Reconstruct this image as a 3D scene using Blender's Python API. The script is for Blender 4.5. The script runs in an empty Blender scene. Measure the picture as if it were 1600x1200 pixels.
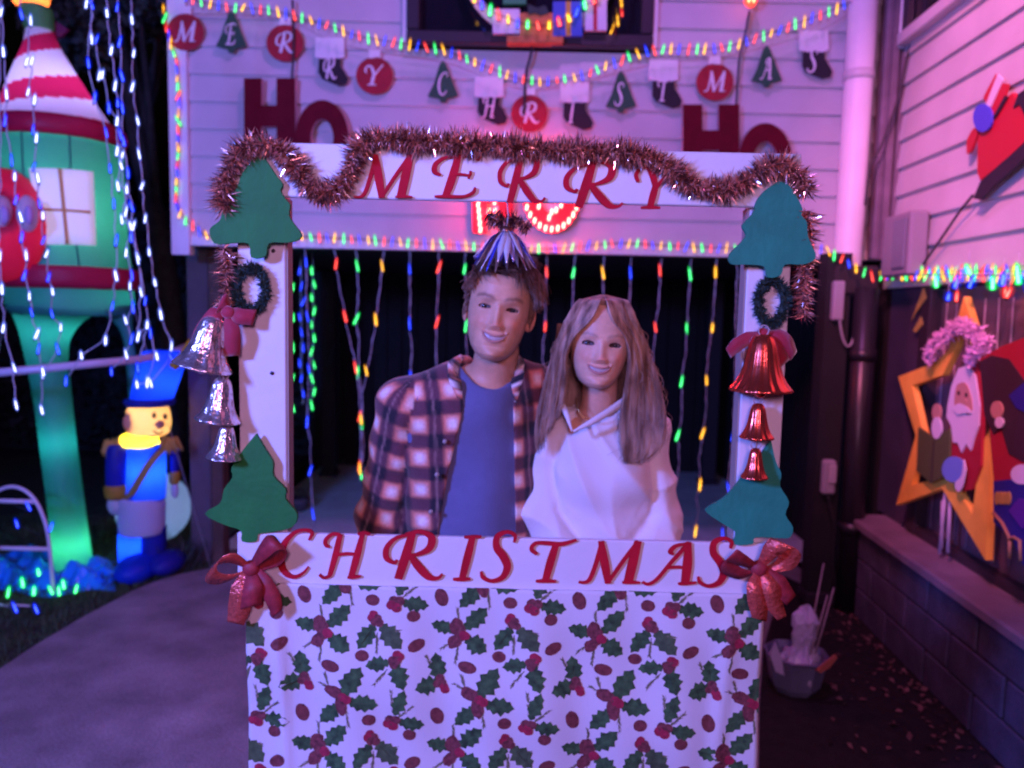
import bpy, math, random
import numpy as np
from mathutils import Vector, Matrix, Quaternion

rng = random.Random(11)
NR = np.random.default_rng(5)
S = bpy.context.scene
COL = S.collection

# ------------------------------------------------------------------ camera
CAM_Z = 1.62
PITCH = math.radians(5.4)
ROLL = math.radians(1.25)
FPX = 1200.0
F_ = Vector((0, math.cos(PITCH), -math.sin(PITCH)))
R0 = Vector((1, 0, 0))
U0 = Vector((0, math.sin(PITCH), math.cos(PITCH)))
R_ = R0 * math.cos(ROLL) + U0 * math.sin(ROLL)
U_ = U0 * math.cos(ROLL) - R0 * math.sin(ROLL)
CAM = Vector((0, 0, CAM_Z))

cam_data = bpy.data.cameras.new("camera")
cam = bpy.data.objects.new("camera", cam_data)
COL.objects.link(cam)
cam.matrix_world = Matrix(((R_.x, U_.x, -F_.x, CAM.x), (R_.y, U_.y, -F_.y, CAM.y), (R_.z, U_.z, -F_.z, CAM.z), (0, 0, 0, 1)))
cam_data.sensor_width = 36.0
cam_data.lens = 36.0 * FPX / 1600.0
cam_data.clip_start = 0.05
cam_data.clip_end = 300
cam_data.dof.use_dof = True            # the phone missed its focus: everything is a little soft
cam_data.dof.focus_distance = 1.25
cam_data.dof.aperture_fstop = 3.0
S.camera = cam

# ------------------------------------------------------------------ world, lamps, exposure
world = bpy.data.worlds.new("World")
S.world = world
world.use_nodes = True
wn = world.node_tree.nodes
wl = world.node_tree.links
sky = wn.new("ShaderNodeTexSky")
sky.sky_type = 'NISHITA'
sky.sun_disc = False
sky.sun_elevation = math.radians(-4.0)
sky.sun_rotation = math.radians(200)
bg = wn["Background"]
wl.new(sky.outputs[0], bg.inputs[0])
bg.inputs[1].default_value = 0.06


def lamp(name, loc, aim, color, power, size=0.3, angle=110, blend=0.6):
    d = bpy.data.lights.new(name, 'SPOT')
    d.color = color
    d.energy = power
    d.shadow_soft_size = size
    d.spot_size = math.radians(angle)
    d.spot_blend = blend
    o = bpy.data.objects.new(name, d)
    COL.objects.link(o)
    o.location = loc
    o.rotation_euler = (Vector(aim) - Vector(loc)).to_track_quat('-Z', 'Y').to_euler()
    return o


# the coloured floodlights of the front yard, on stakes and eaves behind and beside the camera
lamp("flood_lamp", (-2.3, -0.7, 2.4), (-0.9, 3.0, 1.7), (0.15, 0.205, 1.0), 800, 0.25, 92)
lamp("flood_lamp", (0.1, -1.3, 2.2), (-0.1, 2.6, 1.35), (0.80, 0.35, 0.66), 185, 0.3, 96)
lamp("flood_lamp", (0.35, 2.35, 5.0), (0.3, 4.4, 2.7), (0.74, 0.20, 1.0), 155, 0.2, 120)
lamp("flood_lamp", (-0.1, 0.9, 4.4), (2.35, 2.75, 2.55), (1.0, 0.21, 0.41), 1080, 0.2, 52)
S.view_settings.view_transform = 'Standard'
S.view_settings.look = 'None'
S.view_settings.exposure = 0.0
S.view_settings.gamma = 1.0
S.view_settings.use_curve_mapping = False
S.cycles.use_denoising = True
S.cycles.max_bounces = 6
S.cycles.sample_clamp_indirect = 4.0


# ------------------------------------------------------------------ pixel -> world
def ray(px, py):
    return F_ + R_ * ((px - 800) / FPX) + U_ * ((600 - py) / FPX)


def PY(px, py, Y):
    d = ray(px, py)
    return CAM + d * (Y / d.y)


def PZ(px, py, z):
    d = ray(px, py)
    return CAM + d * ((z - CAM_Z) / d.z)


WK, WX = 0.058, 1.666            # the house on the right: its wall is X = WX + WK * Y
WDIR = Vector((WK, 1, 0)).normalized()
WNRM = Vector((-1, WK, 0)).normalized()      # towards the yard


def PW(px, py, off=0.0):
    """pixel onto the plane of the right-hand house wall, off metres in front of it"""
    d = ray(px, py)
    n = WNRM
    p0 = Vector((WX, 0, 0)) + n * off
    t = (p0 - CAM).dot(n) / d.dot(n)
    return CAM + d * t


def WP(y, z, off=0.0):
    """point of that wall at depth y and height z"""
    return Vector((WX + WK * y, y, z)) + WNRM * off


# ------------------------------------------------------------------ materials
MATS = {}


def mat(name, color, rough=0.6, metal=0.0, emit=None, strength=0.0, noise=None, bump=None, spec=None, attr=None, sheen=0.0, trans=0.0, alpha=None, sss=0.0, coat=0.0, speckle=None):
    if name in MATS:
        return MATS[name]
    m = bpy.data.materials.new(name)
    m.use_nodes = True
    nt = m.node_tree
    b = nt.nodes["Principled BSDF"]
    c4 = (*color, 1)
    b.inputs["Base Color"].default_value = c4
    b.inputs["Roughness"].default_value = rough
    b.inputs["Metallic"].default_value = metal
    if spec is not None:
        b.inputs["Specular IOR Level"].default_value = spec
    if sheen:
        b.inputs["Sheen Weight"].default_value = sheen
    if trans:
        b.inputs["Transmission Weight"].default_value = trans
    if coat:
        b.inputs["Coat Weight"].default_value = coat
    if sss:
        b.inputs["Subsurface Weight"].default_value = sss
        b.inputs["Subsurface Radius"].default_value = (0.012, 0.005, 0.003)
    if emit is not None:
        b.inputs["Emission Color"].default_value = (*emit, 1)
        b.inputs["Emission Strength"].default_value = strength
    tc = None
    src = None
    if attr:
        at = nt.nodes.new("ShaderNodeAttribute")
        at.attribute_name = attr
        src = at.outputs["Color"]
    if noise or bump:
        tc = nt.nodes.new("ShaderNodeTexCoord")
    if noise:
        sc, amt = noise
        tx = nt.nodes.new("ShaderNodeTexNoise")
        tx.inputs["Scale"].default_value = sc
        tx.inputs["Detail"].default_value = 5
        nt.links.new(tc.outputs["Object"], tx.inputs["Vector"])
        ramp = nt.nodes.new("ShaderNodeMapRange")
        ramp.inputs["From Min"].default_value = 0.3
        ramp.inputs["From Max"].default_value = 0.7
        ramp.inputs["To Min"].default_value = 1 - amt
        ramp.inputs["To Max"].default_value = 1 + amt
        nt.links.new(tx.outputs["Fac"], ramp.inputs["Value"])
        mul = nt.nodes.new("ShaderNodeVectorMath")
        mul.operation = 'SCALE'
        if src:
            nt.links.new(src, mul.inputs[0])
        else:
            mul.inputs[0].default_value = color
        nt.links.new(ramp.outputs[0], mul.inputs["Scale"])
        src = mul.outputs[0]
    if speckle and src:
        for sc_, am_, de_ in ((speckle[0], speckle[1], 2), (1.3, .22, 6)):
            t2 = nt.nodes.new("ShaderNodeTexNoise")
            t2.inputs["Scale"].default_value = sc_
            t2.inputs["Detail"].default_value = de_
            t2.inputs["Roughness"].default_value = .7
            nt.links.new(tc.outputs["Object"], t2.inputs["Vector"])
            r2_ = nt.nodes.new("ShaderNodeMapRange")
            r2_.inputs["From Min"].default_value = .35
            r2_.inputs["From Max"].default_value = .65
            r2_.inputs["To Min"].default_value = 1 - am_
            r2_.inputs["To Max"].default_value = 1 + am_
            nt.links.new(t2.outputs["Fac"], r2_.inputs["Value"])
            m2 = nt.nodes.new("ShaderNodeVectorMath")
            m2.operation = 'SCALE'
            nt.links.new(src, m2.inputs[0])
            nt.links.new(r2_.outputs[0], m2.inputs["Scale"])
            src = m2.outputs[0]
    if src:
        nt.links.new(src, b.inputs["Base Color"])
    if bump:
        sc, st = bump
        tx = nt.nodes.new("ShaderNodeTexNoise")
        tx.inputs["Scale"].default_value = sc
        tx.inputs["Detail"].default_value = 4
        nt.links.new(tc.outputs["Object"], tx.inputs["Vector"])
        bm = nt.nodes.new("ShaderNodeBump")
        bm.inputs["Strength"].default_value = st
        bm.inputs["Distance"].default_value = 0.01
        nt.links.new(tx.outputs["Fac"], bm.inputs["Height"])
        nt.links.new(bm.outputs[0], b.inputs["Normal"])
    MATS[name] = m
    return m


def fabric_glow(name, color, trans=0.5, rough=0.5):
    """thin inflatable cloth: part of the light inside comes through"""
    if name in MATS:
        return MATS[name]
    m = bpy.data.materials.new(name)
    m.use_nodes = True
    nt = m.node_tree
    b = nt.nodes["Principled BSDF"]
    b.inputs["Base Color"].default_value = (*color, 1)
    b.inputs["Roughness"].default_value = rough
    t = nt.nodes.new("ShaderNodeBsdfTranslucent")
    t.inputs[0].default_value = (*color, 1)
    mx = nt.nodes.new("ShaderNodeMixShader")
    mx.inputs[0].default_value = trans
    nt.links.new(b.outputs[0], mx.inputs[1])
    nt.links.new(t.outputs[0], mx.inputs[2])
    nt.links.new(mx.outputs[0], nt.nodes["Material Output"].inputs[0])
    tc = nt.nodes.new("ShaderNodeTexCoord")
    tx = nt.nodes.new("ShaderNodeTexNoise")
    tx.inputs["Scale"].default_value = 9
    nt.links.new(tc.outputs["Object"], tx.inputs["Vector"])
    bm = nt.nodes.new("ShaderNodeBump")
    bm.inputs["Strength"].default_value = 0.35
    bm.inputs["Distance"].default_value = 0.03
    nt.links.new(tx.outputs["Fac"], bm.inputs["Height"])
    nt.links.new(bm.outputs[0], b.inputs["Normal"])
    MATS[name] = m
    return m


def emit_shell(name, color, strength, fac):
    """the coloured plastic of a mini bulb, or its added halo: glows and lets the core show through"""
    m = bpy.data.materials.new(name)
    m.use_nodes = True
    nt = m.node_tree
    nt.nodes.remove(nt.nodes["Principled BSDF"])
    e = nt.nodes.new("ShaderNodeEmission")
    e.inputs[0].default_value = (*color, 1)
    e.inputs[1].default_value = strength
    t = nt.nodes.new("ShaderNodeBsdfTransparent")
    mx = nt.nodes.new("ShaderNodeMixShader")
    mx.inputs[0].default_value = fac
    nt.links.new(t.outputs[0], mx.inputs[1])
    nt.links.new(e.outputs[0], mx.inputs[2])
    nt.links.new(mx.outputs[0], nt.nodes["Material Output"].inputs[0])
    MATS[name] = m
    return m


# ------------------------------------------------------------------ mesh building
class MB:
    def __init__(self):
        self.v, self.f, self.mi = [], [], []
        self.smooth = []

    def add(self, verts, faces, mi=0, smooth=False):
        b = len(self.v)
        self.v.extend([tuple(p) for p in verts])
        for f in faces:
            self.f.append(tuple(i + b for i in f))
            self.mi.append(mi)
            self.smooth.append(smooth)
        return self

    def box(self, c, s, rot=None, mi=0, bev=0.0):
        hx, hy, hz = s[0] / 2, s[1] / 2, s[2] / 2
        c = Vector(c)
        if bev <= 0:
            vs = [Vector((x, y, z)) for x in (-hx, hx) for y in (-hy, hy) for z in (-hz, hz)]
            fs = [(0, 1, 3, 2), (4, 6, 7, 5), (0, 4, 5, 1), (2, 3, 7, 6), (0, 2, 6, 4), (1, 5, 7, 3)]
        else:
            b = min(bev, hx * .9, hy * .9, hz * .9)
            vs, idx = [], {}
            for sx in (-1, 1):
                for sy in (-1, 1):
                    for sz in (-1, 1):
                        for ax in range(3):
                            p = [sx * (hx - b), sy * (hy - b), sz * (hz - b)]
                            p[ax] = (sx * hx, sy * hy, sz * hz)[ax]
                            idx[(sx, sy, sz, ax)] = len(vs)
                            vs.append(Vector(p))
            fs = []
            for ax in range(3):
                o = [a for a in range(3) if a != ax]
                for sg in (-1, 1):
                    q = []
                    for a, bb in ((-1, -1), (1, -1), (1, 1), (-1, 1)):
                        k = [0, 0, 0]
                        k[ax] = sg; k[o[0]] = a; k[o[1]] = bb
                        q.append(idx[(*k, ax)])
                    fs.append(tuple(q))
            for ax in range(3):
                o = [a for a in range(3) if a != ax]
                for a in (-1, 1):
                    for bb in (-1, 1):
                        k0 = [0, 0, 0]; k1 = [0, 0, 0]
                        k0[ax] = -1; k1[ax] = 1
                        k0[o[0]] = k1[o[0]] = a
                        k0[o[1]] = k1[o[1]] = bb
                        fs.append((idx[(*k0, o[0])], idx[(*k1, o[0])], idx[(*k1, o[1])], idx[(*k0, o[1])]))
            for sx in (-1, 1):
                for sy in (-1, 1):
                    for sz in (-1, 1):
                        fs.append(tuple(idx[(sx, sy, sz, a)] for a in range(3)))
        if rot is not None:
            vs = [rot @ p for p in vs]
        self.add([p + c for p in vs], fs, mi)
        return self

    def tube(self, pts, r, n=8, mi=0, cap=True, smooth=True):
        pts = [Vector(p) for p in pts]
        k = len(pts)
        rs = r if isinstance(r, (list, tuple)) else [r] * k
        tang = []
        for i in range(k):
            a = pts[max(0, i - 1)]
            b = pts[min(k - 1, i + 1)]
            t = b - a
            tang.append(t.normalized() if t.length > 1e-9 else Vector((0, 0, 1)))
        up = Vector((0, 0, 1)) if abs(tang[0].z) < 0.9 else Vector((1, 0, 0))
        nrm = tang[0].cross(up).normalized()
        vs = []
        for i in range(k):
            if i:
                nrm = (nrm - tang[i] * nrm.dot(tang[i]))
                nrm = nrm.normalized() if nrm.length > 1e-6 else tang[i].orthogonal().normalized()
            bi = tang[i].cross(nrm)
            for j in range(n):
                a = 2 * math.pi * j / n
                vs.append(pts[i] + (nrm * math.cos(a) + bi * math.sin(a)) * rs[i])
        fs = []
        for i in range(k - 1):
            for j in range(n):
                a, b = i * n + j, i * n + (j + 1) % n
                fs.append((a, b, b + n, a + n))
        if cap:
            fs.append(tuple(range(n - 1, -1, -1)))
            fs.append(tuple((k - 1) * n + j for j in range(n)))
        self.add(vs, fs, mi, smooth)
        return self

    def loft(self, rings, mi=0, cap=True, smooth=True):
        n = len(rings[0])
        vs = [p for r in rings for p in r]
        fs = []
        for i in range(len(rings) - 1):
            for j in range(n):
                a, b = i * n + j, i * n + (j + 1) % n
                fs.append((a, b, b + n, a + n))
        if cap:
            fs.append(tuple(range(n - 1, -1, -1)))
            fs.append(tuple((len(rings) - 1) * n + j for j in range(n)))
        self.add(vs, fs, mi, smooth)
        return self

    def ball(self, c, r, mi=0, n=16, m=10, smooth=True, rot=None):
        c = Vector(c)
        r = Vector(r) if not isinstance(r, (int, float)) else Vector((r, r, r))
        vs = [Vector((0, 0, -1))]
        for i in range(1, m):
            t = -math.pi / 2 + math.pi * i / m
            for j in range(n):
                a = 2 * math.pi * j / n
                vs.append(Vector((math.cos(t) * math.cos(a), math.cos(t) * math.sin(a), math.sin(t))))
        vs.append(Vector((0, 0, 1)))
        out = []
        for p in vs:
            q = Vector((p.x * r.x, p.y * r.y, p.z * r.z))
            if rot is not None:
                q = rot @ q
            out.append(q + c)
        fs = []
        for j in range(n):
            fs.append((0, 1 + (j + 1) % n, 1 + j))
            fs.append((len(vs) - 1, 1 + (m - 2) * n + j, 1 + (m - 2) * n + (j + 1) % n))
        for i in range(m - 2):
            for j in range(n):
                a, b = 1 + i * n + j, 1 + i * n + (j + 1) % n
                fs.append((a, b, b + n, a + n))
        self.add(out, fs, mi, smooth)
        return self

    def prism(self, poly, thick, mi=0, side_mi=None, bev=0.0):
        """poly: list of world points (planar, any winding); thick: vector from front to back"""
        poly = [Vector(p) for p in poly]
        th = Vector(thick)
        n = len(poly)
        nn = Vector((0, 0, 0))
        for i in range(n):
            nn += poly[i].cross(poly[(i + 1) % n])
        if nn.dot(th) > 0:
            poly.reverse()
        tris = tess(poly, th)
        vs = poly + [p + th for p in poly]
        fs = [t for t in tris] + [tuple(i + n for i in reversed(t)) for t in tris]
        self.add(vs, fs, mi)
        self.add(vs, [(i, i + n, (i + 1) % n + n, (i + 1) % n) for i in range(n)], mi if side_mi is None else side_mi)
        return self

    def build(self, name, mats, parent=None, **kw):
        if not isinstance(mats, (list, tuple)):
            mats = [mats]
        me = bpy.data.meshes.new(name)
        off = base_of(parent)
        arr = [(p[0] - off.x, p[1] - off.y, p[2] - off.z) for p in self.v]
        me.from_pydata(arr, [], self.f)
        for m in mats:
            me.materials.append(m)
        if len(mats) > 1:
            me.polygons.foreach_set("material_index", self.mi)
        if any(self.smooth):
            me.polygons.foreach_set("use_smooth", self.smooth)
        me.update()
        return link(name, me, parent, **kw)


def tess(poly, th):
    from mathutils.geometry import tessellate_polygon
    t = tessellate_polygon([poly])
    want = -th
    out = []
    for a, b, c in t:
        nrm = (poly[b] - poly[a]).cross(poly[c] - poly[a])
        out.append((a, b, c) if nrm.dot(want) >= 0 else (a, c, b))
    return out


BASE = {}


def base_of(o):
    return Vector((0, 0, 0)) if o is None else BASE.get(o.name, Vector((0, 0, 0)))


def link(name, data, parent=None, label=None, cat=None, group=None, kind=None, loc=None):
    o = bpy.data.objects.new(name, data)
    COL.objects.link(o)
    if parent is not None:
        o.parent = parent
        BASE[o.name] = base_of(parent)
    if loc is not None:
        o.location = loc
    if label: o["label"] = label
    if cat: o["category"] = cat
    if group: o["group"] = group
    if kind: o["kind"] = kind
    return o


def thing(name, label, cat, loc=(0, 0, 0), group=None):
    o = link(name, None, label=label, cat=cat, group=group)
    o.empty_display_size = 0.1
    o.location = loc
    BASE[o.name] = Vector(loc)
    return o


def spline(pts, n=8):
    """Catmull-Rom through 2D/3D points"""
    P = [np.array(p, float) for p in pts]
    P = [2 * P[0] - P[1]] + P + [2 * P[-1] - P[-2]]
    out = []
    for i in range(1, len(P) - 2):
        for k in range(n):
            t = k / n
            a, b, c, d = P[i - 1], P[i], P[i + 1], P[i + 2]
            out.append(0.5 * (2 * b + (c - a) * t + (2 * a - 5 * b + 4 * c - d) * t * t + (3 * b - a - 3 * c + d) * t ** 3))
    out.append(P[-2])
    return out


def resample(pts, step):
    pts = [np.array(p, float) for p in pts]
    out = [pts[0]]
    acc = 0.0
    for a, b in zip(pts[:-1], pts[1:]):
        L = np.linalg.norm(b - a)
        if L < 1e-9:
            continue
        d = step - acc
        while d <= L:
            out.append(a + (b - a) * d / L)
            d += step
        acc = L - (d - step)
    return out
# ================================================================== materials used by many
M_siding = mat("siding_paint", (0.56, 0.54, 0.55), 0.5, noise=(2.4, .11), bump=(35, .08))
M_trim = mat("trim_paint", (0.76, 0.76, 0.78), 0.45, noise=(5, .05))
M_dark_frame = mat("window_frame_paint", (0.030, 0.024, 0.034), 0.4)
M_dark_wood = mat("dark_timber", (0.022, 0.017, 0.02), 0.8, noise=(6, .35), bump=(40, .3))
M_brown_wood = mat("brown_timber", (0.10, 0.055, 0.04), 0.7, noise=(7, .3), bump=(45, .35))
M_black_fence = mat("black_fence_boards", (0.010, 0.010, 0.012), 0.8, noise=(6, .3))
M_concrete = mat("driveway_concrete", (0.235, 0.21, 0.215), 0.85, noise=(4.5, .26), bump=(60, .5), speckle=(140, .30))
M_slab = mat("carport_concrete", (0.62, 0.76, 0.78), 0.75, noise=(3, .15), bump=(50, .25))
M_soil = mat("garden_soil", (0.010, 0.006, 0.007), 0.95, noise=(16, .5), bump=(25, 1.0))
M_wire_clear = mat("clear_wire", (0.42, 0.46, 0.52), 0.3)
M_wire_dark = mat("dark_cable", (0.02, 0.02, 0.025), 0.5)
M_dark_glass = mat("window_glass", (0.012, 0.012, 0.02), 0.08, spec=0.8)
M_white_paint = mat("board_white_paint", (0.80, 0.79, 0.80), 0.5, noise=(4, .05), bump=(30, .12))

WF = 4.4            # front face of the upper storey over the carport
ZB = PY(800, 393, WF).z


def sheet(name, pts, m, z, kind="structure", n=0):
    mb = MB()
    th = Vector((0, 0, -0.002))
    poly = [Vector((p.x, p.y, z)) for p in pts]
    nn = sum((poly[i].cross(poly[(i + 1) % len(poly)]) for i in range(len(poly))), Vector())
    if nn.z < 0:
        poly.reverse()
    mb.add(poly, tess(poly, Vector((0, 0, -1))))
    return mb.build(name, m, kind=kind)


V = Vector
sheet("ground", [V((-60, -40, 0)), V((60, -40, 0)), V((60, 90, 0)), V((-60, 90, 0))], M_soil, 0.0)
lawn_edge = [PZ(px, py, 0) for px, py in ((0, 1052), (60, 1012), (130, 970), (205, 930), (262, 906), (330, 893))]
lawn_edge = [V((-3.1, 0.9, 0)), V((-2.35, 2.1, 0))] + lawn_edge
drive = lawn_edge + [V((-1.9, 4.9, 0)), V((1.86, 4.9, 0)), PZ(1330, 955, 0), PZ(1225, 905, 0), PZ(1192, 1020, 0), PZ(1186, 1110, 0), PZ(1184, 1300, 0), V((.52, 1.0, 0)), V((.5, -6, 0)), V((-3.6, -6, 0))]
sheet("driveway", drive, M_concrete, 0.022)
sheet("carport_floor", [V((-1.9, 4.9, 0)), V((2.4, 4.9, 0)), V((2.4, 8.0, 0)), V((-1.9, 8.0, 0))], M_slab, 0.030)
sheet("garden_bed", [PZ(1330, 955, 0), PZ(1225, 905, 0), PZ(1192, 1020, 0), PZ(1186, 1110, 0), PZ(1184, 1300, 0), V((.52, 1.0, 0)), V((.5, -6, 0)), V((1.5, -6, 0)), V((1.80, 2.5, 0)), V((1.86, 4.1, 0))], M_soil, 0.012)
M_lawn_soil = mat("lawn_soil", (0.03, 0.04, 0.02), 0.95, noise=(20, .5), bump=(30, .8))
lawn_pts = lawn_edge + [V((-1.95, 5.0, 0)), V((-1.95, 7.9, 0)), V((-9, 7.9, 0)), V((-9, 0.9, 0))]
sheet("lawn", lawn_pts, M_lawn_soil, 0.016)

# grass blades: nobody could count them
def in_poly(x, y, P):
    c = False
    n = len(P)
    for i in range(n):
        a, b = P[i], P[(i + 1) % n]
        if (a.y > y) != (b.y > y) and x < (b.x - a.x) * (y - a.y) / (b.y - a.y) + a.x:
            c = not c
    return c


gv, gf = [], []
k = 0
while k < 26000:
    y = rng.uniform(1.9, 5.6)
    x = rng.uniform(-3.9, -1.3)
    if not in_poly(x, y, lawn_pts):
        continue
    h = rng.uniform(.018, .05)
    a = rng.uniform(0, 6.28)
    w = .0035
    dx, dy = math.cos(a) * w, math.sin(a) * w
    lx, ly = rng.gauss(0, .014), rng.gauss(0, .014)
    b = len(gv)
    gv += [(x - dx, y - dy, .016), (x + dx, y + dy, .016), (x + lx, y + ly, .016 + h)]
    gf.append((b, b + 1, b + 2))
    k += 1
me = bpy.data.meshes.new("grass")
me.from_pydata(gv, [], gf)
me.materials.append(mat("grass_blade", (0.045, 0.085, 0.03), 0.7, noise=(3, .4)))
link("grass", me, label="short night grass on the lawn beside the driveway", cat="grass", kind="stuff")

# ================================================================== the upper storey over the carport
XL, XR = PY(272, 300, WF).x, 2.30
upper = thing("house_wall", "pale weatherboard upper storey hanging over the dark carport opening", "house wall", (0, WF, ZB))
LAP = 0.148


def lap_board(x0, x1, z, y, h=LAP, parent=None, name="weatherboard"):
    prof = [(0.0, 0), (-0.020, 0), (-0.020, 0.012), (-0.004, h + .012), (0.0, h + .012)]
    mb = MB()
    a = [V((x0, y + p, z + q)) for p, q in prof]
    b = [V((x1, y + p, z + q)) for p, q in prof]
    n = len(prof)
    mb.add(a + b, [(i, i + n, (i + 1) % n + n, (i + 1) % n) for i in range(n)] + [tuple(range(n)), tuple(range(2 * n - 1, n - 1, -1))])
    return mb.build(name, M_siding, parent)


winL, winR = PY(638, 40, WF).x, PY(1018, 40, WF).x
winB = PY(830, 78, WF).z
for i in range(17):
    z = ZB + 0.045 + i * LAP
    if z + LAP > winB + .01 and z < winB + 1.3:
        lap_board(XL + .10, winL, z, WF, parent=upper)
        lap_board(winR, XR, z, WF, parent=upper)
    else:
        lap_board(XL + .10, XR, z, WF, parent=upper)
mb = MB()
mb.box((XL + .05, WF - .012, ZB + 1.25), (.10, .07, 2.62))
mb.build("corner_board", M_trim, upper)
mb = MB()
mb.box(((XL + XR) / 2 + .05, WF + .02, ZB + .02), (XR - XL - .10, .09, .05))
mb.build("bottom_trim", M_trim, upper)
mb = MB()
mb.box(((XL + XR) / 2, WF + 1.72, ZB + 1.29), (XR - XL - .02, 3.3, 2.5))
mb.build("house_body", mat("house_body_dark", (.05, .045, .05), .8), upper)
mb = MB()
mb.box(((XL + XR) / 2, WF + 1.75, ZB + .02), (XR - XL - .02, 3.36, .03))
mb.build("carport_ceiling", M_black_fence, upper)

# window in the upper storey
win = thing("upper_window", "dark framed window high on the upper storey above the letter banner", "window", ((winL + winR) / 2, WF, winB))
for (cx, cz, sx, sz) in (((winL + winR) / 2, winB + .035, winR - winL, .07), (winL + .035, winB + .67, .07, 1.2), (winR - .035, winB + .67, .07, 1.2), ((winL + winR) / 2, winB + 1.29, winR - winL, .05)):
    mb = MB()
    mb.box((cx, WF - .035, cz), (sx, .09, sz - .003), bev=.006)
    mb.build("frame", M_dark_frame, win)
mb = MB()
mb.box(((winL + winR) / 2, WF + .01, winB + .66), (winR - winL - .12, .012, 1.2))
mb.build("pane", M_dark_glass, win)
for x in (winL - .012, winR + .012):
    mb = MB()
    mb.box((x, WF - .025, winB + .66), (.022, .06, 1.3))
    mb.build("casing", M_trim, win)

# downpipe and the dark corner post
dp = PY(1336, 210, WF - .11)
t = thing("downpipe", "white round downpipe at the inner corner of the two house walls", "downpipe", (dp.x, dp.y, 1.9))
zb = PY(1320, 425, WF - .11).z
mb = MB()
mb.tube([(dp.x, dp.y, zb), (dp.x, dp.y, zb + .02), (dp.x, dp.y, 4.4)], [.076, .074, .074], 20)
mb.build("pipe", M_trim, t)
for z in (2.9, 3.35):
    mb = MB()
    mb.tube([(dp.x, dp.y, z), (dp.x, dp.y, z + .05)], .079, 20)
    mb.build("bracket", mat("bracket_paint", (.6, .6, .62), .4), t)
cp0, cp1 = PY(1367, 200, WF - .03).x, PY(1402, 200, WF - .03).x
t = thing("corner_post", "dark timber corner post beside the white downpipe", "post", (cp0, WF, 1.9))
mb = MB()
mb.box(((cp0 + cp1) / 2, WF - .05, 3.25), (cp1 - cp0, .10, 2.6), bev=.008)
mb.box((cp0 + .045, WF - .11, 3.25), (.035, .03, 2.6))
mb.box((cp1 - .03, WF - .115, 3.25), (.03, .03, 2.6))
mb.build("post", mat("purple_grey_paint", (.17, .13, .16), .6, noise=(8, .25)), t)

# ================================================================== the carport behind
fence = thing("board_fence", "black board fence closing the back of the carport", "fence", (0, 7.7, 0))
x = -2.0
while x < 2.6:
    w = .148
    mb = MB()
    mb.box((x + w / 2, 7.72 + rng.uniform(-.006, .006), 1.02), (w - .010, .022, 2.04))
    mb.build("board", M_black_fence, fence)
    x += w
for px_, label in ((515, "black square post deep in the carport behind the multicoloured strands"), (1090, "black square post deep in the carport behind the green strand")):
    p = PZ(px_, 747, 0)
    t = thing("carport_post", label, "post", (p.x, 7.2, 0), group="posts inside the carport")
    mb = MB()
    mb.box((p.x, 7.2, .99), (.13, .13, 1.93), bev=.008)
    mb.build("shaft", mat("post_black", (.02, .02, .026), .7), t)
    mb = MB()
    mb.box((p.x, 7.2, .05), (.17, .17, .04), bev=.005)
    mb.build("foot_plate", M_dark_frame, t)
# some gear stored against the fence, barely lit
t = thing("storage_tub", "dim grey tub on the carport floor near the fence", "tub", (-1.55, 6.3, .03))
p = PY(463, 787, 5.9)
mb = MB()
mb.loft([[V((-1.66 + math.cos(a) * r, 5.9 + math.sin(a) * r, z)) for a in [i * math.pi / 8 for i in range(16)]] for r, z in ((.06, .03), (.085, .10), (.09, .13), (.075, .135))])
mb.build("bowl", mat("grey_plastic", (.1, .1, .12), .5), t)
mb = MB()
mb.tube([(-1.74, 5.9, .13), (-1.70, 5.88, .2), (-1.62, 5.88, .2), (-1.58, 5.9, .13)], .006, 6)
mb.build("handle", M_wire_dark, t)

# timber posts at the carport's corner, left of the photo board
p0, p1 = PZ(293, 888, 0), PZ(327, 888, 0)
t = thing("timber_post", "broad purple lit timber post at the carport corner behind the toy soldier", "post", (p0.x, 4.72, 0))
mb = MB()
mb.box(((p0.x + p1.x) / 2, 4.72, 1.0), (p1.x - p0.x, .12, 1.96), bev=.006)
mb.build("shaft", mat("post_mauve", (.105, .08, .095), .7, noise=(6, .2), bump=(40, .3)), t)
q0, q1 = PZ(328, 888, 0), PZ(347, 888, 0)
mb = MB()
mb.box(((q0.x + q1.x) / 2, 4.70, 1.0), (q1.x - q0.x, .10, 1.96), bev=.005)
mb.build("brace", M_brown_wood, t)

# black pipe down to the ground, right
bp = PZ(1322, 950, 0.02)
t = thing("standpipe", "thick black pipe standing against the dark side wall", "pipe", (bp.x, bp.y, 0))
zt = PY(1345, 450, bp.y).z
mb = MB()
mb.tube([(bp.x, bp.y, .01), (bp.x, bp.y, zt)], .062, 18)
mb.build("pipe", mat("black_pvc", (.016, .015, .022), .35), t)
for z in (.45, 1.4):
    mb = MB()
    mb.tube([(bp.x, bp.y, z), (bp.x, bp.y, z + .06)], .070, 18)
    mb.build("collar", mat("black_pvc", (.016, .015, .022), .35), t)
# dark side return wall behind the standpipe closing the carport on the right
t = thing("carport_side_wall", "dark boarded side wall of the carport right of the photo board", "wall", (2.1, 5.5, 0))
y = 4.28
while y < 7.7:
    mb = MB()
    mb.box((2.12 + rng.uniform(-.004, .004), y + .085, .99), (.03, .160, 1.92))
    mb.build("board", M_black_fence, t)
    y += .17
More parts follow.
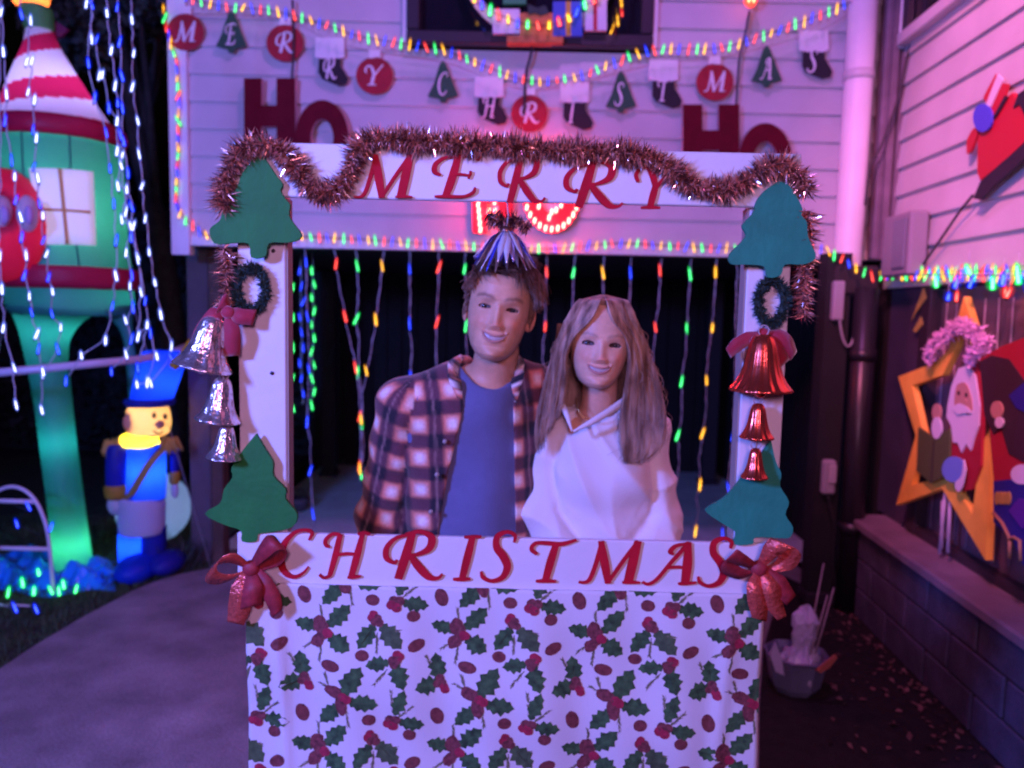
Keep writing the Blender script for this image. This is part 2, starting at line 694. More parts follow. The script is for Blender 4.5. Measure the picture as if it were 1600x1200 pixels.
# meter and cable loop, socket box
c = PY(1308, 470, 4.15)
t = thing("meter_box", "small pale electric box with a hanging cable loop under the wall corner", "meter box", (c.x, c.y, c.z))
mb = MB()
mb.box((c.x, c.y, c.z), (.06, .06, .21), bev=.008)
mb.build("box", mat("grey_box_plastic", (.33, .32, .36), .5), t)
mb = MB()
mb.box((c.x + .10, c.y + .03, c.z + .11), (.24, .08, .16), bev=.015)
mb.build("mount", M_dark_wood, t)
mb = MB()
lp = [PY(a, b, 4.13) for a, b in spline([(1311, 455), (1312, 500), (1318, 532), (1326, 541), (1334, 528), (1342, 495), (1345, 455)], 6)]
mb.tube(lp, .007, 8)
mb.build("cable", mat("grey_cable", (.3, .3, .33), .5), t)
c = PY(1294, 745, 4.12)
t = thing("socket_box", "small pale outdoor socket on the dark post right of the photo board", "socket", (c.x, c.y, c.z))
mb = MB()
mb.box((c.x, c.y, c.z), (.072, .05, .19), bev=.012)
mb.build("box", mat("grey_box_plastic", (.33, .32, .36), .5), t)
mb = MB()
mb.box((c.x + .012, c.y - .028, c.z + .02), (.04, .012, .10), bev=.004)
mb.build("cover_flap", mat("grey_cover", (.42, .4, .44), .45), t)
mb = MB()
mb.tube([PY(a, b, 4.11) for a, b in spline([(1294, 775), (1298, 800), (1304, 830), (1301, 870), (1306, 930)], 5)], .006, 6)
mb.build("cable", M_wire_dark, t)
mb = MB()
mb.box((c.x + .01, 4.22, 1.0), (.13, .12, 1.94))
pp = thing("carport_front_post", "black square post carrying the pale socket box", "post", (c.x, 4.22, 0))
mb.build("shaft", M_black_fence, pp)
mb = MB()
mb.box((c.x + .01, 4.22, .06), (.16, .15, .07), bev=.005)
mb.build("foot_plate", M_dark_frame, pp)

# ================================================================== the house on the right
OFF = -0.175
ZS = PW(1480, 428, OFF).z            # bottom of its siding
side = thing("side_house_wall", "pink lit weatherboard wall of the house on the right", "house wall", tuple(WP(3.0, ZS, OFF)))
Y0, Y1 = 0.6, 4.36


def wall_box(mb, ya, yb, za, zb_, o0, o1, mi=0, bev=0.0):
    """box on the right-hand wall between two depths, heights and offsets"""
    c = (WP(ya, za, o0) + WP(yb, zb_, o1)) / 2
    L = abs(yb - ya) * math.sqrt(1 + WK * WK)
    rot = Matrix((WNRM, WDIR, (0, 0, 1))).transposed()
    mb.box(c, (abs(o1 - o0), L, abs(zb_ - za)), rot, mi, bev)
    return mb


hy1 = PW(1422, 40, OFF).y
win2B = PW(1424, 52, OFF).z
for i in range(16):
    z = ZS + i * LAP
    prof = [(0.0, 0), (0.022, 0), (0.022, 0.012), (0.004, LAP + .012), (0.0, LAP + .012)]
    spans = [(Y0, Y1)] if z + LAP < win2B + .05 or z > win2B + 1.2 else [(hy1 + .06, Y1)]
    for ya, yb in spans:
        a = [WP(ya, z + q, OFF + p) for p, q in prof]
        b = [WP(yb, z + q, OFF + p) for p, q in prof]
        n = len(prof)
        mb = MB()
        mb.add(a + b, [(j, (j + 1) % n, (j + 1) % n + n, j + n) for j in range(n)] + [tuple(range(n - 1, -1, -1)), tuple(range(n, 2 * n))])
        mb.build("weatherboard", M_siding, side)
mb = MB()
wall_box(mb, Y0, Y1 - .01, ZS + .005, ZS + 2.6, OFF - .10, OFF - .001)
mb.build("wall_core", mat("house_body_dark", (.05, .045, .05), .8), side)
mb = MB()
wall_box(mb, Y0, Y1, ZS - .05, ZS - .003, OFF - .10, OFF + .02)
mb.build("bottom_trim", M_siding, side)
# its upper window
t = thing("side_window", "dark window at the top of the pink lit side wall", "window", tuple(WP(3.2, win2B, OFF)))
mb = MB(); wall_box(mb, 1.2, hy1 + .05, win2B, win2B + 1.1, OFF + .001, OFF + .012); mb.build("pane", M_dark_glass, t)
mb = MB(); wall_box(mb, hy1 + .0, hy1 + .06, win2B - .07, win2B + 1.15, OFF + .013, OFF + .06, bev=.004); mb.build("casing", M_trim, t)
mb = MB(); wall_box(mb, hy1 - .07, hy1 - .003, win2B - .0, win2B + 1.15, OFF + .013, OFF + .05, bev=.004); mb.build("frame", M_dark_frame, t)
mb = MB(); wall_box(mb, 1.2, hy1 - .003, win2B - .065, win2B - .002, OFF + .013, OFF + .07, bev=.004); mb.build("sill", M_siding, t)

# electric box on the corner
a0, a1 = PW(1383, 388, OFF + .1), PW(1427, 388, OFF + .1)
zt0, zt1 = PW(1405, 440, OFF + .05).z, PW(1405, 340, OFF + .05).z
t = thing("fuse_box", "grey purple fuse box mounted at the corner of the pink wall", "fuse box", tuple(a0))
mb = MB(); wall_box(mb, a1.y, a0.y, zt0 + .02, zt1, OFF + .03, OFF + .12, bev=.012)
mb.build("box", mat("fuse_box_paint", (.26, .24, .28), .5), t)
mb = MB(); wall_box(mb, a1.y + .04, a1.y + (a0.y - a1.y) * .55, zt0 + .06, zt1 - .03, OFF + .121, OFF + .13, bev=.004)
mb.build("door", mat("fuse_box_door", (.19, .2, .25), .45), t)

# low block wall, sill and big window
ZSI = (PW(1350, 812, 0).z + PW(1590, 985, 0).z) / 2 - .03
low = thing("block_wall", "low dark block wall under the decorated window", "wall", tuple(WP(3.0, 0, 0)))
M_block = mat("dark_block", (.065, .058, .105), .85, noise=(9, .3), bump=(55, .5))
rows = 3
hh = (ZSI - .02) / rows
for r in range(rows):
    y = 0.9 - (r % 2) * .2
    while y < 4.19:
        ya, yb = max(y, .9), min(y + .392, 4.2)
        if yb - ya > .05:
            mb = MB()
            wall_box(mb, ya + .004, yb - .004, r * hh + .004, (r + 1) * hh - .004, -.14, rng.uniform(-.003, .002), bev=.006)
            mb.build("block", M_block, low)
        y += .4
mb = MB(); wall_box(mb, .9, 4.19, 0, ZSI - .02, -.135, -.010)
mb.build("mortar", mat("dark_mortar", (.028, .026, .03), .95), low)
mb = MB()
wall_box(mb, .9, 4.2, ZSI - .018, ZSI + .03, -.24, .035, bev=.008)
mb.build("sill", mat("sill_paint", (.20, .15, .19), .55, noise=(7, .2)), low)
wt = thing("shop_window", "wide dark window behind the star cutout and the winter figures", "window", tuple(WP(3.0, ZSI, OFF)))
mb = MB(); wall_box(mb, .9, 3.80, ZSI + .03, ZS - .06, OFF - .05, OFF - .04); mb.build("pane", mat("tinted_pane", (.17, .12, .15), .22, spec=.6), wt)
for ya, yb in ((3.80, 3.90), (2.66, 2.73), (1.6, 1.67)):
    mb = MB(); wall_box(mb, ya, yb, ZSI + .031, ZS - .06, OFF - .06, OFF + .02, bev=.006); mb.build("frame", M_dark_frame, wt)
mb = MB(); wall_box(mb, .9, 3.9, ZSI + .0305, ZSI + .075, OFF - .039, OFF + .015, bev=.006); mb.build("bottom_rail", M_dark_frame, wt)
mb = MB(); wall_box(mb, 3.905, 4.3, ZSI + .031, ZS - .055, OFF - .06, OFF + .0, bev=.004); mb.build("side_panel", mat("panel_indigo", (.05, .04, .075), .6, noise=(5, .2)), wt)
mb = MB()
for k in range(7):
    ya = 3.74 - k * .11
    mb.tube([WP(ya, ZSI + .09, OFF - .032), WP(ya - .02 + rng.uniform(-.02, .02), ZSI + .6, OFF - .032), WP(ya + rng.uniform(-.03, .03), ZS - .12, OFF - .032)], .0035, 5)
mb.build("hanging_wire", mat("wire_mauve", (.4, .32, .38), .4), wt)

# black cables
def cable(pts, r, label, name="cable"):
    mb = MB()
    mb.tube(pts, r, 8)
    return mb.build(name, M_wire_dark, label=label, cat="cable")


cable([PW(a, b, OFF + .05) for a, b in spline([(1520, 305), (1500, 330), (1478, 362), (1455, 395), (1443, 412)], 5)], .006, "thin dark cable running diagonally down the pink wall from the red sleigh")
cable([PY(a, b, WF - .17) for a, b in spline([(1428, 40), (1413, 110), (1398, 170), (1376, 230), (1360, 262), (1352, 320)], 6)], .007, "black cable hanging loose across the dark corner post")
cable([PY(a, b, WF - .06) for a, b in spline([(832, 74), (827, 95), (822, 115), (820, 150), (819, 180)], 5)], .008, "short black cable dropping from the upper window to the banner")
cable([PY(a, b, WF - .06) for a, b in spline([(1171, 18), (1163, 60), (1155, 95), (1150, 165)], 5)], .006, "thin black cable hanging from the red lamp near the roof")
cable([PY(a, b, WF - .06) for a, b in spline([(457, 0), (459, 40), (459, 80), (456, 125)], 5)], .007, "black cable running down beside the round R tag to the red H")
# ================================================================== calligraphic letters
GLYPH = {
    'M': (1.0, [[(-.04, .03, .05), (.06, .02, .06), (.15, .10, .07), (.25, .45, .075), (.36, .98, .08)],
                [(.34, 1.0, .10), (.40, .5, .15), (.46, .0, .11)],
                [(.46, .02, .06), (.70, .5, .07), (.98, 1.0, .08)],
                [(.97, 1.0, .12), (.88, .5, .16), (.80, .04, .15)],
                [(.70, .02, .05), (.86, .03, .07), (1.0, .02, .04)]]),
    'E': (.8, [[(.50, .96, .12), (.40, .5, .15), (.28, .06, .13)],
               [(.42, .95, .06), (.62, .97, .08), (.86, .95, .06), (.84, .86, .05)],
               [(.46, .95, .05), (.26, .92, .07), (.10, .78, .09), (.08, .60, .10), (.18, .52, .06)],
               [(.38, .53, .05), (.55, .54, .06), (.70, .52, .05), (.72, .62, .05)], [(.71, .55, .05), (.68, .44, .04)],
               [(.08, .03, .05), (.3, .03, .08), (.6, .03, .07), (.76, .12, .07), (.80, .24, .04)]]),
    'R': (.9, [[(.50, .96, .12), (.40, .5, .15), (.28, .0, .13)],
               [(.40, .94, .06), (.62, 1.0, .08), (.80, .88, .12), (.76, .64, .12), (.58, .52, .07), (.44, .50, .05)],
               [(.46, .52, .08), (.60, .26, .14), (.76, .04, .12), (.90, .02, .06), (.97, .10, .04)],
               [(.46, .94, .05), (.24, .86, .07), (.10, .66, .09), (.10, .44, .09), (.22, .34, .06), (.26, .40, .05)]]),
    'Y': (.85, [[(.10, .60, .07), (.06, .76, .09), (.16, .92, .07), (.32, .92, .10), (.42, .74, .14), (.48, .50, .12)],
                [(.92, 1.0, .06), (.72, .76, .07), (.50, .48, .08)],
                [(.49, .54, .13), (.42, .28, .15), (.36, .04, .13)],
                [(.16, .02, .05), (.36, .03, .08), (.58, .02, .05)]]),
    'C': (.85, [[(.80, .80, .05), (.86, .96, .08), (.70, 1.02, .06), (.48, .96, .08), (.26, .72, .14), (.18, .40, .17), (.26, .12, .13), (.46, .0, .08), (.66, .08, .06), (.78, .22, .04)]]),
    'H': (.95, [[(.42, .95, .11), (.32, .5, .13), (.20, .06, .10)],
                [(-.02, .08, .05), (.08, .01, .06), (.22, .06, .06)],
                [(.42, .95, .06), (.26, .96, .07), (.12, .84, .09), (.12, .72, .07), (.20, .68, .05)],
                [(.90, .98, .10), (.78, .5, .15), (.66, .05, .13)],
                [(.80, .96, .05), (.92, .99, .07), (1.06, .96, .05)],
                [(.58, .02, .05), (.70, .03, .07), (.86, .05, .04)],
                [(.30, .50, .05), (.55, .54, .06), (.80, .52, .05)]]),
    'I': (.5, [[(.40, .95, .13), (.30, .5, .16), (.20, .04, .13)], [(.24, .96, .05), (.42, .97, .07), (.58, .97, .05)], [(.02, .02, .05), (.2, .02, .08), (.36, .03, .05)]]),
    'S': (.7, [[(.70, .80, .05), (.72, .94, .08), (.56, 1.02, .07), (.36, .92, .12), (.34, .70, .15), (.48, .50, .17), (.56, .28, .16), (.46, .06, .11), (.24, -.02, .07), (.06, .06, .08), (.02, .18, .05)]]),
    'T': (.8, [[(.20, .66, .07), (.10, .78, .08), (.18, .92, .07), (.40, .92, .09), (.66, .90, .09), (.94, 1.0, .05)],
               [(.56, .90, .12), (.46, .5, .15), (.36, .04, .13)], [(.18, .02, .05), (.36, .03, .08), (.56, .02, .05)]]),
    'A': (.95, [[(-.02, .06, .05), (.08, .01, .06), (.24, .14, .06), (.50, .56, .065), (.80, 1.0, .08)],
                [(.78, 1.0, .10), (.76, .5, .16), (.72, .04, .14)], [(.60, .02, .05), (.74, .03, .07), (.92, .05, .04)],
                [(.40, .40, .05), (.58, .42, .06), (.76, .40, .05)], [(.78, .98, .05), (.56, .92, .07), (.46, .78, .08), (.52, .72, .05)]]),
}


def ribbon(mb, path, fn, depth, mi=0, lift=0.0):
    """path: (x, y, w); fn maps (x, y) to a world point; depth: vector from front to back"""
    P = np.array(spline(path, 6))
    n = len(P)
    d = np.gradient(P[:, :2], axis=0)
    d /= np.linalg.norm(d, axis=1, keepdims=True) + 1e-9
    nrm = np.stack([-d[:, 1], d[:, 0]], 1)
    L = P[:, :2] + nrm * P[:, 2:3] / 2
    R = P[:, :2] - nrm * P[:, 2:3] / 2
    dv = Vector(depth)
    up = -dv.normalized() * lift
    vs = []
    for i in range(n):
        a, b = fn(L[i, 0], L[i, 1]) + up, fn(R[i, 0], R[i, 1]) + up
        vs += [a, b, a + dv, b + dv]
    fs = []
    for i in range(n - 1):
        o, q = i * 4, i * 4 + 4
        fs += [(o, q, q + 1, o + 1), (o + 2, o + 3, q + 3, q + 2), (o, o + 2, q + 2, q), (o + 1, q + 1, q + 3, o + 3)]
    fs += [(0, 1, 3, 2), (n * 4 - 4, n * 4 - 2, n * 4 - 1, n * 4 - 3)]
    mb.add(vs, fs, mi)


def letter(ch, fn, depth, m, parent, name="letter"):
    mb = MB()
    for k, st in enumerate(GLYPH[ch][1]):
        ribbon(mb, st, fn, depth, lift=.0004 * k)
    return mb.build(name, m, parent)


# ================================================================== the photo board
BY = 1.80
M_red_letter = mat("red_letter_paint", (0.52, 0.010, 0.026), 0.75, spec=.15, noise=(20, .15))
M_edge = mat("board_raw_edge", (.40, .32, .28), .7)
fl, fr = PY(393, 960, BY).x, PY(1187, 960, BY).x
board = thing("photo_board", "white painted photo frame board with red lettering and holly printed cloth below", "photo frame", (0, BY, 0))


def pbox(name, xa, xb, za, zb, ya, yb, m, parent, bev=.003):
    mb = MB()
    mb.box(((xa + xb) / 2, (ya + yb) / 2, (za + zb) / 2), (xb - xa, yb - ya, zb - za), bev=bev)
    return mb.build(name, m, parent)


lx0, lx1 = PY(373, 610, BY).x, PY(447, 610, BY).x
rx0, rx1 = PY(1159, 600, BY).x, PY(1226, 600, BY).x
zt_b, zt_t = PY(800, 317, BY).z, PY(800, 233, BY).z
zc_t, zc_b = PY(800, 838, BY).z, PY(800, 911, BY).z
for xa, xb in ((lx0, lx1), (rx0, rx1)):
    pbox("post", xa, xb, zc_b + .004, zt_t - .01, BY + .001, BY + .045, M_white_paint, board)
for xa in (fl + .015, fr - .085):
    pbox("leg", xa, xa + .07, 0.022, zc_b + .002, BY + .002, BY + .045, M_white_paint, board)
for xa, xb in ((lx1 + .0005, lx1 + .004), (rx0 - .004, rx0 - .0005)):
    pbox("post_edge", xa, xb, zc_t, zt_b, BY + .006, BY + .045, M_edge, board, 0)
pbox("header_board", lx0 - .004, rx1 + .004, zt_b, zt_t, BY - .018, BY - .0005, M_white_paint, board)
pbox("lower_board", lx0 - .002, rx1 - .02, zc_b - .02, zc_t, BY - .018, BY - .0005, M_white_paint, board)
# screw heads on the posts
for px, py in ((427, 392), (425, 583), (1178, 640)):
    c = PY(px, py, BY)
    mb = MB(); mb.tube([(c.x, BY - .002, c.z), (c.x, BY + .002, c.z)], .0045, 10)
    mb.build("screw", mat("screw_metal", (.12, .1, .12), .4, 1.0), board)


def lmap(x0, w, yb, h, Y):
    return lambda u, v: PY(x0 + u * w, yb - v * h, Y)


for ch, x0, w, yb, h in (('M', 556, 88, 309, 68), ('E', 672, 88, 309, 68), ('R', 774, 80, 316, 74), ('R', 876, 100, 324, 72), ('Y', 990, 72, 326, 70)):
    letter(ch, lmap(x0, w, yb, h, BY - .0245), (0, .006, 0), M_red_letter, board)
for ch, x0, w, yb, h in (('C', 425, 72, 902, 72), ('H', 500, 74, 904, 72), ('R', 594, 100, 905, 74), ('I', 706, 80, 907, 70), ('S', 750, 76, 907, 74),
                         ('T', 822, 84, 910, 66), ('M', 908, 92, 912, 66), ('A', 1006, 90, 914, 66), ('S', 1090, 74, 915, 72)):
    letter(ch, lmap(x0, w, yb, h, BY - .0245), (0, .006, 0), M_red_letter, board)

# the cloth
M_cloth = mat("printed_cotton", (0.76, 0.75, 0.77), 0.8, bump=(220, .12), sheen=.2)
z_top, z_bot = zc_b - .001, .03


def wave(x, z):
    s = (z_top - z)
    return (.0045 * math.sin(x * 17 + 1.0 + .8 * math.sin(z * 5)) + .003 * math.sin(x * 39 + z * 6) + .006 * math.exp(-((x - fl - .07 - .05 * s) / .012) ** 2) * min(1, s * 8)
            + .007 * math.exp(-((x - fr + .075 + .06 * s) / .02) ** 2) * min(1, s * 6) + .003 * math.sin(z * 21 + x * 4)) * 1.45 * min(1, .25 + s * 5)


def cloth_pt(x, z, lift=0.0):
    x = min(max(x, fl), fr)
    z = min(max(z, z_bot), z_top)
    return V((x, BY - .024 - .010 - wave(x, z) - lift, z))


nx, nz = 120, 90
mb = MB()
vs = [cloth_pt(fl + (fr - fl) * i / nx, z_bot + (z_top - z_bot) * j / nz) for j in range(nz + 1) for i in range(nx + 1)]
mb.add(vs, [(j * (nx + 1) + i, j * (nx + 1) + i + 1, (j + 1) * (nx + 1) + i + 1, (j + 1) * (nx + 1) + i) for j in range(nz) for i in range(nx)], 0, True)
cl = mb.build("cloth", M_cloth, board)
sm = cl.modifiers.new("thickness", 'SOLIDIFY')
sm.thickness = .0012
sm.offset = -1
pbox("cloth_backing", fl + .012, fr - .012, .02, zc_b - .022, BY - .016, BY - .002, mat("backing_ply", (.3, .25, .2), .8), board, 0)

ZU = 1.8 / 1200 / 1.975          # metres per unit of my sketch of the print
TX, TZ = 430 * ZU, 392 * ZU
M_leaf = mat("print_leaf_green", (0.042, 0.112, 0.038), .8, noise=(60, .6))
M_leaf2 = mat("print_leaf_olive", (0.07, 0.12, 0.05), .8, noise=(60, .4))
M_berry = mat("print_berry_red", (0.36, 0.02, 0.055), .8, noise=(90, .3))
M_cone = mat("print_cone_maroon", (0.19, 0.045, 0.05), .8, noise=(120, .5))
M_twig = mat("print_twig", (0.16, 0.17, 0.09), .8, noise=(90, .3))
prn = MB()


def flat(pts, lift, mi):
    """pts in sketch units around a sketch origin, already placed: (x metres, z metres)"""
    P = [cloth_pt(x, z, lift) for x, z in pts]
    xs = [p.x for p in P]
    if max(xs) - min(xs) < .0001:
        return
    c = cloth_pt(sum(p[0] for p in pts) / len(pts), sum(p[1] for p in pts) / len(pts), lift)
    n = len(P)
    prn.add(P + [c], [(n, i, (i + 1) % n) for i in range(n)], mi)


def leaf(cx, cz, ang, L, W, lift, mi=0):
    a = math.radians(ang)
    pts = []
    L, W = L * 1.03, W * 1.16
    side = [(0, .05), (.10, .55), (.20, .42), (.32, .98), (.45, .70), (.58, 1.0), (.70, .55), (.82, .62), (.90, .25), (1.0, 0)]
    raw = [(t, w) for t, w in side] + [(t, -w) for t, w in reversed(side[:-1])]
    for t, w in raw:
        x, z = t * L, w * W / 2 * rng.uniform(.9, 1.1)
        pts.append((cx + (x * math.cos(a) - z * math.sin(a)) * ZU, cz + (x * math.sin(a) + z * math.cos(a)) * ZU))
    flat(pts, lift, mi)
    mid = [(cx + (L * t * math.cos(a) - s * math.sin(a)) * ZU, cz + (L * t * math.sin(a) + s * math.cos(a)) * ZU) for t, s in ((.05, 1.2), (.9, .3), (.9, -.3), (.05, -1.2))]
    flat(mid, lift + .0003, 1)


def disc(cx, cz, rx, rz, ang, lift, mi, rough=0.0, n=16):
    a = math.radians(ang)
    rx, rz = rx * 1.0, rz * 1.0
    pts = []
    for i in range(n):
        t = 2 * math.pi * i / n
        k = 1 + rng.uniform(-rough, rough)
        x, z = rx * k * math.cos(t), rz * k * math.sin(t)
        pts.append((cx + (x * math.cos(a) - z * math.sin(a)) * ZU, cz + (x * math.sin(a) + z * math.cos(a)) * ZU))
    flat(pts, lift, mi)


def twig(cx, cz, ang, L, lift, mi=4):
    a = math.radians(ang)
    for k in range(34):
        t = rng.uniform(.1, 1) * L
        b = a + rng.choice((-1, 1)) * rng.uniform(.25, .6)
        l = rng.uniform(8, 16)
        x0, z0 = cx + t * math.cos(a) * ZU, cz + t * math.sin(a) * ZU
        x1, z1 = x0 + l * math.cos(b) * ZU, z0 + l * math.sin(b) * ZU
        w = 1.9 * ZU
        flat([(x0 - w * math.sin(b), z0 + w * math.cos(b)), (x1, z1), (x0 + w * math.sin(b), z0 - w * math.cos(b))], lift + k * .00001, mi)
    w = 1.5 * ZU
    x1, z1 = cx + L * math.cos(a) * ZU, cz + L * math.sin(a) * ZU
    flat([(cx - w * math.sin(a), cz + w * math.cos(a)), (x1, z1), (cx + w * math.sin(a), cz - w * math.cos(a))], lift, mi)


o0 = PY(390 + 225 / 1.975, 900 + 170 / 1.975, BY - .034)
for ti in range(-2, 5):
    for tj in range(-2, 4):
        ox, oz = o0.x + ti * TX + tj * -10 * ZU, o0.z - tj * TZ
        def Q(x, y):       # sketch offset (x right, y down) to metres
            return ox + x * ZU, oz - y * ZU
        if ox < fl - TX - .1 or ox > fr + .25:
            continue
        # motif A
        c = Q(0, 0)
        twig(*Q(-2, -20), 95, 62, .0004); twig(*Q(-8, 20), 215, 62, .0004); twig(*Q(-4, 40), 262, 58, .0004)
        leaf(*Q(-18, -6), 162, 74, 44, .0010); leaf(*Q(16, -14), 46, 98, 52, .0010); leaf(*Q(18, 14), -34, 80, 56, .0010)
        disc(*Q(-10, -22), 30, 22, 80, .0016, 3, .12); disc(*Q(-16, 30), 26, 20, 50, .0017, 3, .12)
        for bx, by in ((-8, -2), (6, -16), (20, 8), (4, 14)):
            disc(*Q(bx, by), 13, 13, 0, .0021 + bx * .000004, 3 if bx < 10 else 2, .05)
        disc(*Q(14, 6), 15, 16, 0, .0025, 2, .05)
        # motif B
        twig(*Q(172, 0), 268, 62, .0004); twig(*Q(196, -18), -12, 46, .0005)
        leaf(*Q(164, -24), 236, 92, 50, .0010); leaf(*Q(182, -26), -48, 98, 60, .0010, 1)
        for bx, by, mi in ((160, -58, 2), (172, -46, 3), (164, -34, 3), (178, -32, 3), (154, -46, 2)):
            disc(*Q(bx, by), 14, 14, 0, .0019 + by * .000003, mi, .06)
        # motif C
        twig(*Q(-76, 128), 120, 58, .0005); twig(*Q(-72, 150), 80, 50, .0004)
        leaf(*Q(-60, 160), 100, 92, 52, .0010); leaf(*Q(-62, 160), 196, 76, 54, .0011)
        for bx, by, mi in ((-60, 148, 3), (-54, 162, 3), (-48, 176, 2), (-68, 166, 3), (-44, 186, 2)):
            disc(*Q(bx, by), 14, 13, 0, .0019 + by * .000002, mi, .06)
        # motif D
        twig(*Q(56, 200), 155, 78, .0004); twig(*Q(72, 226), 278, 78, .0004); twig(*Q(20, 176), 108, 40, .0005)
        leaf(*Q(64, 204), 58, 108, 62, .0010); leaf(*Q(84, 224), -8, 92, 54, .0010); leaf(*Q(52, 236), 228, 92, 48, .0011)
        disc(*Q(34, 192), 30, 20, -20, .0016, 3, .12); disc(*Q(60, 238), 20, 34, 10, .0017, 3, .10)
        for bx, by, mi in ((66, 208, 2), (80, 216, 2), (56, 218, 3)):
            disc(*Q(bx, by), 14, 15, 0, .0023 + bx * .000003, mi, .05)
        # motif E
        twig(*Q(206, 114), 232, 66, .0005)
        leaf(*Q(212, 92), 192, 76, 44, .0010); leaf(*Q(228, 92), -72, 92, 54, .0010)
        for bx, by, mi in ((236, 66, 2), (222, 84, 3), (236, 84, 3), (226, 98, 3), (244, 72, 2)):
            disc(*Q(bx, by), 15, 14, 0, .0019 + by * .000002, mi, .06)
        # motif F
        twig(*Q(226, 270), 96, 84, .0004); twig(*Q(236, 280), 40, 66, .0005)
        leaf(*Q(228, 270), 70, 92, 44, .0010); leaf(*Q(240, 292), -8, 82, 46, .0010)
        for bx, by, mi in ((206, 300, 2), (222, 298, 3), (214, 284, 3), (232, 286, 3), (222, 308, 2)):
            disc(*Q(bx, by), 16, 15, 0, .0019 + by * .000002, mi, .06)
        for bx, by, rx, ry, an in ((295, 40, 28, 19, 28), (285, -55, 21, 19, 0), (157, -105, 22, 19, 0), (125, 75, 22, 18, -8), (25, 110, 30, 19, -12), (362, 275, 21, 30, 18)):
            disc(*Q(bx, by), rx, ry, an, .0009, 3, .03, 20)
            disc(*Q(bx, by), rx * .72, ry * .7, an, .0012, 5, .05, 16)
prn.build("holly_print", [M_leaf, M_leaf2, M_berry, M_cone, M_twig, mat("print_nut_brown", (0.19, 0.045, 0.045), .8, noise=(80, .35))], board)


# ================================================================== cut-out trees on the board
M_tree_green = mat("cutout_green", (0.010, 0.19, 0.026), .7, noise=(14, .15), bump=(60, .15))
M_tree_teal = mat("cutout_teal", (0.014, 0.28, 0.16), .7, noise=(14, .15), bump=(60, .15))


def cutout(name, label, cat, pts, Y, thick, m, group=None, smooth=3):
    P = [PY(a, b, Y) for a, b in pts]
    c = sum(P, Vector()) / len(P)
    t = thing(name, label, cat, tuple(c), group)
    mb = MB()
    loop = spline(pts + [pts[0]], smooth)[:-1] if smooth > 1 else pts
    mb.prism([PY(a, b, Y) for a, b in loop], (0, thick, 0))
    mb.build("cutout", m, t)
    return t


T1 = [(580, 218), (625, 285), (680, 370), (725, 430), (712, 470), (740, 520), (772, 560), (765, 620), (790, 670), (842, 742), (820, 780), (750, 796), (640, 800), (618, 880), (530, 890), (512, 802), (400, 800), (300, 802), (270, 712), (332, 660), (347, 600), (340, 550), (400, 510), (440, 450), (470, 370), (520, 300)]
T1 = [(260 + a / 4, 180 + b / 4) for a, b in T1]
T2 = [(400, 678), (414, 702), (426, 722), (427, 744), (446, 764), (446, 780), (464, 803), (456, 824), (420, 832), (403, 835), (400, 846), (378, 846), (376, 829), (350, 820), (320, 803), (344, 786), (350, 764), (363, 746), (362, 730), (382, 700)]
T3 = [(530, 250), (572, 262), (620, 330), (642, 380), (638, 410), (662, 440), (665, 490), (680, 540), (704, 590), (692, 622), (640, 640), (560, 640), (540, 690), (480, 700), (465, 650), (390, 640), (310, 638), (300, 592), (350, 540), (378, 500), (360, 455), (410, 400), (430, 340), (470, 290)]
T3 = [(1040 + a / 3, 200 + b / 3) for a, b in T3]
T4 = [(262, 520), (280, 600), (302, 650), (298, 700), (332, 760), (318, 810), (348, 860), (335, 900), (290, 902), (200, 900), (190, 925), (120, 927), (126, 882), (80, 850), (10, 802), (22, 780), (80, 745), (130, 690), (160, 650), (200, 612), (235, 560)]
T4 = [(1100 + a / 2.5, 480 + b / 2.5) for a, b in T4]
GT = "tree cutouts on the corners of the photo board"
cutout("tree_cutout", "dark green cutout tree at the top of the board beside the word MERRY's M", "tree cutout", T1, BY - .036, .010, M_tree_green, GT)
cutout("tree_cutout", "dark green cutout tree low on the board post above the C of the lower word", "tree cutout", T2, BY - .024, .010, M_tree_green, GT)
cutout("tree_cutout", "teal cutout tree at the top of the board over the small wreath with red bells", "tree cutout", T3, BY - .036, .010, M_tree_teal, GT)
cutout("tree_cutout", "teal cutout tree low on the board post behind the smallest red bell", "tree cutout", T4, BY - .030, .010, M_tree_teal, GT)

# ================================================================== wreaths, bows, bells
M_fir = mat("fir_green", (0.02, 0.05, 0.035), .7, noise=(30, .4))
M_velvet = mat("red_velvet", (0.38, 0.008, 0.03), .7, sheen=.8, noise=(30, .15))


def strips(mb, c, d, L, w, mi=0, curl=0.0):
    """one foil or needle strip from c along d"""
    d = Vector(d).normalized()
    s = d.orthogonal().normalized()
    s = Quaternion(d, rng.uniform(0, 6.28)) @ s
    c = Vector(c)
    m1 = c + d * L * .55 + s.cross(d) * curl
    e = c + d * L
    mb.add([c - s * w / 2, c + s * w / 2, m1 + s * w / 2, m1 - s * w / 2, e], [(0, 1, 2, 3), (3, 2, 4)], mi)


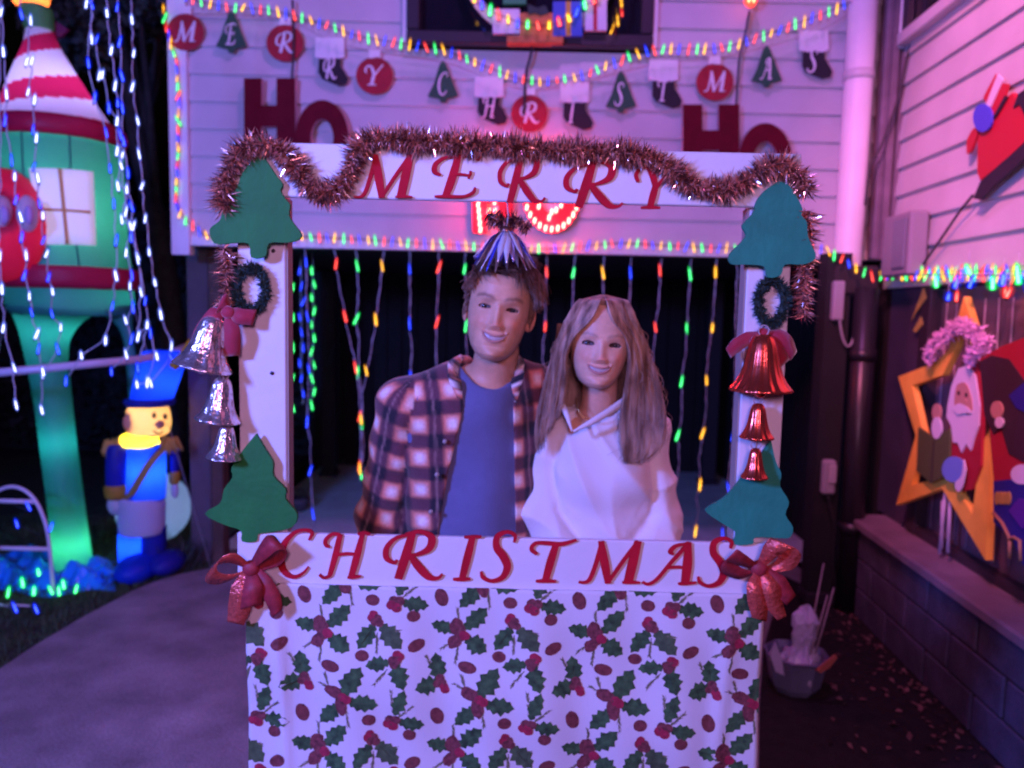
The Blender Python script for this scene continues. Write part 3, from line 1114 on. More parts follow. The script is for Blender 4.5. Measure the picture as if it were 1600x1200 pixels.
def wreath(label, px, py, rx, ry, Y):
    c = PY(px, py, Y)
    k = Y / FPX
    t = thing("small_wreath", label, "wreath", tuple(c), "small wreaths on the board posts")
    ring = [c + V((math.cos(a) * rx * k, 0, math.sin(a) * ry * k)) for a in [i * 2 * math.pi / 40 for i in range(41)]]
    mb = MB(); mb.tube(ring, .009, 8, cap=False); mb.build("ring", M_fir, t)
    mb = MB()
    for i in range(1500):
        a = rng.uniform(0, 6.283)
        p = c + V((math.cos(a) * rx * k, rng.uniform(-.008, .004), math.sin(a) * ry * k))
        d = V((rng.gauss(0, 1), -abs(rng.gauss(0, .7)), rng.gauss(0, 1))) + V((math.cos(a), 0, math.sin(a))) * .3
        strips(mb, p, d, rng.uniform(.010, .026), .0028)
    mb.build("needles", M_fir, t, kind="stuff")
    return t


def band(mb, pts, widths, wd, th=.0015, mi=0, n=5):
    """ribbon band through 3D points with its width along wd (a vector or list of vectors)"""
    P = [Vector(p) for p in spline(pts, n)]
    k = len(P)
    W = np.interp(np.linspace(0, 1, k), np.linspace(0, 1, len(widths)), widths)
    vs = []
    for i in range(k):
        u = wd if isinstance(wd, Vector) else wd[min(i * len(wd) // k, len(wd) - 1)]
        vs += [P[i] - u * W[i] / 2, P[i] + u * W[i] / 2]
    mb.add(vs, [(2 * i, 2 * i + 1, 2 * i + 3, 2 * i + 2) for i in range(k - 1)], mi, True)


def solid(o, th=.0016):
    m = o.modifiers.new("thickness", 'SOLIDIFY')
    m.thickness = th
    m.offset = 0
    return o


def velvet_bow(label, knot, loops, tails, Y, parts_w=20):
    """loops / tails: lists of px polylines that start at the knot"""
    k = Y / FPX
    c = PY(*knot, Y - .018)
    t = thing("velvet_bow", label, "bow", tuple(c), "red velvet bows under the small wreaths")
    mb = MB(); mb.ball(c, (.016, .010, .015)); mb.build("knot", M_velvet, t)
    for lp in loops + tails:
        mb = MB()
        pts = [PY(a, b, Y - .012 - .012 * math.sin(math.pi * i / max(1, len(lp) - 1))) for i, (a, b) in enumerate(lp)]
        a, b = Vector(pts[0]), Vector(pts[-1])
        u = (b - a).cross(V((0, 1, 0))).normalized() + V((0, .15, 0))
        band(mb, pts, [10 * k, parts_w * k * 1.1, parts_w * k * 1.15, parts_w * k * (1.2 if lp in tails else .9)], u)
        solid(mb.build("loop" if lp in loops else "tail", M_velvet, t), .003)
    return t


wreath("small dark wreath hanging under the dark green tree beside the bells of silver", 393, 452, 22, 32, BY - .012)
wreath("small dark wreath hanging under the teal tree above the biggest red bell", 1205, 472, 20, 32, BY - .012)
velvet_bow("red velvet bow hanging below the wreath over the silver bells", (356, 488), [[(356, 488), (338, 490), (318, 515), (306, 535)], [(352, 482), (342, 478), (350, 470), (358, 484)]],
           [[(358, 486), (375, 494), (398, 496)], [(357, 490), (363, 520), (362, 556)]], BY - .02, 21)
velvet_bow("red velvet bow with both ends out behind the biggest red bell", (1192, 522), [[(1190, 522), (1170, 528), (1150, 540), (1138, 552)], [(1194, 522), (1215, 524), (1230, 535), (1240, 556)]],
           [[(1190, 524), (1182, 535), (1178, 548)], [(1196, 524), (1215, 540), (1228, 566)]], BY - .02, 19)


def foil(name, color, rough=.16):
    return mat(name, color, rough, .95, noise=(18, .12), bump=(14, .25))


M_red_foil = mat("red_foil", (0.86, 0.13, 0.075), .22, .85, noise=(18, .12), bump=(14, .25))
M_silver_foil = mat("silver_foil", (0.88, 0.74, 0.72), .22, .86, noise=(26, .35), bump=(34, .9))
M_cord = mat("bell_cord", (.45, .4, .42), .6)


def bell(label, px, py_top, py_rim, w_px, Y, m, tilt=0.0, flutes=14, name="foil_bell", group=None, clapper=True, flute=.045):
    k = Y / FPX
    top = PY(px, py_top, Y)
    H = (py_rim - py_top) * k
    R = w_px * k / 2
    t = thing(name, label, "bell", tuple(top), group)
    rot = Matrix.Rotation(tilt, 3, 'Y')
    prof = [(.05, 0), (.24, .01), (.36, .07), (.44, .18), (.50, .34), (.57, .52), (.66, .68), (.80, .83), (.95, .93), (1.02, .97), (1.0, 1.0), (.93, .99), (.78, .85), (.62, .68), (.5, .4), (.4, .15)]
    rings = []
    n = 56
    for i, (r, h) in enumerate(prof):
        fl_ = flute * min(1, h * 3) if i < 10 else 0
        rings.append([top + rot @ V((R * r * (1 + fl_ * math.cos(flutes * a)) * math.cos(a), R * r * (1 + fl_ * math.cos(flutes * a)) * math.sin(a), -H * h)) for a in [2 * math.pi * j / n for j in range(n)]])
    mb = MB(); mb.loft(rings, cap=False); mb.build("bell_cup", m, t)
    mb = MB(); mb.tube([top + rot @ V((math.cos(a) * .012, 0, .008 + math.sin(a) * .012)) for a in [i * math.pi / 6 for i in range(13)]], .0018, 6, cap=False)
    mb.build("hanging_loop", M_cord, t)
    if clapper:
        mb = MB(); mb.ball(top + rot @ V((0, 0, -H * 1.0)), R * .22); mb.tube([top + rot @ V((0, 0, -H * .2)), top + rot @ V((0, 0, -H * .9))], .0015, 5)
        mb.build("clapper", m, t)
    return t


GR, GS = "red foil bells on the board", "silver foil bells on the board"
bell("biggest red foil bell of its string with a wide rim below the velvet bow", 1193, 522, 612, 94, BY - .05, M_red_foil, 0, 16, group=GR)
bell("middle red foil bell hanging between a bigger and a smaller red bell", 1185, 630, 686, 52, BY - .04, M_red_foil, 0, 12, group=GR)
bell("smallest red foil bell hanging over the teal cutout tree", 1181, 700, 748, 42, BY - .055, M_red_foil, 0, 10, group=GR)
bell("largest silver foil bell of its string, half covered by a red velvet bow", 335, 494, 578, 88, BY - .035, M_silver_foil, math.radians(14), 12, group=GS)
bell("middle silver foil bell hanging beside the white board post", 349, 590, 660, 68, BY - .03, M_silver_foil, math.radians(8), 11, group=GS)
bell("lowest silver foil bell hanging just above the dark green tree", 355, 664, 718, 55, BY - .03, M_silver_foil, math.radians(6), 10, group=GS)
t = thing("petal_bell", "silver and blue foil petal bell hanging mid board over the man's hair", "bell", tuple(PY(791, 356, BY - .01)), GS)
M_petal = [mat("silver_petal", (.90, .90, .96), .30, .45, bump=(60, .3)), mat("blue_petal", (.10, .14, .85), .22, .6, bump=(60, .3)), mat("lilac_petal", (.70, .55, .80), .25, .7, bump=(60, .3)), mat("bronze_petal", (.30, .13, .10), .3, .8, bump=(60, .3))]
c = PY(791, 361, BY - .012)
kb = BY / FPX
for i in range(34):
    a = 2 * math.pi * i / 34 + rng.uniform(-.08, .08)
    o_ = V((math.cos(a), math.sin(a), 0))
    r1, h1 = 52 * kb * rng.uniform(.85, 1.05), 48 * kb * rng.uniform(.78, 1.24)
    h1 *= 1.0 + .12 * abs(math.sin(a))
    u = V((-math.sin(a), math.cos(a), 0))
    mb = MB()
    P = [c + o_ * 8 * kb, c + o_ * r1 * .48 + V((0, 0, -h1 * .26)), c + o_ * r1 * .74 + V((0, 0, -h1 * .66)), c + o_ * r1 + V((0, 0, -h1))]
    band(mb, P, [.006, .019, .013, .001], u + o_ * rng.uniform(-.5, .5), n=3)
    solid(mb.build("petal", M_petal[(0, 1, 0, 2, 0, 3, 0, 1)[i % 8]], t), .0012)
mb = MB(); mb.ball(c, (10 * kb, 10 * kb, 8 * kb)); mb.build("cap", M_petal[3], t)
mb = MB(); mb.tube([c + V((0, 0, .004)), c + V((.004, 0, .035)), V((c.x, BY - .012, zt_b + .004))], .0018, 6); mb.build("hanging_cord", M_cord, t)
for pts in ([(1193, 612), (1186, 632)], [(1184, 686), (1181, 702)], [(345, 578), (350, 592)], [(353, 660), (356, 666)]):
    mb = MB(); mb.tube([PY(a, b, BY - .04) for a, b in pts], .0016, 6)
    mb.build("bell_cord", M_cord, label="short pale cord below the rim of the %s" % {(1193, 612): "biggest red foil bell", (1184, 686): "middle red foil bell", (345, 578): "largest silver foil bell", (353, 660): "middle silver foil bell"}[pts[0]], cat="cord")

# tinsel tuft over the middle bell, garland over the header
M_tinsel = mat("rose_gold_tinsel", (0.95, 0.47, 0.35), .34, .6)
M_tinsel2 = mat("pale_tinsel", (0.95, 0.74, 0.68), .14, .95)
M_tinsel3 = mat("dark_copper_tinsel", (0.22, 0.07, 0.06), .35, .7)


def garland(label, px_pts, R_px, Y, n_per_m, name="tinsel_garland", cat="tinsel garland", mats=None):
    P = [PY(a, b, Y) for a, b in spline(px_pts, 8)]
    P = [Vector(p) for p in resample(P, .006)]
    t = thing(name, label, cat, tuple(P[len(P) // 2]))
    mb = MB(); mb.tube(P[::3] if len(P) > 6 else P, .0025, 6); mb.build("core_cord", M_tinsel3, t)
    mb = MB()
    L = .006 * len(P)
    for i in range(int(L * n_per_m)):
        q = rng.randrange(len(P) - 1)
        p = P[q]
        tg = (P[q + 1] - p).normalized()
        d = V((rng.gauss(0, 1), rng.gauss(0, .8), rng.gauss(0, 1)))
        d = d - tg * d.dot(tg) * .7
        d.z -= .35
        strips(mb, p + V((0, rng.uniform(-.008, .008), 0)), d, R_px * Y / FPX * rng.uniform(.45, 1.15) * (1 + .18 * math.sin(q * .31) + .1 * math.sin(q * .83)), rng.uniform(.0016, .0034), rng.choice((0, 0, 0, 1, 1, 2, 2)), rng.uniform(-.006, .006))
    mb.build("tinsel_strands", mats or [M_tinsel, M_tinsel2, M_tinsel3], t, kind="stuff")
    return t


garland("copper tinsel garland draped along the header board and looped over its ends",
        [(350, 325), (352, 285), (372, 242), (402, 226), (436, 232), (462, 262), (490, 300), (520, 300), (546, 272), (562, 230), (585, 216), (640, 219), (700, 222), (760, 226), (830, 231), (900, 235), (970, 238), (1022, 248), (1052, 268), (1080, 290), (1125, 296), (1165, 284), (1190, 264), (1222, 258), (1250, 276), (1262, 305)],
        25, BY - .034, 12000)
garland("short copper tinsel tail hanging below the dark green upper tree", [(352, 388), (356, 420), (352, 455), (345, 478)], 24, BY - .02, 2600, "tinsel_tail", "tinsel")
garland("long copper tinsel tail hanging beside the white board post with the red bells", [(1262, 330), (1264, 372), (1256, 420), (1256, 470), (1256, 500)], 24, BY - .01, 3400, "tinsel_tail", "tinsel")
garland("dark tinsel tuft above the silver bell in the middle of the board", [(762, 336), (778, 346), (796, 342), (814, 348), (828, 360)], 19, BY + .01, 7000, "tinsel_tuft", "tinsel", [mat("dark_tuft", (.10, .035, .045), .4, .5), M_tinsel, mat("dark_tuft", (.1, .035, .045), .4, .5)])

# glitter bows on the lower corners
M_glit = mat("red_glitter_ribbon", (0.92, 0.17, 0.12), .24, .55, noise=(260, .25), bump=(85, .7))
M_glit_d = mat("red_ribbon_back", (0.34, 0.03, 0.04), .6, noise=(60, .3))


def glitter_bow(label, knot, pieces, Y):
    k = Y / FPX
    c = PY(*knot, Y - .02)
    t = thing("glitter_bow", label, "bow", tuple(c), "red glitter bows on the lower board corners")
    mb = MB(); mb.ball(c, (.020, .014, .020), rot=Matrix.Rotation(.4, 3, 'Y')); mb.build("knot", M_glit_d, t)
    for nm, pts, w, m, dy in pieces:
        mb = MB()
        P = [PY(a, b, Y - d) for a, b, d in pts]
        a, b = Vector(P[0]), Vector(P[-1])
        d0 = Vector(P[1]) - a
        u = (d0.cross(V((0, 1, 0)))).normalized() + V((0, dy, 0))
        band(mb, P, [x * k for x in w], u.normalized())
        solid(mb.build(nm, m, t), .002)
    return t


glitter_bow("red glitter bow at the corner beside the C of the lower word", (392, 888), [
    ("loop", [(390, 886, .02), (362, 872, .05), (338, 880, .055), (330, 900, .04), (352, 905, .02), (388, 892, .012)], [12, 30, 40, 40, 34, 14], M_glit, .5),
    ("loop", [(394, 884, .02), (412, 862, .045), (426, 848, .05), (440, 852, .03), (430, 874, .012), (396, 890, .01)], [12, 26, 32, 32, 26, 12], M_glit_d, .5),
    ("tail", [(388, 892, .018), (378, 920, .035), (374, 950, .03), (368, 974, .028)], [14, 34, 36, 26], M_glit, .1),
    ("tail", [(392, 892, .02), (394, 920, .04), (392, 948, .034)], [14, 32, 34], M_glit_d, .1),
    ("tail", [(398, 890, .018), (414, 912, .03), (428, 938, .026), (434, 958, .024)], [14, 26, 28, 20], M_glit_d, .1)], BY - .036)
glitter_bow("red glitter bow at the corner beside the S of the lower word", (1186, 888), [
    ("loop", [(1182, 886, .02), (1160, 876, .045), (1142, 868, .05), (1136, 884, .03), (1160, 898, .012), (1184, 892, .01)], [12, 24, 30, 30, 24, 12], M_glit_d, .5),
    ("loop", [(1188, 884, .02), (1206, 860, .045), (1222, 848, .05), (1234, 862, .04), (1224, 884, .02), (1190, 892, .012)], [12, 28, 36, 36, 28, 14], M_glit, .5),
    ("tail", [(1186, 892, .02), (1182, 918, .04), (1184, 945, .034), (1186, 968, .03)], [14, 34, 36, 26], M_glit, .1),
    ("tail", [(1190, 892, .02), (1204, 920, .04), (1212, 948, .03), (1222, 966, .028)], [14, 26, 26, 16], M_glit, .1),
    ("tail", [(1194, 890, .018), (1216, 912, .03), (1236, 938, .03)], [14, 30, 22], M_glit_d, .1)], BY - .036)
# ================================================================== bulbs and light strings
BC = {'R': (1.0, .03, .03), 'G': (.0, .9, .12), 'A': (1.0, .36, .0), 'B': (.0, .02, 1.0), 'W': (.14, .20, 1.0)}
CORE = {'R': (1.0, .12, .10), 'G': (.16, 1.0, .40), 'A': (1.0, .56, .08), 'B': (.06, .10, 1.0), 'W': (.80, .85, 1.0)}
CORE_STRENGTH, SHELL_STRENGTH = 10.0, 2.1


def emit_mat(name, color, strength):
    m = bpy.data.materials.new(name)
    m.use_nodes = True
    nt = m.node_tree
    nt.nodes.remove(nt.nodes["Principled BSDF"])
    e = nt.nodes.new("ShaderNodeEmission")
    e.inputs[0].default_value = (*color, 1)
    e.inputs[1].default_value = strength
    nt.links.new(e.outputs[0], nt.nodes["Material Output"].inputs[0])
    MATS[name] = m
    return m


CN = {'R': 'red', 'G': 'green', 'A': 'amber', 'B': 'blue', 'W': 'white'}
SHELL_M = {c: emit_shell("bulb_shell_" + CN[c], BC[c], SHELL_STRENGTH, .5) for c in BC}
CORE_M = {c: emit_mat("bulb_core_" + CN[c], CORE[c], CORE_STRENGTH) for c in BC}
HALO_M = {c: emit_shell("bulb_halo_" + CN[c], BC[c], 1.2, .13) for c in BC}      # added outer shell, a faint emissive glow halo round each bulb
M_cap = mat("bulb_socket", (.03, .05, .035), .6)
BULB = {}


def bulb_mesh(c, L=.060, rs=.0046, rc=.0013):
    key = (c, L, rs, rc)
    if key in BULB:
        return BULB[key]
    mb = MB()
    z = -L / 2
    mb.tube([(0, 0, z), (0, 0, z + .004), (0, 0, z + L * .5), (0, 0, z + L * .85), (0, 0, z + L)], [rs * .6, rs, rs, rs * .7, rs * .15], 7, 0)
    mb.tube([(0, 0, z + .006), (0, 0, z + L * .5), (0, 0, z + L - .010)], [rc, rc, rc * .5], 6, 1)
    mb.tube([(0, 0, z - .006), (0, 0, z + .001)], rs * .75, 6, 2)
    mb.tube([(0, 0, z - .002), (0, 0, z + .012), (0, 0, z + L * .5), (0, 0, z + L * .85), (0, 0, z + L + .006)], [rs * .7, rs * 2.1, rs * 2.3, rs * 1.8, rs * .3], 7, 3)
    me = bpy.data.meshes.new("bulb")
    me.from_pydata(mb.v, [], mb.f)
    for m in (SHELL_M[c], CORE_M[c], M_cap, HALO_M[c]):
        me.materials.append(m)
    me.polygons.foreach_set("material_index", mb.mi)
    me.polygons.foreach_set("use_smooth", mb.smooth)
    BULB[key] = me
    return me


def put_bulb(parent, p, c, tilt=10, size=None):
    me = bulb_mesh(c, *(size or ()))
    o = link("bulb", me, parent, loc=Vector(p) - base_of(parent))
    o.rotation_euler = (math.radians(rng.gauss(0, 8)), math.radians(tilt + rng.gauss(0, 6)), rng.uniform(0, 6.28))
    k = rng.uniform(.78, 1.18)
    o.scale = (k, k, rng.uniform(.85, 1.15))
    return o


def wobble(pts, amp, step=.03):
    P = resample(pts, step)
    if len(P) < 2:
        P = pts
    return [Vector(p) + V((rng.uniform(-amp, amp), rng.uniform(-amp, amp), rng.uniform(-amp, amp) * .4)) for p in P]


def light_string(label, pts3, seq, spacing, group, tilt=12, wire=None, wire_r=.0025, size=None, drop=0.0, start=0.0, name="light_string"):
    pts3 = [Vector(p) for p in pts3]
    t = thing(name, label, "light string", tuple(pts3[0]), group)
    mb = MB(); mb.tube(wobble(pts3, .003), wire_r, 5); mb.build("wire", wire or M_wire_dark, t)
    P = resample(pts3, spacing)
    for i, p in enumerate(P):
        c = seq[i % len(seq)]
        if c != '-':
            put_bulb(t, Vector(p) + V((rng.uniform(-.004, .004), 0, drop + rng.uniform(-.003, .003))), c, tilt, size)
    return t


def strand(label, poly, bulbs, Y, group, wire_px=None, size=(.074, .0048, .0014), tilt=10, twist=True, name="light_strand"):
    """hanging strand: wire polyline in photo pixels on depth Y, bulbs [(x, y, colour)]"""
    pts = [PY(a, b, Y) for a, b in poly]
    t = thing(name, label, "light strand", tuple(pts[0]), group)
    mb = MB()
    w1 = wobble([np.array(p) for p in pts], .005, .035)
    mb.tube(w1, .0028, 5)
    if twist:
        w2 = wobble([np.array(p) for p in pts], .006, .035)
        mb.tube(w2, .0022, 5)
    mb.build("wire", M_wire_clear, t)
    for a, b, c in bulbs:
        put_bulb(t, PY(a, b, Y - .008), c, tilt, size)
    return t


GB = "multicoloured light strings on the house"
sw = spline([(252, -24), (300, -2), (352, 10), (420, 16), (500, 36), (560, 56), (640, 70), (700, 80), (760, 104), (810, 122), (850, 127), (900, 120), (960, 98), (1010, 80), (1060, 76), (1115, 76), (1165, 65), (1220, 46), (1290, 20), (1345, -4)], 6)
light_string("multicoloured light string swagged under the upper window across the letter banner", [PY(a, b, WF - .13) for a, b in sw], "RGAB", .0455, GB)
lv = spline([(256, 14), (260, 45), (270, 75), (277, 110), (279, 180), (277, 250), (274, 310), (285, 338), (300, 352), (318, 366), (345, 372)], 6)
light_string("multicoloured light string running down the white corner board of the upper storey", [PY(a, b, WF - .07) for a, b in lv], "AGRB", .046, GB)
bt = spline([(345, 372, WF - .07), (400, 371, WF - .07), (470, 370, WF - .07), (560, 374, WF - .07), (640, 379, WF - .07), (735, 384, WF - .07), (840, 389, WF - .07), (900, 386, WF - .07), (960, 380, WF - .07), (1000, 381, WF - .07), (1060, 385, WF - .07), (1140, 388, WF - .07), (1200, 389, WF - .09), (1270, 386, 4.22), (1305, 399, 4.12), (1340, 420, 4.05), (1366, 434, 4.0)], 6)
light_string("multicoloured light string along the bottom edge of the upper storey over the people", [PY(a, b, y) for a, b, y in bt], "RBAG", .0455, GB)
rt = spline([(1364, 434), (1400, 427), (1450, 425), (1500, 424), (1560, 424), (1640, 424)], 6)
light_string("multicoloured light string along the bottom of the pink side wall over the big window", [PW(a, b, OFF + .06) for a, b in rt], "RBAG", .040, GB)
rt2 = spline([(1408, 432), (1450, 430), (1500, 430), (1560, 431), (1640, 433)], 6)
light_string("second denser light string doubled over the first above the big window", [PW(a, b, OFF + .085) for a, b in rt2], "AGRB", .055, GB)
t = thing("icicle_lights", "large green and blue icicle bulbs dropping over the top of the big side window", "icicle lights", tuple(PW(1500, 430, OFF + .1)))
mb = MB(); mb.tube([PW(a, b, OFF + .11) for a, b in [(1420, 428), (1500, 429), (1600, 428), (1660, 428)]], .0025, 5)
for a, b, c, k in ((1462, 438, 'G', 1.3), (1494, 441, 'B', 1.2), (1518, 440, 'B', 1.3), (1513, 422, 'G', 1.2), (1551, 442, 'G', 1.3), (1567, 436, 'B', 1.3), (1590, 428, 'G', 1.5), (1482, 463, 'B', 1.0), (1495, 463, 'R', .9), (1571, 457, 'R', .9), (1576, 457, 'R', .9), (1610, 445, 'B', 1.3), (1635, 440, 'G', 1.4)):
    p = PW(a, b, OFF + .11)
    mb.tube([p + V((0, 0, .08)), p], .002, 4)
    put_bulb(t, p, c, 12, (.05 * k, .009 * k, .004 * k))
mb.build("wire", M_wire_clear, t)

GC = "light strands hanging in the carport opening"
YS = WF + .03
strand("red strand slanting in to meet the green strand left of the man", [(522, 384), (525, 412), (532, 455), (539, 495), (548, 535), (557, 575), (562, 620), (564, 660), (563, 738), (562, 752)], [(525, 412, 'R'), (539, 494, 'R'), (555, 574, 'R'), (562, 650, 'R'), (561, 728, 'R')], YS, GC)
strand("green strand joining red and amber strands at its lower end left of the man", [(556, 386), (558, 414), (560, 455), (557, 498), (561, 540), (560, 582), (567, 620), (565, 660), (568, 700), (563, 742), (562, 756)], [(558, 415, 'G'), (557, 498, 'G'), (559, 582, 'G'), (565, 662, 'G'), (564, 741, 'G')], YS + .012, GC)
strand("amber strand slanting left to meet the green strand beside the man's sleeve", [(600, 388), (597, 415), (592, 460), (588, 498), (580, 545), (573, 580), (566, 615), (566, 652), (564, 730)], [(597, 415, 'A'), (587, 499, 'A'), (572, 579, 'A'), (564, 655, 'A'), (562, 732, 'A')], YS - .012, GC)
strand("blue strand hanging straight down above the man's plaid shoulder", [(641, 388), (640, 420), (641, 465), (640, 505), (643, 545), (642, 600)], [(640, 420, 'B'), (640, 505, 'B'), (642, 588, 'B')], YS, GC)
strand("red strand hanging between the blue strand and the man's head", [(686, 392), (686, 418), (684, 460), (683, 503), (681, 540), (682, 590)], [(686, 417, 'R'), (683, 503, 'R'), (682, 585, 'R')], YS, GC)
strand("green strand hanging beside the man's ear", [(728, 394), (726, 420), (730, 465), (728, 508), (730, 580)], [(726, 420, 'G'), (728, 509, 'G')], YS, GC)
strand("red strand hanging between the man's and the woman's heads", [(855, 398), (854, 425), (853, 465), (852, 510), (848, 545), (849, 600)], [(854, 425, 'R'), (852, 510, 'R'), (849, 590, 'R')], YS, GC)
strand("green strand ending behind the hair of the woman nearest the man", [(899, 398), (896, 427), (895, 460), (893, 500), (894, 560)], [(896, 426, 'G'), (894, 510, 'G')], YS, GC)
strand("amber strand hanging over the top of the woman's head", [(944, 400), (942, 426), (943, 470), (942, 520)], [(942, 426, 'A'), (942, 511, 'A')], YS, GC)
strand("blue strand hanging over the far side of the woman's head", [(987, 402), (985, 426), (984, 470), (982, 530)], [(985, 426, 'B'), (983, 511, 'B')], YS, GC)
strand("red strand hanging close beside the woman's long hair", [(1034, 404), (1031, 422), (1030, 465), (1024, 510), (1021, 555), (1018, 600), (1015, 640)], [(1031, 422, 'R'), (1024, 511, 'R'), (1018, 596, 'R')], YS, GC)
strand("green strand hanging clear between the woman and the white post", [(1080, 404), (1079, 428), (1075, 470), (1074, 513), (1070, 555), (1065, 596), (1066, 640), (1060, 680), (1061, 720), (1057, 765)], [(1078, 428, 'G'), (1073, 513, 'G'), (1065, 596, 'G'), (1059, 680, 'G')], YS, GC)
strand("amber strand hanging clear beside the green one, crooked towards its end", [(1120, 404), (1118, 425), (1116, 470), (1113, 512), (1106, 555), (1104, 593), (1103, 640), (1098, 677), (1092, 720), (1094, 757), (1087, 780), (1093, 800), (1084, 822), (1090, 845)], [(1118, 425, 'A'), (1113, 512, 'A'), (1104, 594, 'A'), (1098, 677, 'A'), (1094, 757, 'A'), (1087, 830, 'A')], YS, GC)
strand("blue strand half hidden by the white post with the red bells", [(1152, 404), (1150, 500), (1148, 600), (1145, 680), (1141, 720), (1138, 760), (1130, 835)], [(1145, 681, 'B'), (1138, 762, 'B'), (1129, 835, 'B')], YS, GC)
strand("long blue strand nearest the white post with the silver bells", [(476, 388), (478, 410), (480, 495), (483, 575), (480, 660), (486, 700), (485, 735), (487, 770), (489, 803), (490, 826)], [(478, 409, 'B'), (480, 494, 'B'), (482, 576, 'B'), (480, 658, 'B'), (485, 735, 'B'), (489, 803, 'B')], YS - .02, GC)
SM = (.066, .0046, .0013)
strand("dense green strand right at the inner edge of the white post", [(454, 395), (455, 500), (456, 600), (453, 650)], [(453 + (i % 2) * 5, 425 + i * 23.6, 'G') for i in range(10)], YS + .5, GC, size=SM, tilt=14)
strand("dense blue strand between two dense green strands by the white post", [(470, 395), (471, 500), (471, 600), (474, 640)], [(470 + (i % 3) * 3 - 2, 423 + i * 24, 'B') for i in range(9)], YS + .55, GC, size=SM, tilt=14)
strand("dense green strand just right of the dense blue strand by the white post", [(488, 395), (489, 500), (488, 600), (486, 645)], [(487 + (i % 2) * 4, 423 + i * 21, 'G') for i in range(11)], YS + .5, GC, size=SM, tilt=14)

# white and blue strands falling from above on the left
GT2 = "white and blue strands in front of the inflatable tower"
YT = 3.3
TS = [
    ("white and blue strand farthest from the house, over the tower's roof edge", [(2, 18, 'W'), (5, 80, 'W'), (10, 146, 'W'), (8, 188, 'B'), (18, 250, 'B'), (23, 275, 'W'), (25, 312, 'B'), (32, 338, 'W'), (34, 370, 'B'), (41, 398, 'W'), (38, 430, 'B'), (46, 462, 'W'), (49, 488, 'B'), (58, 521, 'W'), (60, 545, 'B'), (67, 580, 'W')]),
    ("white and blue strand falling down the middle of the striped roof", [(33, 22, 'B'), (48, 31, 'W'), (42, 95, 'W'), (50, 94, 'W'), (44, 143, 'W'), (54, 155, 'W'), (52, 202, 'B'), (57, 215, 'W'), (53, 260, 'B'), (59, 277, 'W'), (62, 318, 'B'), (67, 336, 'W'), (68, 375, 'B'), (73, 396, 'W'), (76, 433, 'B'), (82, 455, 'W'), (81, 490, 'B'), (95, 511, 'W'), (90, 545, 'B'), (67, 584, 'W'), (65, 640, 'W')]),
    ("strand starting above the roof and ending over the dark arch of the tower", [(135, 5, 'W'), (143, 6, 'B'), (138, 98, 'B'), (148, 152, 'B'), (166, 207, 'B'), (172, 263, 'B'), (178, 318, 'B'), (182, 375, 'B'), (181, 430, 'W'), (176, 478, 'B'), (165, 531, 'W'), (127, 555, 'W'), (103, 595, 'B')]),
    ("strand of mostly white bulbs just right of the roof's peak", [(143, 60, 'W'), (151, 61, 'B'), (155, 117, 'W'), (160, 116, 'W'), (170, 168, 'B'), (183, 188, 'W'), (183, 235, 'W'), (191, 243, 'W'), (184, 290, 'W'), (198, 295, 'W'), (190, 342, 'W'), (204, 353, 'W'), (197, 394, 'W'), (206, 430, 'B'), (203, 446, 'W'), (208, 480, 'B'), (196, 500, 'W'), (206, 529, 'B'), (197, 553, 'W'), (174, 580, 'B')]),
    ("white strand hanging past the tower's gift shaped window", [(167, 20, 'W'), (174, 78, 'W'), (180, 133, 'W'), (184, 160, 'B'), (188, 210, 'B'), (189, 258, 'W'), (197, 330, 'W'), (205, 370, 'B'), (215, 405, 'W'), (220, 456, 'W'), (216, 525, 'W'), (230, 507, 'W'), (215, 574, 'B')]),
    ("blue strand hanging against the dark sky between tower and house", [(183, 11, 'B'), (187, 65, 'B'), (190, 118, 'B'), (191, 168, 'B'), (193, 220, 'B'), (200, 270, 'B'), (205, 322, 'B'), (209, 352, 'W'), (215, 400, 'W'), (227, 470, 'B'), (235, 520, 'B'), (245, 556, 'W'), (230, 597, 'W')]),
    ("outermost white strand nearest the house corner, ending over the blue hat", [(206, 30, 'W'), (209, 83, 'W'), (207, 135, 'W'), (215, 188, 'W'), (217, 240, 'W'), (222, 290, 'W'), (227, 341, 'W'), (233, 393, 'W'), (242, 441, 'W'), (251, 491, 'W'), (268, 540, 'W'), (267, 558, 'B'), (235, 597, 'W'), (214, 600, 'W')]),
    ("short white strand hanging low at the edge of the lawn past the tower's green leg", [(0, 400, 'W'), (3, 451, 'W'), (5, 512, 'W'), (22, 574, 'W'), (25, 632, 'W')]),
]
for lab, bl in TS:
    bl = [(a, b, c) for a, b, c in bl]
    poly = [(bl[0][0], -60), ] + [(a, b) for a, b, c in bl]
    strand(lab, poly, bl, YT + rng.uniform(-.12, .12), GT2, size=(.050, .0050, .0018), tilt=9, twist=False)

# ================================================================== the letter banner on the wall
M_tag_red = mat("felt_red", (0.36, 0.010, 0.025), .8, sheen=.3, noise=(25, .15))
M_tag_green = mat("felt_green", (0.02, 0.10, 0.05), .8, sheen=.3, noise=(25, .15))
M_tag_black = mat("felt_black", (0.012, 0.010, 0.016), .8, sheen=.3)
M_tag_white = mat("felt_white", (0.78, 0.76, 0.78), .8, sheen=.3)
YBN = WF - .05
kk = YBN / FPX
bc = PY(800, 120, YBN)


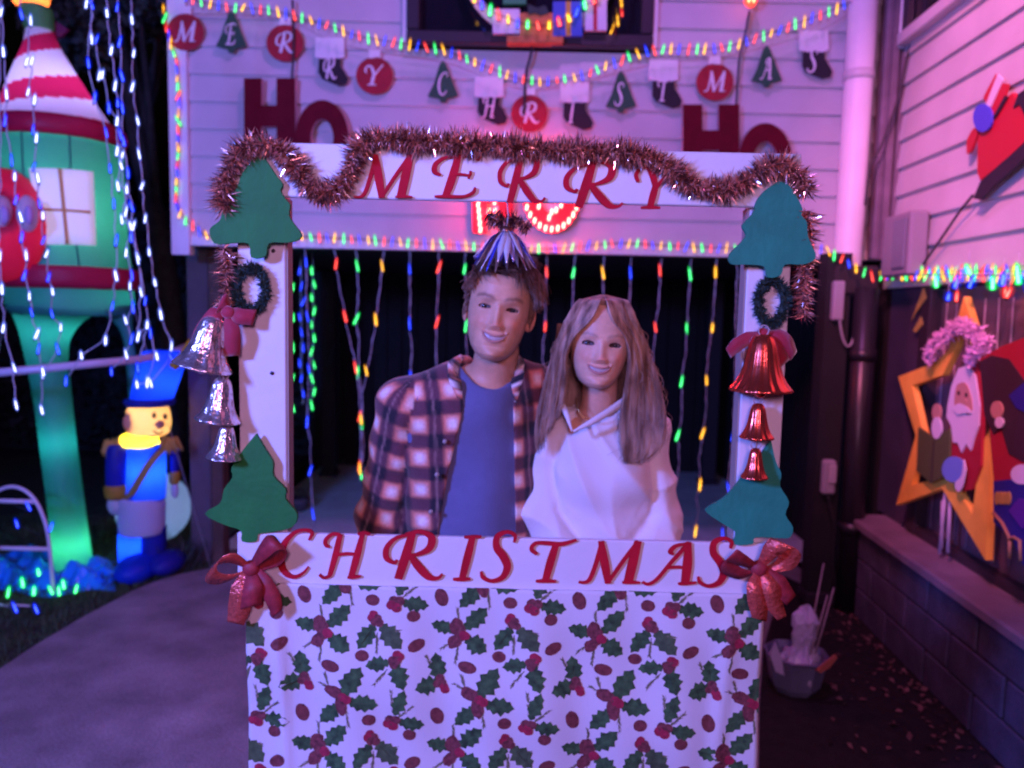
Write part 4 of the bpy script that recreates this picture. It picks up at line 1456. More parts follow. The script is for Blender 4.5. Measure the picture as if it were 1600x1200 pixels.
def ornament(kind, ch, px, py, label):
    c = PY(px, py, YBN)
    t = thing({"bauble": "bauble_tag", "tree": "tree_tag", "stocking": "stocking_tag"}[kind], label, "letter tag", tuple(c), "letter tags of the banner on the wall")

    def q(a, b):
        return PY(px + a, py + b, YBN)
    if kind == "bauble":
        mb = MB(); mb.prism([q(29 * math.cos(i * math.pi / 16), 29 * math.sin(i * math.pi / 16)) for i in range(32)], (0, .012, 0)); mb.build("disc", M_tag_red, t)
        mb = MB(); mb.prism([q(-9, -40), q(9, -40), q(9, -27), q(-9, -27)], (0, .010, 0)); mb.build("cap", M_tag_white, t)
        w, h, yb = 32, 32, 15
    elif kind == "tree":
        mb = MB(); mb.prism([q(*p) for p in ((0, -36), (5, -30), (12, -12), (17, 2), (22, 14), (24, 20), (6, 24), (4, 30), (-4, 30), (-6, 24), (-24, 20), (-20, 12), (-14, 0), (-10, -14), (-5, -30))], (0, .012, 0)); mb.build("felt_tree", M_tag_green, t)
        w, h, yb = 20, 34, 18
    else:
        mb = MB(); mb.prism([q(*p) for p in ((-17, -2), (17, -2), (17, 10), (24, 20), (29, 30), (26, 38), (14, 41), (2, 36), (-12, 30), (-18, 20))], (0, .012, 0)); mb.build("boot", M_tag_black, t)
        mb = MB(); mb.prism([q(*p) for p in ((-22, -34), (22, -34), (23, -4), (12, 0), (2, -3), (-8, 0), (-23, -4))], (0, .016, 0)); mb.build("cuff", M_tag_white, t)
        w, h, yb = 22, 34, 30
    letter(ch, lambda u, v: PY(px - w * .5 + u * w, py + yb - v * h, YBN - .006), (0, .005, 0), M_tag_white, t, "letter")
    return t


for kind, ch, px, py, lab in (
        ("bauble", "M", 289, 50, "round red tag with a white M, first of the banner, next to the corner board"),
        ("tree", "E", 361, 52, "small green tree tag with a white E between two round red tags"),
        ("bauble", "R", 445, 67, "round red tag with a white R above the tall red letter H"),
        ("stocking", "R", 515, 93, "black stocking tag with a white R between two round red tags"),
        ("bauble", "Y", 585, 118, "round red tag with a white Y, last of the banner's first word"),
        ("tree", "C", 692, 130, "green tree tag with a white C under the edge of the upper window"),
        ("stocking", "H", 764, 154, "black stocking tag with a white H next to the lowest round red tag"),
        ("bauble", "R", 827, 177, "round red tag with a white R at the lowest point of the banner"),
        ("stocking", "I", 898, 162, "black stocking tag with a white I right after the lowest round red tag"),
        ("tree", "S", 970, 146, "green tree tag with a white S between two black stocking tags"),
        ("stocking", "T", 1037, 128, "black stocking tag with a white T after the green S tree"),
        ("bauble", "M", 1117, 128, "round red tag with a white M above the far pair of red letters"),
        ("tree", "A", 1198, 106, "green tree tag with a white A between a round red tag and the last stocking"),
        ("stocking", "S", 1272, 82, "black stocking tag with a white S at the banner's end near the downpipe")):
    ornament(kind, ch, px, py, lab)
mb = MB()
mb.tube([PY(a, b, YBN + .006) for a, b in spline([(262, 4), (289, 20), (361, 22), (445, 30), (515, 62), (585, 80), (692, 96), (764, 122), (827, 140), (898, 130), (970, 112), (1037, 96), (1117, 90), (1198, 72), (1272, 50), (1330, 20)], 5)], .003, 5)
mb.build("banner_cord", mat("banner_twine", (.5, .45, .45), .8), label="thin pale cord carrying the letter tags across the wall", cat="cord")

# ================================================================== the three big red words on the wall
M_ho = mat("big_letter_red", (0.125, 0.004, 0.014), .75, spec=.15, noise=(10, .15))
M_ho_e = mat("big_letter_edge", (0.60, 0.42, 0.46), .6)
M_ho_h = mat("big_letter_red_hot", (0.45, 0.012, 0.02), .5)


def word_ho(label, hx0, hy0, hw, hh_, ox, oy, orx, ory, m, slant=0.0, lit=False):
    Yw = WF - .075
    c = PY(hx0, hy0, Yw)
    t = thing("wall_word", label, "wall letters", tuple(c), "big red HO words on the wall")

    def q(a, b):
        return PY(hx0 + a * hw - b * slant, hy0 + b * hh_, Yw)
    H = [(0, 0), (.34, 0), (.34, .36), (.62, .36), (.62, 0), (.98, 0), (.98, 1), (.62, 1), (.62, .64), (.34, .64), (.34, 1), (0, 1)]
    mb = MB(); mb.prism([q(*p) for p in H], (0, .035, 0), 0, 1); mb.build("letter", [m, M_ho_e], t)
    mb = MB()
    n = 36
    out = [PY(ox + orx * math.cos(2 * math.pi * i / n), oy + ory * math.sin(2 * math.pi * i / n), Yw - .004) for i in range(n)]
    inn = [PY(ox + orx * .42 * math.cos(2 * math.pi * i / n), oy + ory * .5 * math.sin(2 * math.pi * i / n), Yw - .004) for i in range(n)]
    d = V((0, .035, 0))
    vs = out + inn + [p + d for p in out] + [p + d for p in inn]
    fs = []
    for i in range(n):
        j = (i + 1) % n
        fs += [(i, i + n, j + n, j), (i + 2 * n, j + 2 * n, j + 3 * n, i + 3 * n)]
    mb.add(vs, fs, 0)
    mb.add(vs, [(i, (i + 1) % n, (i + 1) % n + 2 * n, i + 2 * n) for i in range(n)] + [(i + n, i + 3 * n, (i + 1) % n + 3 * n, (i + 1) % n + n) for i in range(n)], 1)
    mb.build("letter", [m, M_ho_e], t)
    return t, q


word_ho("big dark red HO letters leaning on the wall above the M of the header board", 381, 122, 82, 118, 503, 216, 42, 60, M_ho)
word_ho("big dark red HO letters on the wall above the far end of the header board", 1067, 163, 90, 112, 1196, 250, 42, 58, M_ho)
tw, q = word_ho("middle red HO letters outlined with glowing red bulbs behind the header board", 738, 236, 66, 128, 862, 300, 46, 64, M_ho_h, lit=True)
EM_HOT = emit_mat("hot_red_core", (1.0, .50, .22), 22.0)
EM_RED = emit_shell("hot_red_shell", (1.0, .015, .035), 26.0, .6)
mb = MB()
mb.tube([(0, 0, -.014), (0, 0, .014)], .0045, 6, 1)
mb.tube([(0, 0, -.018), (0, 0, -.01), (0, 0, .010), (0, 0, .018)], [.006, .0105, .0105, .005], 7, 0)
hot = bpy.data.meshes.new("bulb")
hot.from_pydata(mb.v, [], mb.f)
hot.materials.append(EM_RED); hot.materials.append(EM_HOT)
hot.polygons.foreach_set("material_index", mb.mi)
YH = WF - .095
pts = []
for i in range(13):
    pts += [(740 + i * .9, 240 + i * 9.9)]
for i in range(8):
    pts += [(772 + i * .2, 240 + i * 15), ]
for i in range(28):
    a = math.pi * 2 * i / 28
    pts.append((862 + 43 * math.cos(a), 298 + 60 * math.sin(a)))
for a, b in ((842, 322), (862, 331), (869, 328), (858, 340), (877, 320), (764, 330), (765, 340)):
    pts.append((a, b))
for a, b in pts:
    o = link("bulb", hot, tw, loc=PY(a, b, YH) - base_of(tw))
    o.rotation_euler = (0, math.radians(8), 0)

for a, b in ((752, 330), (862, 345), (862, 250), (765, 250)):       # lamps added in front to spread the lit word's red glow over the boards
    d = bpy.data.lights.new("word_glow", 'POINT')
    d.color = (1.0, .02, .045)
    d.energy = 2.6
    d.shadow_soft_size = .02
    o = bpy.data.objects.new("word_glow", d)
    COL.objects.link(o)
    o.location = PY(a, b, YH - .05)

# red lamp under the eaves
p = PY(1173, -2, WF - .12)
t = thing("red_lamp", "small glowing red lamp high on the wall above the round M tag", "lamp", tuple(p))
mb = MB(); mb.ball(p, (.035, .035, .045), n=14); mb.build("lamp_glass", emit_shell("red_lamp_glass", (1.0, .05, .03), 3.5, .8), t)
mb = MB(); mb.tube([p + V((0, 0, .04)), p + V((0, 0, .10))], .022, 10); mb.tube([p + V((0, 0, .08)), p + V((0, .12, .12))], .010, 8); mb.build("lamp_holder", M_dark_frame, t)
for dx in (-.012, .014):
    mb = MB(); mb.tube([p + V((dx, -.01, -.02)), p + V((dx, -.012, .02))], .005, 6); mb.build("filament", EM_HOT, t)

# cut-out with presents in the upper window
YP = WF - .09
c = PY(845, 30, YP)
t = thing("window_cutout", "round cutout of presents on a chimney hanging in front of the upper window", "cutout", tuple(c))
M_cream = mat("cream_paint", (.66, .58, .46), .6)
M_orange = mat("chimney_orange", (.52, .17, .05), .7, noise=(20, .25))
mb = MB()
n = 40
ring = []
cx, cy = 842, -62
for i in range(n):
    a = 2 * math.pi * i / n
    ring.append((math.cos(a), math.sin(a)))
out = [PY(cx + 124 * a, cy + 124 * b, YP) for a, b in ring]
inn = [PY(cx + 108 * a, cy + 108 * b, YP) for a, b in ring]
vs = out + inn + [p_ + V((0, .015, 0)) for p_ in out] + [p_ + V((0, .015, 0)) for p_ in inn]
fs = []
for i in range(n):
    j = (i + 1) % n
    fs += [(i, i + n, j + n, j), (i + 2 * n, j + 2 * n, j + 3 * n, i + 3 * n), (i, j, j + 2 * n, i + 2 * n), (i + n, i + 3 * n, j + 3 * n, j + n)]
mb.add(vs, fs)
mb.build("ring", M_cream, t)


def flatbox(nm, x0, y0, x1, y1, m, dy, th=.03):
    mb = MB()
    mb.prism([PY(x0, y0, YP - dy), PY(x1, y0, YP - dy), PY(x1, y1, YP - dy), PY(x0, y1, YP - dy)], (0, th, 0))
    return mb.build(nm, m, t)


flatbox("chimney", 812, 20, 864, 62, M_orange, .030, .06)
flatbox("chimney_ledge", 792, 56, 880, 66, M_orange, .034, .07)
blue_p = mat("gift_blue", (.03, .10, .50), .5); white_p = mat("gift_white", (.68, .66, .72), .6); gold_p = mat("gift_gold", (.55, .34, .04), .5); red_p = mat("gift_red", (.5, .02, .03), .5); green_p = mat("gift_green", (.03, .28, .10), .6)
g1 = flatbox("gift", 864, 2, 910, 56, blue_p, .036); g2 = flatbox("gift", 914, -2, 948, 47, white_p, .032); g3 = flatbox("gift", 770, 14, 812, 52, white_p, .036); flatbox("gift", 786, -30, 822, 6, green_p, .026)
mb = MB(); mb.prism([PY(884, 2, YP - .039), PY(892, 2, YP - .039), PY(892, 56, YP - .039), PY(884, 56, YP - .039)], (0, .002, 0)); mb.build("gift_ribbon", gold_p, g1)
mb = MB(); mb.prism([PY(927, -2, YP - .035), PY(933, -2, YP - .035), PY(933, 47, YP - .035), PY(927, 47, YP - .035)], (0, .002, 0)); mb.build("gift_ribbon", red_p, g2)
mb = MB(); mb.prism([PY(a, b, YP - .04) for a, b in ((824, 6), (840, 12), (852, 8), (858, 20), (846, 24), (836, 20), (826, 22))], (0, .02, 0)); mb.build("dark_sack", M_fir, t)
ls = spline([(737, -20), (746, 5), (758, 8), (770, 20), (783, 24), (797, 30), (812, 36), (827, 38), (842, 40), (858, 40), (872, 34), (886, 28), (900, 20), (913, 8), (926, 2), (938, -14)], 4)
light_string("multicoloured light string following the round presents cutout in the upper window", [PY(a, b, YP - .07) for a, b in ls], "RABGRABGRA", .055, GB, size=(.056, .009, .004))
light_string("short amber and red light string hanging at the far edge of the upper window", [PY(a, b, YP - .05) for a, b in spline([(975, -12), (971, 8), (972, 22), (962, 36), (955, 50)], 4)], "AARA", .05, GB, tilt=14)
mb = MB()
mb.tube([PY(a, b, y) for a, b, y in spline([(-160, -90, 3.3), (-40, -62, 3.3), (60, -56, 3.3), (150, -58, 3.3), (215, -62, 3.32), (262, -120, 4.36)], 5)], .006, 6)
mb.build("support_cable", M_wire_dark, label="dark cable from the house corner carrying the white and blue strands", cat="cable")
# ================================================================== inflatable tower on the lawn
YTW = 4.5
kt = YTW / FPX
G_green = fabric_glow("inflatable_green", (0.06, 0.42, 0.30), .5)
G_red = fabric_glow("inflatable_red", (0.62, 0.02, 0.09), .5)
G_white = fabric_glow("inflatable_white", (0.78, 0.80, 0.86), .5)
G_orange = fabric_glow("inflatable_orange", (0.85, 0.20, 0.06), .5)
G_lime = fabric_glow("inflatable_lime", (0.16, 0.55, 0.20), .5)
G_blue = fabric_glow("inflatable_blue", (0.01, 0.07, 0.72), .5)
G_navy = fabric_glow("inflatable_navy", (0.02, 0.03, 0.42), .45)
G_skin = fabric_glow("inflatable_skin", (0.72, 0.48, 0.36), .5)
G_gold = fabric_glow("inflatable_gold", (0.62, 0.40, 0.05), .5)
G_yellow = fabric_glow("inflatable_yellow", (0.92, 0.72, 0.05), .6)
M_gold_line = mat("gold_line", (.62, .40, .12), .6)
M_ink = mat("printed_ink", (.03, .02, .02), .7)

twr = thing("inflatable_tower", "tall green inflatable tower with a red and white striped cone roof and dark arch", "inflatable", tuple(PZ(120, 905, 0)))


def point(name, p, color, power, r=.08):
    d = bpy.data.lights.new(name, 'POINT')
    d.color = color
    d.energy = power
    d.shadow_soft_size = r
    o = bpy.data.objects.new(name, d)
    COL.objects.link(o)
    o.location = p
    return o


def rings_px(secs, Y, depth=1.0, n=40, dy=0.0):
    out = []
    for y, xl, xr in secs:
        c = PY((xl + xr) / 2, y, Y) + V((0, dy, 0))
        r = (xr - xl) / 2 * Y / FPX
        out.append([c + V((r * math.cos(2 * math.pi * j / n), r * depth * math.sin(2 * math.pi * j / n), 0)) for j in range(n)])
    return out


def smooth_secs(secs, n=6):
    return [tuple(p) for p in spline(secs, n)]


# body above the arch
mb = MB(); mb.loft(rings_px(smooth_secs([(224, 3, 180), (300, 6, 184), (380, 12, 190), (424, 16, 197)]), YTW)); mb.build("body", G_green, twr)
mb = MB(); mb.loft(rings_px(smooth_secs([(419, 10, 205), (426, 8, 209), (444, 9, 210), (452, 14, 205)], 4), YTW)); mb.build("band", G_red, twr)
mb = MB(); mb.loft(rings_px(smooth_secs([(450, 18, 199), (475, 24, 201), (484, 27, 202), (492, 34, 198)]), YTW)); mb.build("arch_top", G_green, twr)
mb = MB(); mb.loft(rings_px(smooth_secs([(476, 26, 172), (488, 28, 146), (500, 31, 126), (520, 36, 110), (546, 41, 103), (590, 50, 106), (640, 58, 111), (720, 68, 120), (800, 78, 131), (870, 86, 141), (902, 91, 147)]), YTW, 1.0, 28)); mb.build("arch_leg", G_green, twr)
mb = MB(); mb.loft(rings_px(smooth_secs([(476, 130, 204), (490, 160, 205), (505, 180, 206), (530, 193, 208), (580, 199, 216), (680, 206, 232), (780, 220, 248), (880, 232, 262), (896, 234, 264)]), YTW + .02, 1.0, 28)); mb.build("arch_leg", G_green, twr)
# striped cone roof: red and white panels
secs = smooth_secs([(48, 44, 80), (75, 40, 92), (110, 29, 112), (150, 18, 137), (182, 11, 158), (200, 4, 172)], 10)
R = rings_px(secs, YTW, 1.0, 64)
mb = MB()
n = 64
vs = [p for r in R for p in r]
for i in range(len(R) - 1):
    for j in range(n):
        u = i / (len(R) - 1) * 2.35 + (j / n) * 1.0
        mb.f.append((i * n + j, i * n + (j + 1) % n, (i + 1) * n + (j + 1) % n, (i + 1) * n + j))
        mb.mi.append(0 if (u % 1.0) < .45 else 1)
        mb.smooth.append(True)
mb.v = [tuple(p) for p in vs]
mb.build("roof", [G_red, G_white], twr)
mb = MB(); mb.loft(rings_px(smooth_secs([(194, 6, 170), (198, -2, 182), (212, -3, 187), (224, 0, 184), (229, 8, 174)], 4), YTW)); mb.build("roof_brim", G_red, twr)
mb = MB(); mb.loft(rings_px(smooth_secs([(10, 36, 72), (14, 33, 78), (30, 36, 80), (46, 42, 80), (50, 46, 76)], 4), YTW)); mb.build("finial_base", G_lime, twr)
mb = MB(); mb.ball(PY(47, -10, YTW), 27 * kt); mb.build("finial_ball", G_orange, twr)
fl_ = MB(); fl_.prism([PY(a, b, YTW + .05) for a, b in ((76, 28), (92, 36), (106, 46), (96, 56), (80, 62))], (0, .02, 0)); fl_.build("flag", mat("maroon_nylon", (.16, .01, .06), .6), twr)
mb = MB()
for xf in (.16, .5, .82):
    mb.tube([PY(xl + (xr - xl) * xf, y, YTW) + V((0, -math.sqrt(max(.0001, 1 - (2 * xf - 1) ** 2)) * (xr - xl) / 2 * kt - .002, 0)) for y, xl, xr in smooth_secs([(226, 3, 180), (300, 6, 184), (380, 12, 190), (420, 16, 196)], 4)], .005, 6)
mb.build("body_seam", fabric_glow("inflatable_seam", (.045, .33, .235), .5), twr)
for a, b in (((200, 450), (335, 905)), ((14, 450), (-60, 900))):
    mb = MB(); mb.tube([PY(*a, YTW), PZ(*b, .02)], .003, 5); mb.build("tether_rope", mat("tether", (.25, .25, .28), .7), twr)
# gift shaped window panel on the body
def on_tower(px, py, lift):
    yl = np.interp(py, (224, 300, 380, 424), (3, 6, 12, 16)); yr = np.interp(py, (224, 300, 380, 424), (180, 184, 190, 197))
    c = (yl + yr) / 2; r = (yr - yl) / 2 * kt
    x = (px - c) * kt
    d = math.sqrt(max(0, r * r - min(abs(x), r * .985) ** 2))
    q = PY(px, py, YTW)
    return V((q.x, YTW - d - lift, q.z))


def tower_patch(nm, quad, m, lift, parent, nu=10, nv=6, dome=0.0):
    mb = MB()
    vs = []
    for j in range(nv + 1):
        for i in range(nu + 1):
            u, v = i / nu, j / nv
            p = [(quad[0][k] * (1 - u) + quad[1][k] * u) * (1 - v) + (quad[3][k] * (1 - u) + quad[2][k] * u) * v for k in (0, 1)]
            vs.append(on_tower(p[0], p[1], lift + dome * (1 - (2 * u - 1) ** 4) * (1 - (2 * v - 1) ** 4)))
    mb.add(vs, [(j * (nu + 1) + i, (j + 1) * (nu + 1) + i, (j + 1) * (nu + 1) + i + 1, j * (nu + 1) + i + 1) for j in range(nv) for i in range(nu)], 0, True)
    return solid(mb.build(nm, m, parent), .004)


wp = tower_patch("window_panel", [(103, 280), (171, 277), (177, 388), (119, 390)], mat("panel_white_glow", (.76, .74, .80), .6, emit=(.62, .68, 1.0), strength=.45), .006, twr, dome=.02)  # pale glow of the light inside put into the panel as emission
tower_patch("panel_stripe", [(141, 279), (145, 279), (155, 389), (151, 389)], M_gold_line, .034, wp, 4, 10)
tower_patch("panel_stripe", [(111, 338), (173, 337), (173, 341), (112, 342)], M_gold_line, .034, wp, 10, 4)
# red figure bulging from the far side of the tower
mb = MB(); mb.ball(PY(8, 352, YTW - .35), (58 * kt, .22, 80 * kt)); rf = mb.build("red_figure", G_red, twr)
for px, rx in ((4, 15), (43, 12)):
    mb = MB(); mb.ball(PY(px, 334, YTW - .5), (rx * kt, .06, 25 * kt)); mb.build("pale_oval", G_white, rf)
    mb = MB(); mb.ball(PY(px + 2, 336, YTW - .548), (rx * .45 * kt, .02, 13 * kt)); mb.build("mauve_oval", mat("mauve_print", (.45, .35, .62), .6), rf)
point("figure_lamp", PY(10, 352, YTW - .35), (1.0, .45, .6), 2.2, .06)
point("tower_lamp", PY(90, 330, YTW), (.55, 1.0, .85), 7, .10)
point("tower_lamp", PY(78, 335, YTW - .27), (.75, 1.0, .85), 4.0, .02)
point("tower_lamp", PY(80, 500, YTW), (.25, .8, 1.0), 2.6, .08)
point("tower_lamp", PY(150, 466, YTW), (.3, .85, .95), 3, .08)
point("tower_lamp", PY(85, 160, YTW), (.45, .42, 1.0), 6, .08)
point("tower_lamp", PY(112, 850, YTW), (.4, 1.0, .55), 1.8, .05)
point("tower_lamp", PY(90, 690, YTW), (.1, .75, 1.0), .9, .05)
point("tower_lamp", PY(47, -5, YTW), (1, .8, .5), 3, .04)

# ================================================================== toy soldier
YSO = 4.45
ks = YSO / FPX
sol = thing("inflatable_soldier", "blue inflatable toy soldier with tall hat and glowing yellow collar on the lawn edge", "inflatable", tuple(PZ(222, 905, 0)))


def blob(nm, secs, m, parent=sol, Y=YSO, depth=.95, n=28, dy=0.0):
    mb = MB(); mb.loft(rings_px(smooth_secs(secs, 5), Y, depth, n, dy)); return mb.build(nm, m, parent)


hat = blob("hat", [(548, 235, 275), (552, 222, 288), (575, 217, 285), (605, 209, 275), (626, 205, 268), (632, 208, 265)], G_blue)
mb = MB(); mb.loft(rings_px([(622, 202, 271), (627, 200, 274), (632, 203, 271)], YSO, 1.15, 28, -.02)); mb.build("visor", G_navy, hat)
mb = MB(); mb.tube([PY(a, b, YSO - .12) for a, b in spline([(270, 574), (280, 560), (290, 545), (298, 532)], 4)], [.022, .028, .026, .016] + [.014] * 9, 10); mb.build("plume", G_yellow, hat)
head = blob("head", [(629, 212, 256), (638, 202, 262), (655, 198, 265), (672, 200, 264), (678, 206, 260), (682, 214, 252)], G_skin)
mb = MB(); mb.ball(PY(204, 660, YSO - .07), (11 * ks, .04, 15 * ks)); mb.build("ear", G_skin, head)
mb = MB(); mb.ball(PY(250, 663, YSO - .14), (6 * ks, .04, 6 * ks)); mb.build("nose", G_skin, head)
for px, py, dy in ((241, 649, .135), (258, 651, .10)):
    mb = MB(); mb.ball(PY(px, py, YSO - dy), (3.2 * ks, .012, 5 * ks)); mb.build("eye", M_ink, head)
mb = MB(); mb.tube([PY(a, b, YSO - .14) for a, b in spline([(240, 673), (247, 678), (255, 674)], 4)], .005, 6); mb.build("mouth", M_ink, head)
blob("collar", [(676, 200, 252), (679, 194, 250), (688, 193, 248), (695, 197, 252)], G_yellow, depth=1.06, dy=-.02)
blob("torso", [(692, 206, 254), (698, 201, 257), (730, 200, 258), (765, 198, 258), (780, 196, 257)], G_blue)
blob("breeches", [(776, 190, 256), (782, 187, 257), (805, 186, 257), (826, 187, 256), (832, 190, 254)], G_white)
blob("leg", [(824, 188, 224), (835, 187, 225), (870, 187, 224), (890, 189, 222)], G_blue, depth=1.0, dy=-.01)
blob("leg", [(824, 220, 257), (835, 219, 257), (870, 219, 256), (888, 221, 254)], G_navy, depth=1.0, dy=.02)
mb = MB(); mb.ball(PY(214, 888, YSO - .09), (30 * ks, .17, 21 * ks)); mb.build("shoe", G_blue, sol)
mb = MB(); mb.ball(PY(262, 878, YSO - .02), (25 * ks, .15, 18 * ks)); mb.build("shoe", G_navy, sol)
for secs, dx, nm, cuff, hand in (([(692, 180, 200), (700, 175, 203), (730, 173, 204), (758, 174, 203)], -.05, "arm", [(754, 174, 204), (758, 171, 207), (770, 172, 207), (776, 176, 203)], (188, 785, 13, 17)),
                                 ([(694, 256, 266), (702, 254, 269), (730, 254, 268), (746, 255, 267)], .10, "arm", [(742, 255, 268), (746, 253, 270), (758, 254, 269), (762, 256, 267)], (262, 772, 6, 14))):
    a = blob(nm, secs, G_navy, depth=1.0, dy=dx)
    blob("cuff", cuff, G_gold, a, depth=1.0, dy=dx)
    mb = MB(); mb.ball(PY(hand[0], hand[1], YSO) + V((0, dx, 0)), (hand[2] * ks, hand[2] * ks, hand[3] * ks)); mb.build("hand", G_white, a)
sash = [(257, 700), (246, 718), (234, 740), (222, 760), (210, 776)]
mb = MB()
pts = []
for a, b in spline(sash, 5):
    c = 228.5; r = 29.5 * ks
    x = (a - c) * ks
    q = PY(a, b, YSO)
    pts.append(V((q.x, YSO - .95 * math.sqrt(max(.0001, r * r - min(abs(x), r * .97) ** 2)) - .004, q.z)))
band(mb, pts, [11 * ks] * 3, V((.85, 0, -.5)))
solid(mb.build("sash", mat("olive_sash", (.30, .22, .06), .6), sol), .004)
M_fringe = mat("gold_fringe", (.55, .38, .08), .6)
for cx, cy, sx in ((184, 690, 18), (266, 688, 11)):
    mb = MB()
    for i in range(260):
        a = rng.uniform(0, 6.28)
        p = PY(cx, cy, YSO) + V((math.cos(a) * sx * ks * rng.uniform(.2, 1), math.sin(a) * sx * ks * .9, rng.uniform(-.01, .02)))
        strips(mb, p, (math.cos(a) * .5, math.sin(a) * .5, -1), rng.uniform(.04, .085), .007)
    mb.build("epaulette", M_fringe, sol, kind="stuff")
point("soldier_lamp", PY(222, 683, YSO - .02), (1.0, .80, .40), 12, .03)
point("soldier_lamp", PY(231, 652, YSO), (1.0, .74, .25), 2.4, .04)
point("soldier_lamp", PY(229, 735, YSO), (.6, .75, 1.0), 5, .06)
point("soldier_lamp", PY(250, 590, YSO), (.5, .6, 1.0), 3.5, .06)
point("soldier_lamp", PY(206, 850, YSO), (.4, .65, 1.0), 3, .05)

# pale round inflatable behind
c = PY(240, 793, 5.0)
t = thing("inflatable_ball", "pale round inflatable ball half hidden by the toy soldier", "inflatable", tuple(c))
mb = MB(); mb.ball(c, .235, n=28, m=18); mb.build("skin", G_white, t)
mb = MB(); mb.tube([c + V((0, 0, -.24)), c + V((0, 0, -.2))], .03, 10); mb.build("valve", G_white, t)
mb = MB(); mb.tube([(c.x, c.y, .0), (c.x, c.y, c.z - .225)], .04, 10); mb.build("foot", M_dark_wood, t)
point("ball_lamp", c, (.35, .6, 1.0), 1.2, .06)

t = thing("grass_clump", "dark spiky plant clump at the foot of the broad timber post", "plant", tuple(PZ(278, 895, 0)))
mb = MB()
for i in range(420):
    p = PZ(rng.gauss(276, 13), 893, 0); p.y += rng.uniform(-.1, .1)
    a = rng.uniform(0, 6.28); L = rng.uniform(.10, .26)
    strips(mb, p, (math.cos(a) * .6, math.sin(a) * .5, 1.0), L, .006)
mb.build("leaf_blades", mat("dark_blade", (.04, .055, .045), .6), t, kind="stuff")

# ================================================================== wire arch, rail, inflatable base flaps, lawn lights
M_tube = mat("white_tube", (.62, .64, .70), .35)
YA = 4.05
t = thing("garden_arch", "white tube arch frame with cross rails on the lawn at the edge of the picture", "garden arch", tuple(PZ(82, 940, 0)))
mb = MB(); mb.tube([PY(a, b, YA) for a, b in spline([(-62, 948), (-58, 860), (-40, 800), (-5, 768), (25, 761), (52, 778), (70, 815), (78, 860), (84, 940)], 6)], .010, 8); mb.build("arch_tube", M_tube, t)
for y0, x1 in ((783, 55), (857, 77)):
    mb = MB(); mb.tube([PY(-56, y0 - 2, YA), PY(x1, y0 + 1, YA)], .012, 8); mb.build("rail", M_tube, t)
mb = MB(); mb.tube([PZ(-40, 944, .02), PZ(46, 948, .02)], .011, 8); mb.build("ground_rail", M_tube, t)
mb = MB(); mb.tube([PY(-48, 790, YA + .01), PY(-20, 786, YA + .02), PY(20, 788, YA + .02), PY(50, 800, YA + .01)], .003, 5); mb.build("light_wire", M_wire_dark, t)
lt = thing("lawn_lights", "green and blue bulbs scattered over the lawn under the white arch frame", "light string", tuple(PZ(60, 910, 0)))
order = [(4, 881, 'G'), (60, 894, 'G'), (35, 910, 'G'), (13, 925, 'G'), (53, 923, 'G'), (79, 922, 'G'), (92, 923, 'G'), (99, 913, 'G'), (119, 920, 'G'), (56, 951, 'B'), (23, 949, 'B'), (-20, 930, 'G'), (-35, 905, 'B')]
mb = MB(); mb.tube(wobble([PZ(a, b, .05) for a, b, c in order], .01, .05), .003, 5); mb.build("wire", M_wire_dark, lt)
for a, b, c in order:
    put_bulb(lt, PZ(a, b, .085), c, 14, (.06, .0085, .0034))
la = thing("arch_lights", "three blue bulbs hanging on the white arch frame", "light string", tuple(PY(44, 780, YA)))
mb = MB(); mb.tube([PY(44, 783, YA), PY(44, 792, YA), PY(26, 818, YA), PY(60, 835, YA), PY(80, 823, YA)], .0025, 5); mb.build("wire", M_wire_dark, la)
for a, b in ((44, 791), (26, 818), (80, 823)):
    put_bulb(la, PY(a, b, YA - .02), 'B', 14, (.056, .0075, .0030))

t = thing("plastic_rail", "pale see-through plastic rail tied to the timber post and crossing before the tower", "rail", tuple(PY(290, 547, 4.63)))
mb = MB(); mb.tube([PY(a, b, y) for a, b, y in ((296, 540, 4.64), (262, 553, 4.5), (215, 562, 4.2), (150, 568, 3.95), (70, 576, 3.85), (0, 582, 3.8), (-60, 588, 3.8))], .021, 12)
mb.build("tube", mat("pale_plastic", (.52, .57, .68), .3), t)
mb = MB(); mb.tube([PY(296, 540, 4.64) + V((math.cos(a) * .03, math.sin(a) * .03, 0)) for a in [i * math.pi / 5 for i in range(11)]], .006, 6); mb.build("tie", M_tube, t)
mb = MB(); mb.tube([(PY(-60, 588, 3.8).x, 3.8, 0), PY(-60, 584, 3.8)], .018, 10); mb.build("stake", M_dark_wood, t)

t = thing("base_flaps", "crumpled shiny blue plastic sheet lying on the lawn under the green bulbs", "plastic sheet", tuple(PZ(70, 905, 0)))  # base flaps of the inflatable, not a plastic sheet; the blue is painted light
mb = MB()
nu, nv = 44, 16
vs = []
for j in range(nv + 1):
    for i in range(nu + 1):
        u, v = i / nu, j / nv
        x = -40 + 218 * u
        yb = 934 - 6 * math.sin(u * 9)
        yt = 866 + 8 * math.sin(u * 11) + 46 * max(0, u - .45)
        p = PZ(x, yb + (yt - yb) * v, 0)
        e = min(1, 6 * min(u, 1 - u, v, 1 - v))
        vs.append(V((p.x + rng.uniform(-.01, .01), p.y, .024 + e * (.035 + .03 * math.sin(u * 23 + v * 7) + .025 * math.sin(v * 19 - u * 31) + rng.uniform(0, .012)))))
mb.add(vs, [(j * (nu + 1) + i, j * (nu + 1) + i + 1, (j + 1) * (nu + 1) + i + 1, (j + 1) * (nu + 1) + i) for j in range(nv) for i in range(nu)], 0, False)
solid(mb.build("flaps", mat("flap_blue_light", (.02, .30, .92), .25), t), .002)  # blue light falling on the flaps put into their base colour

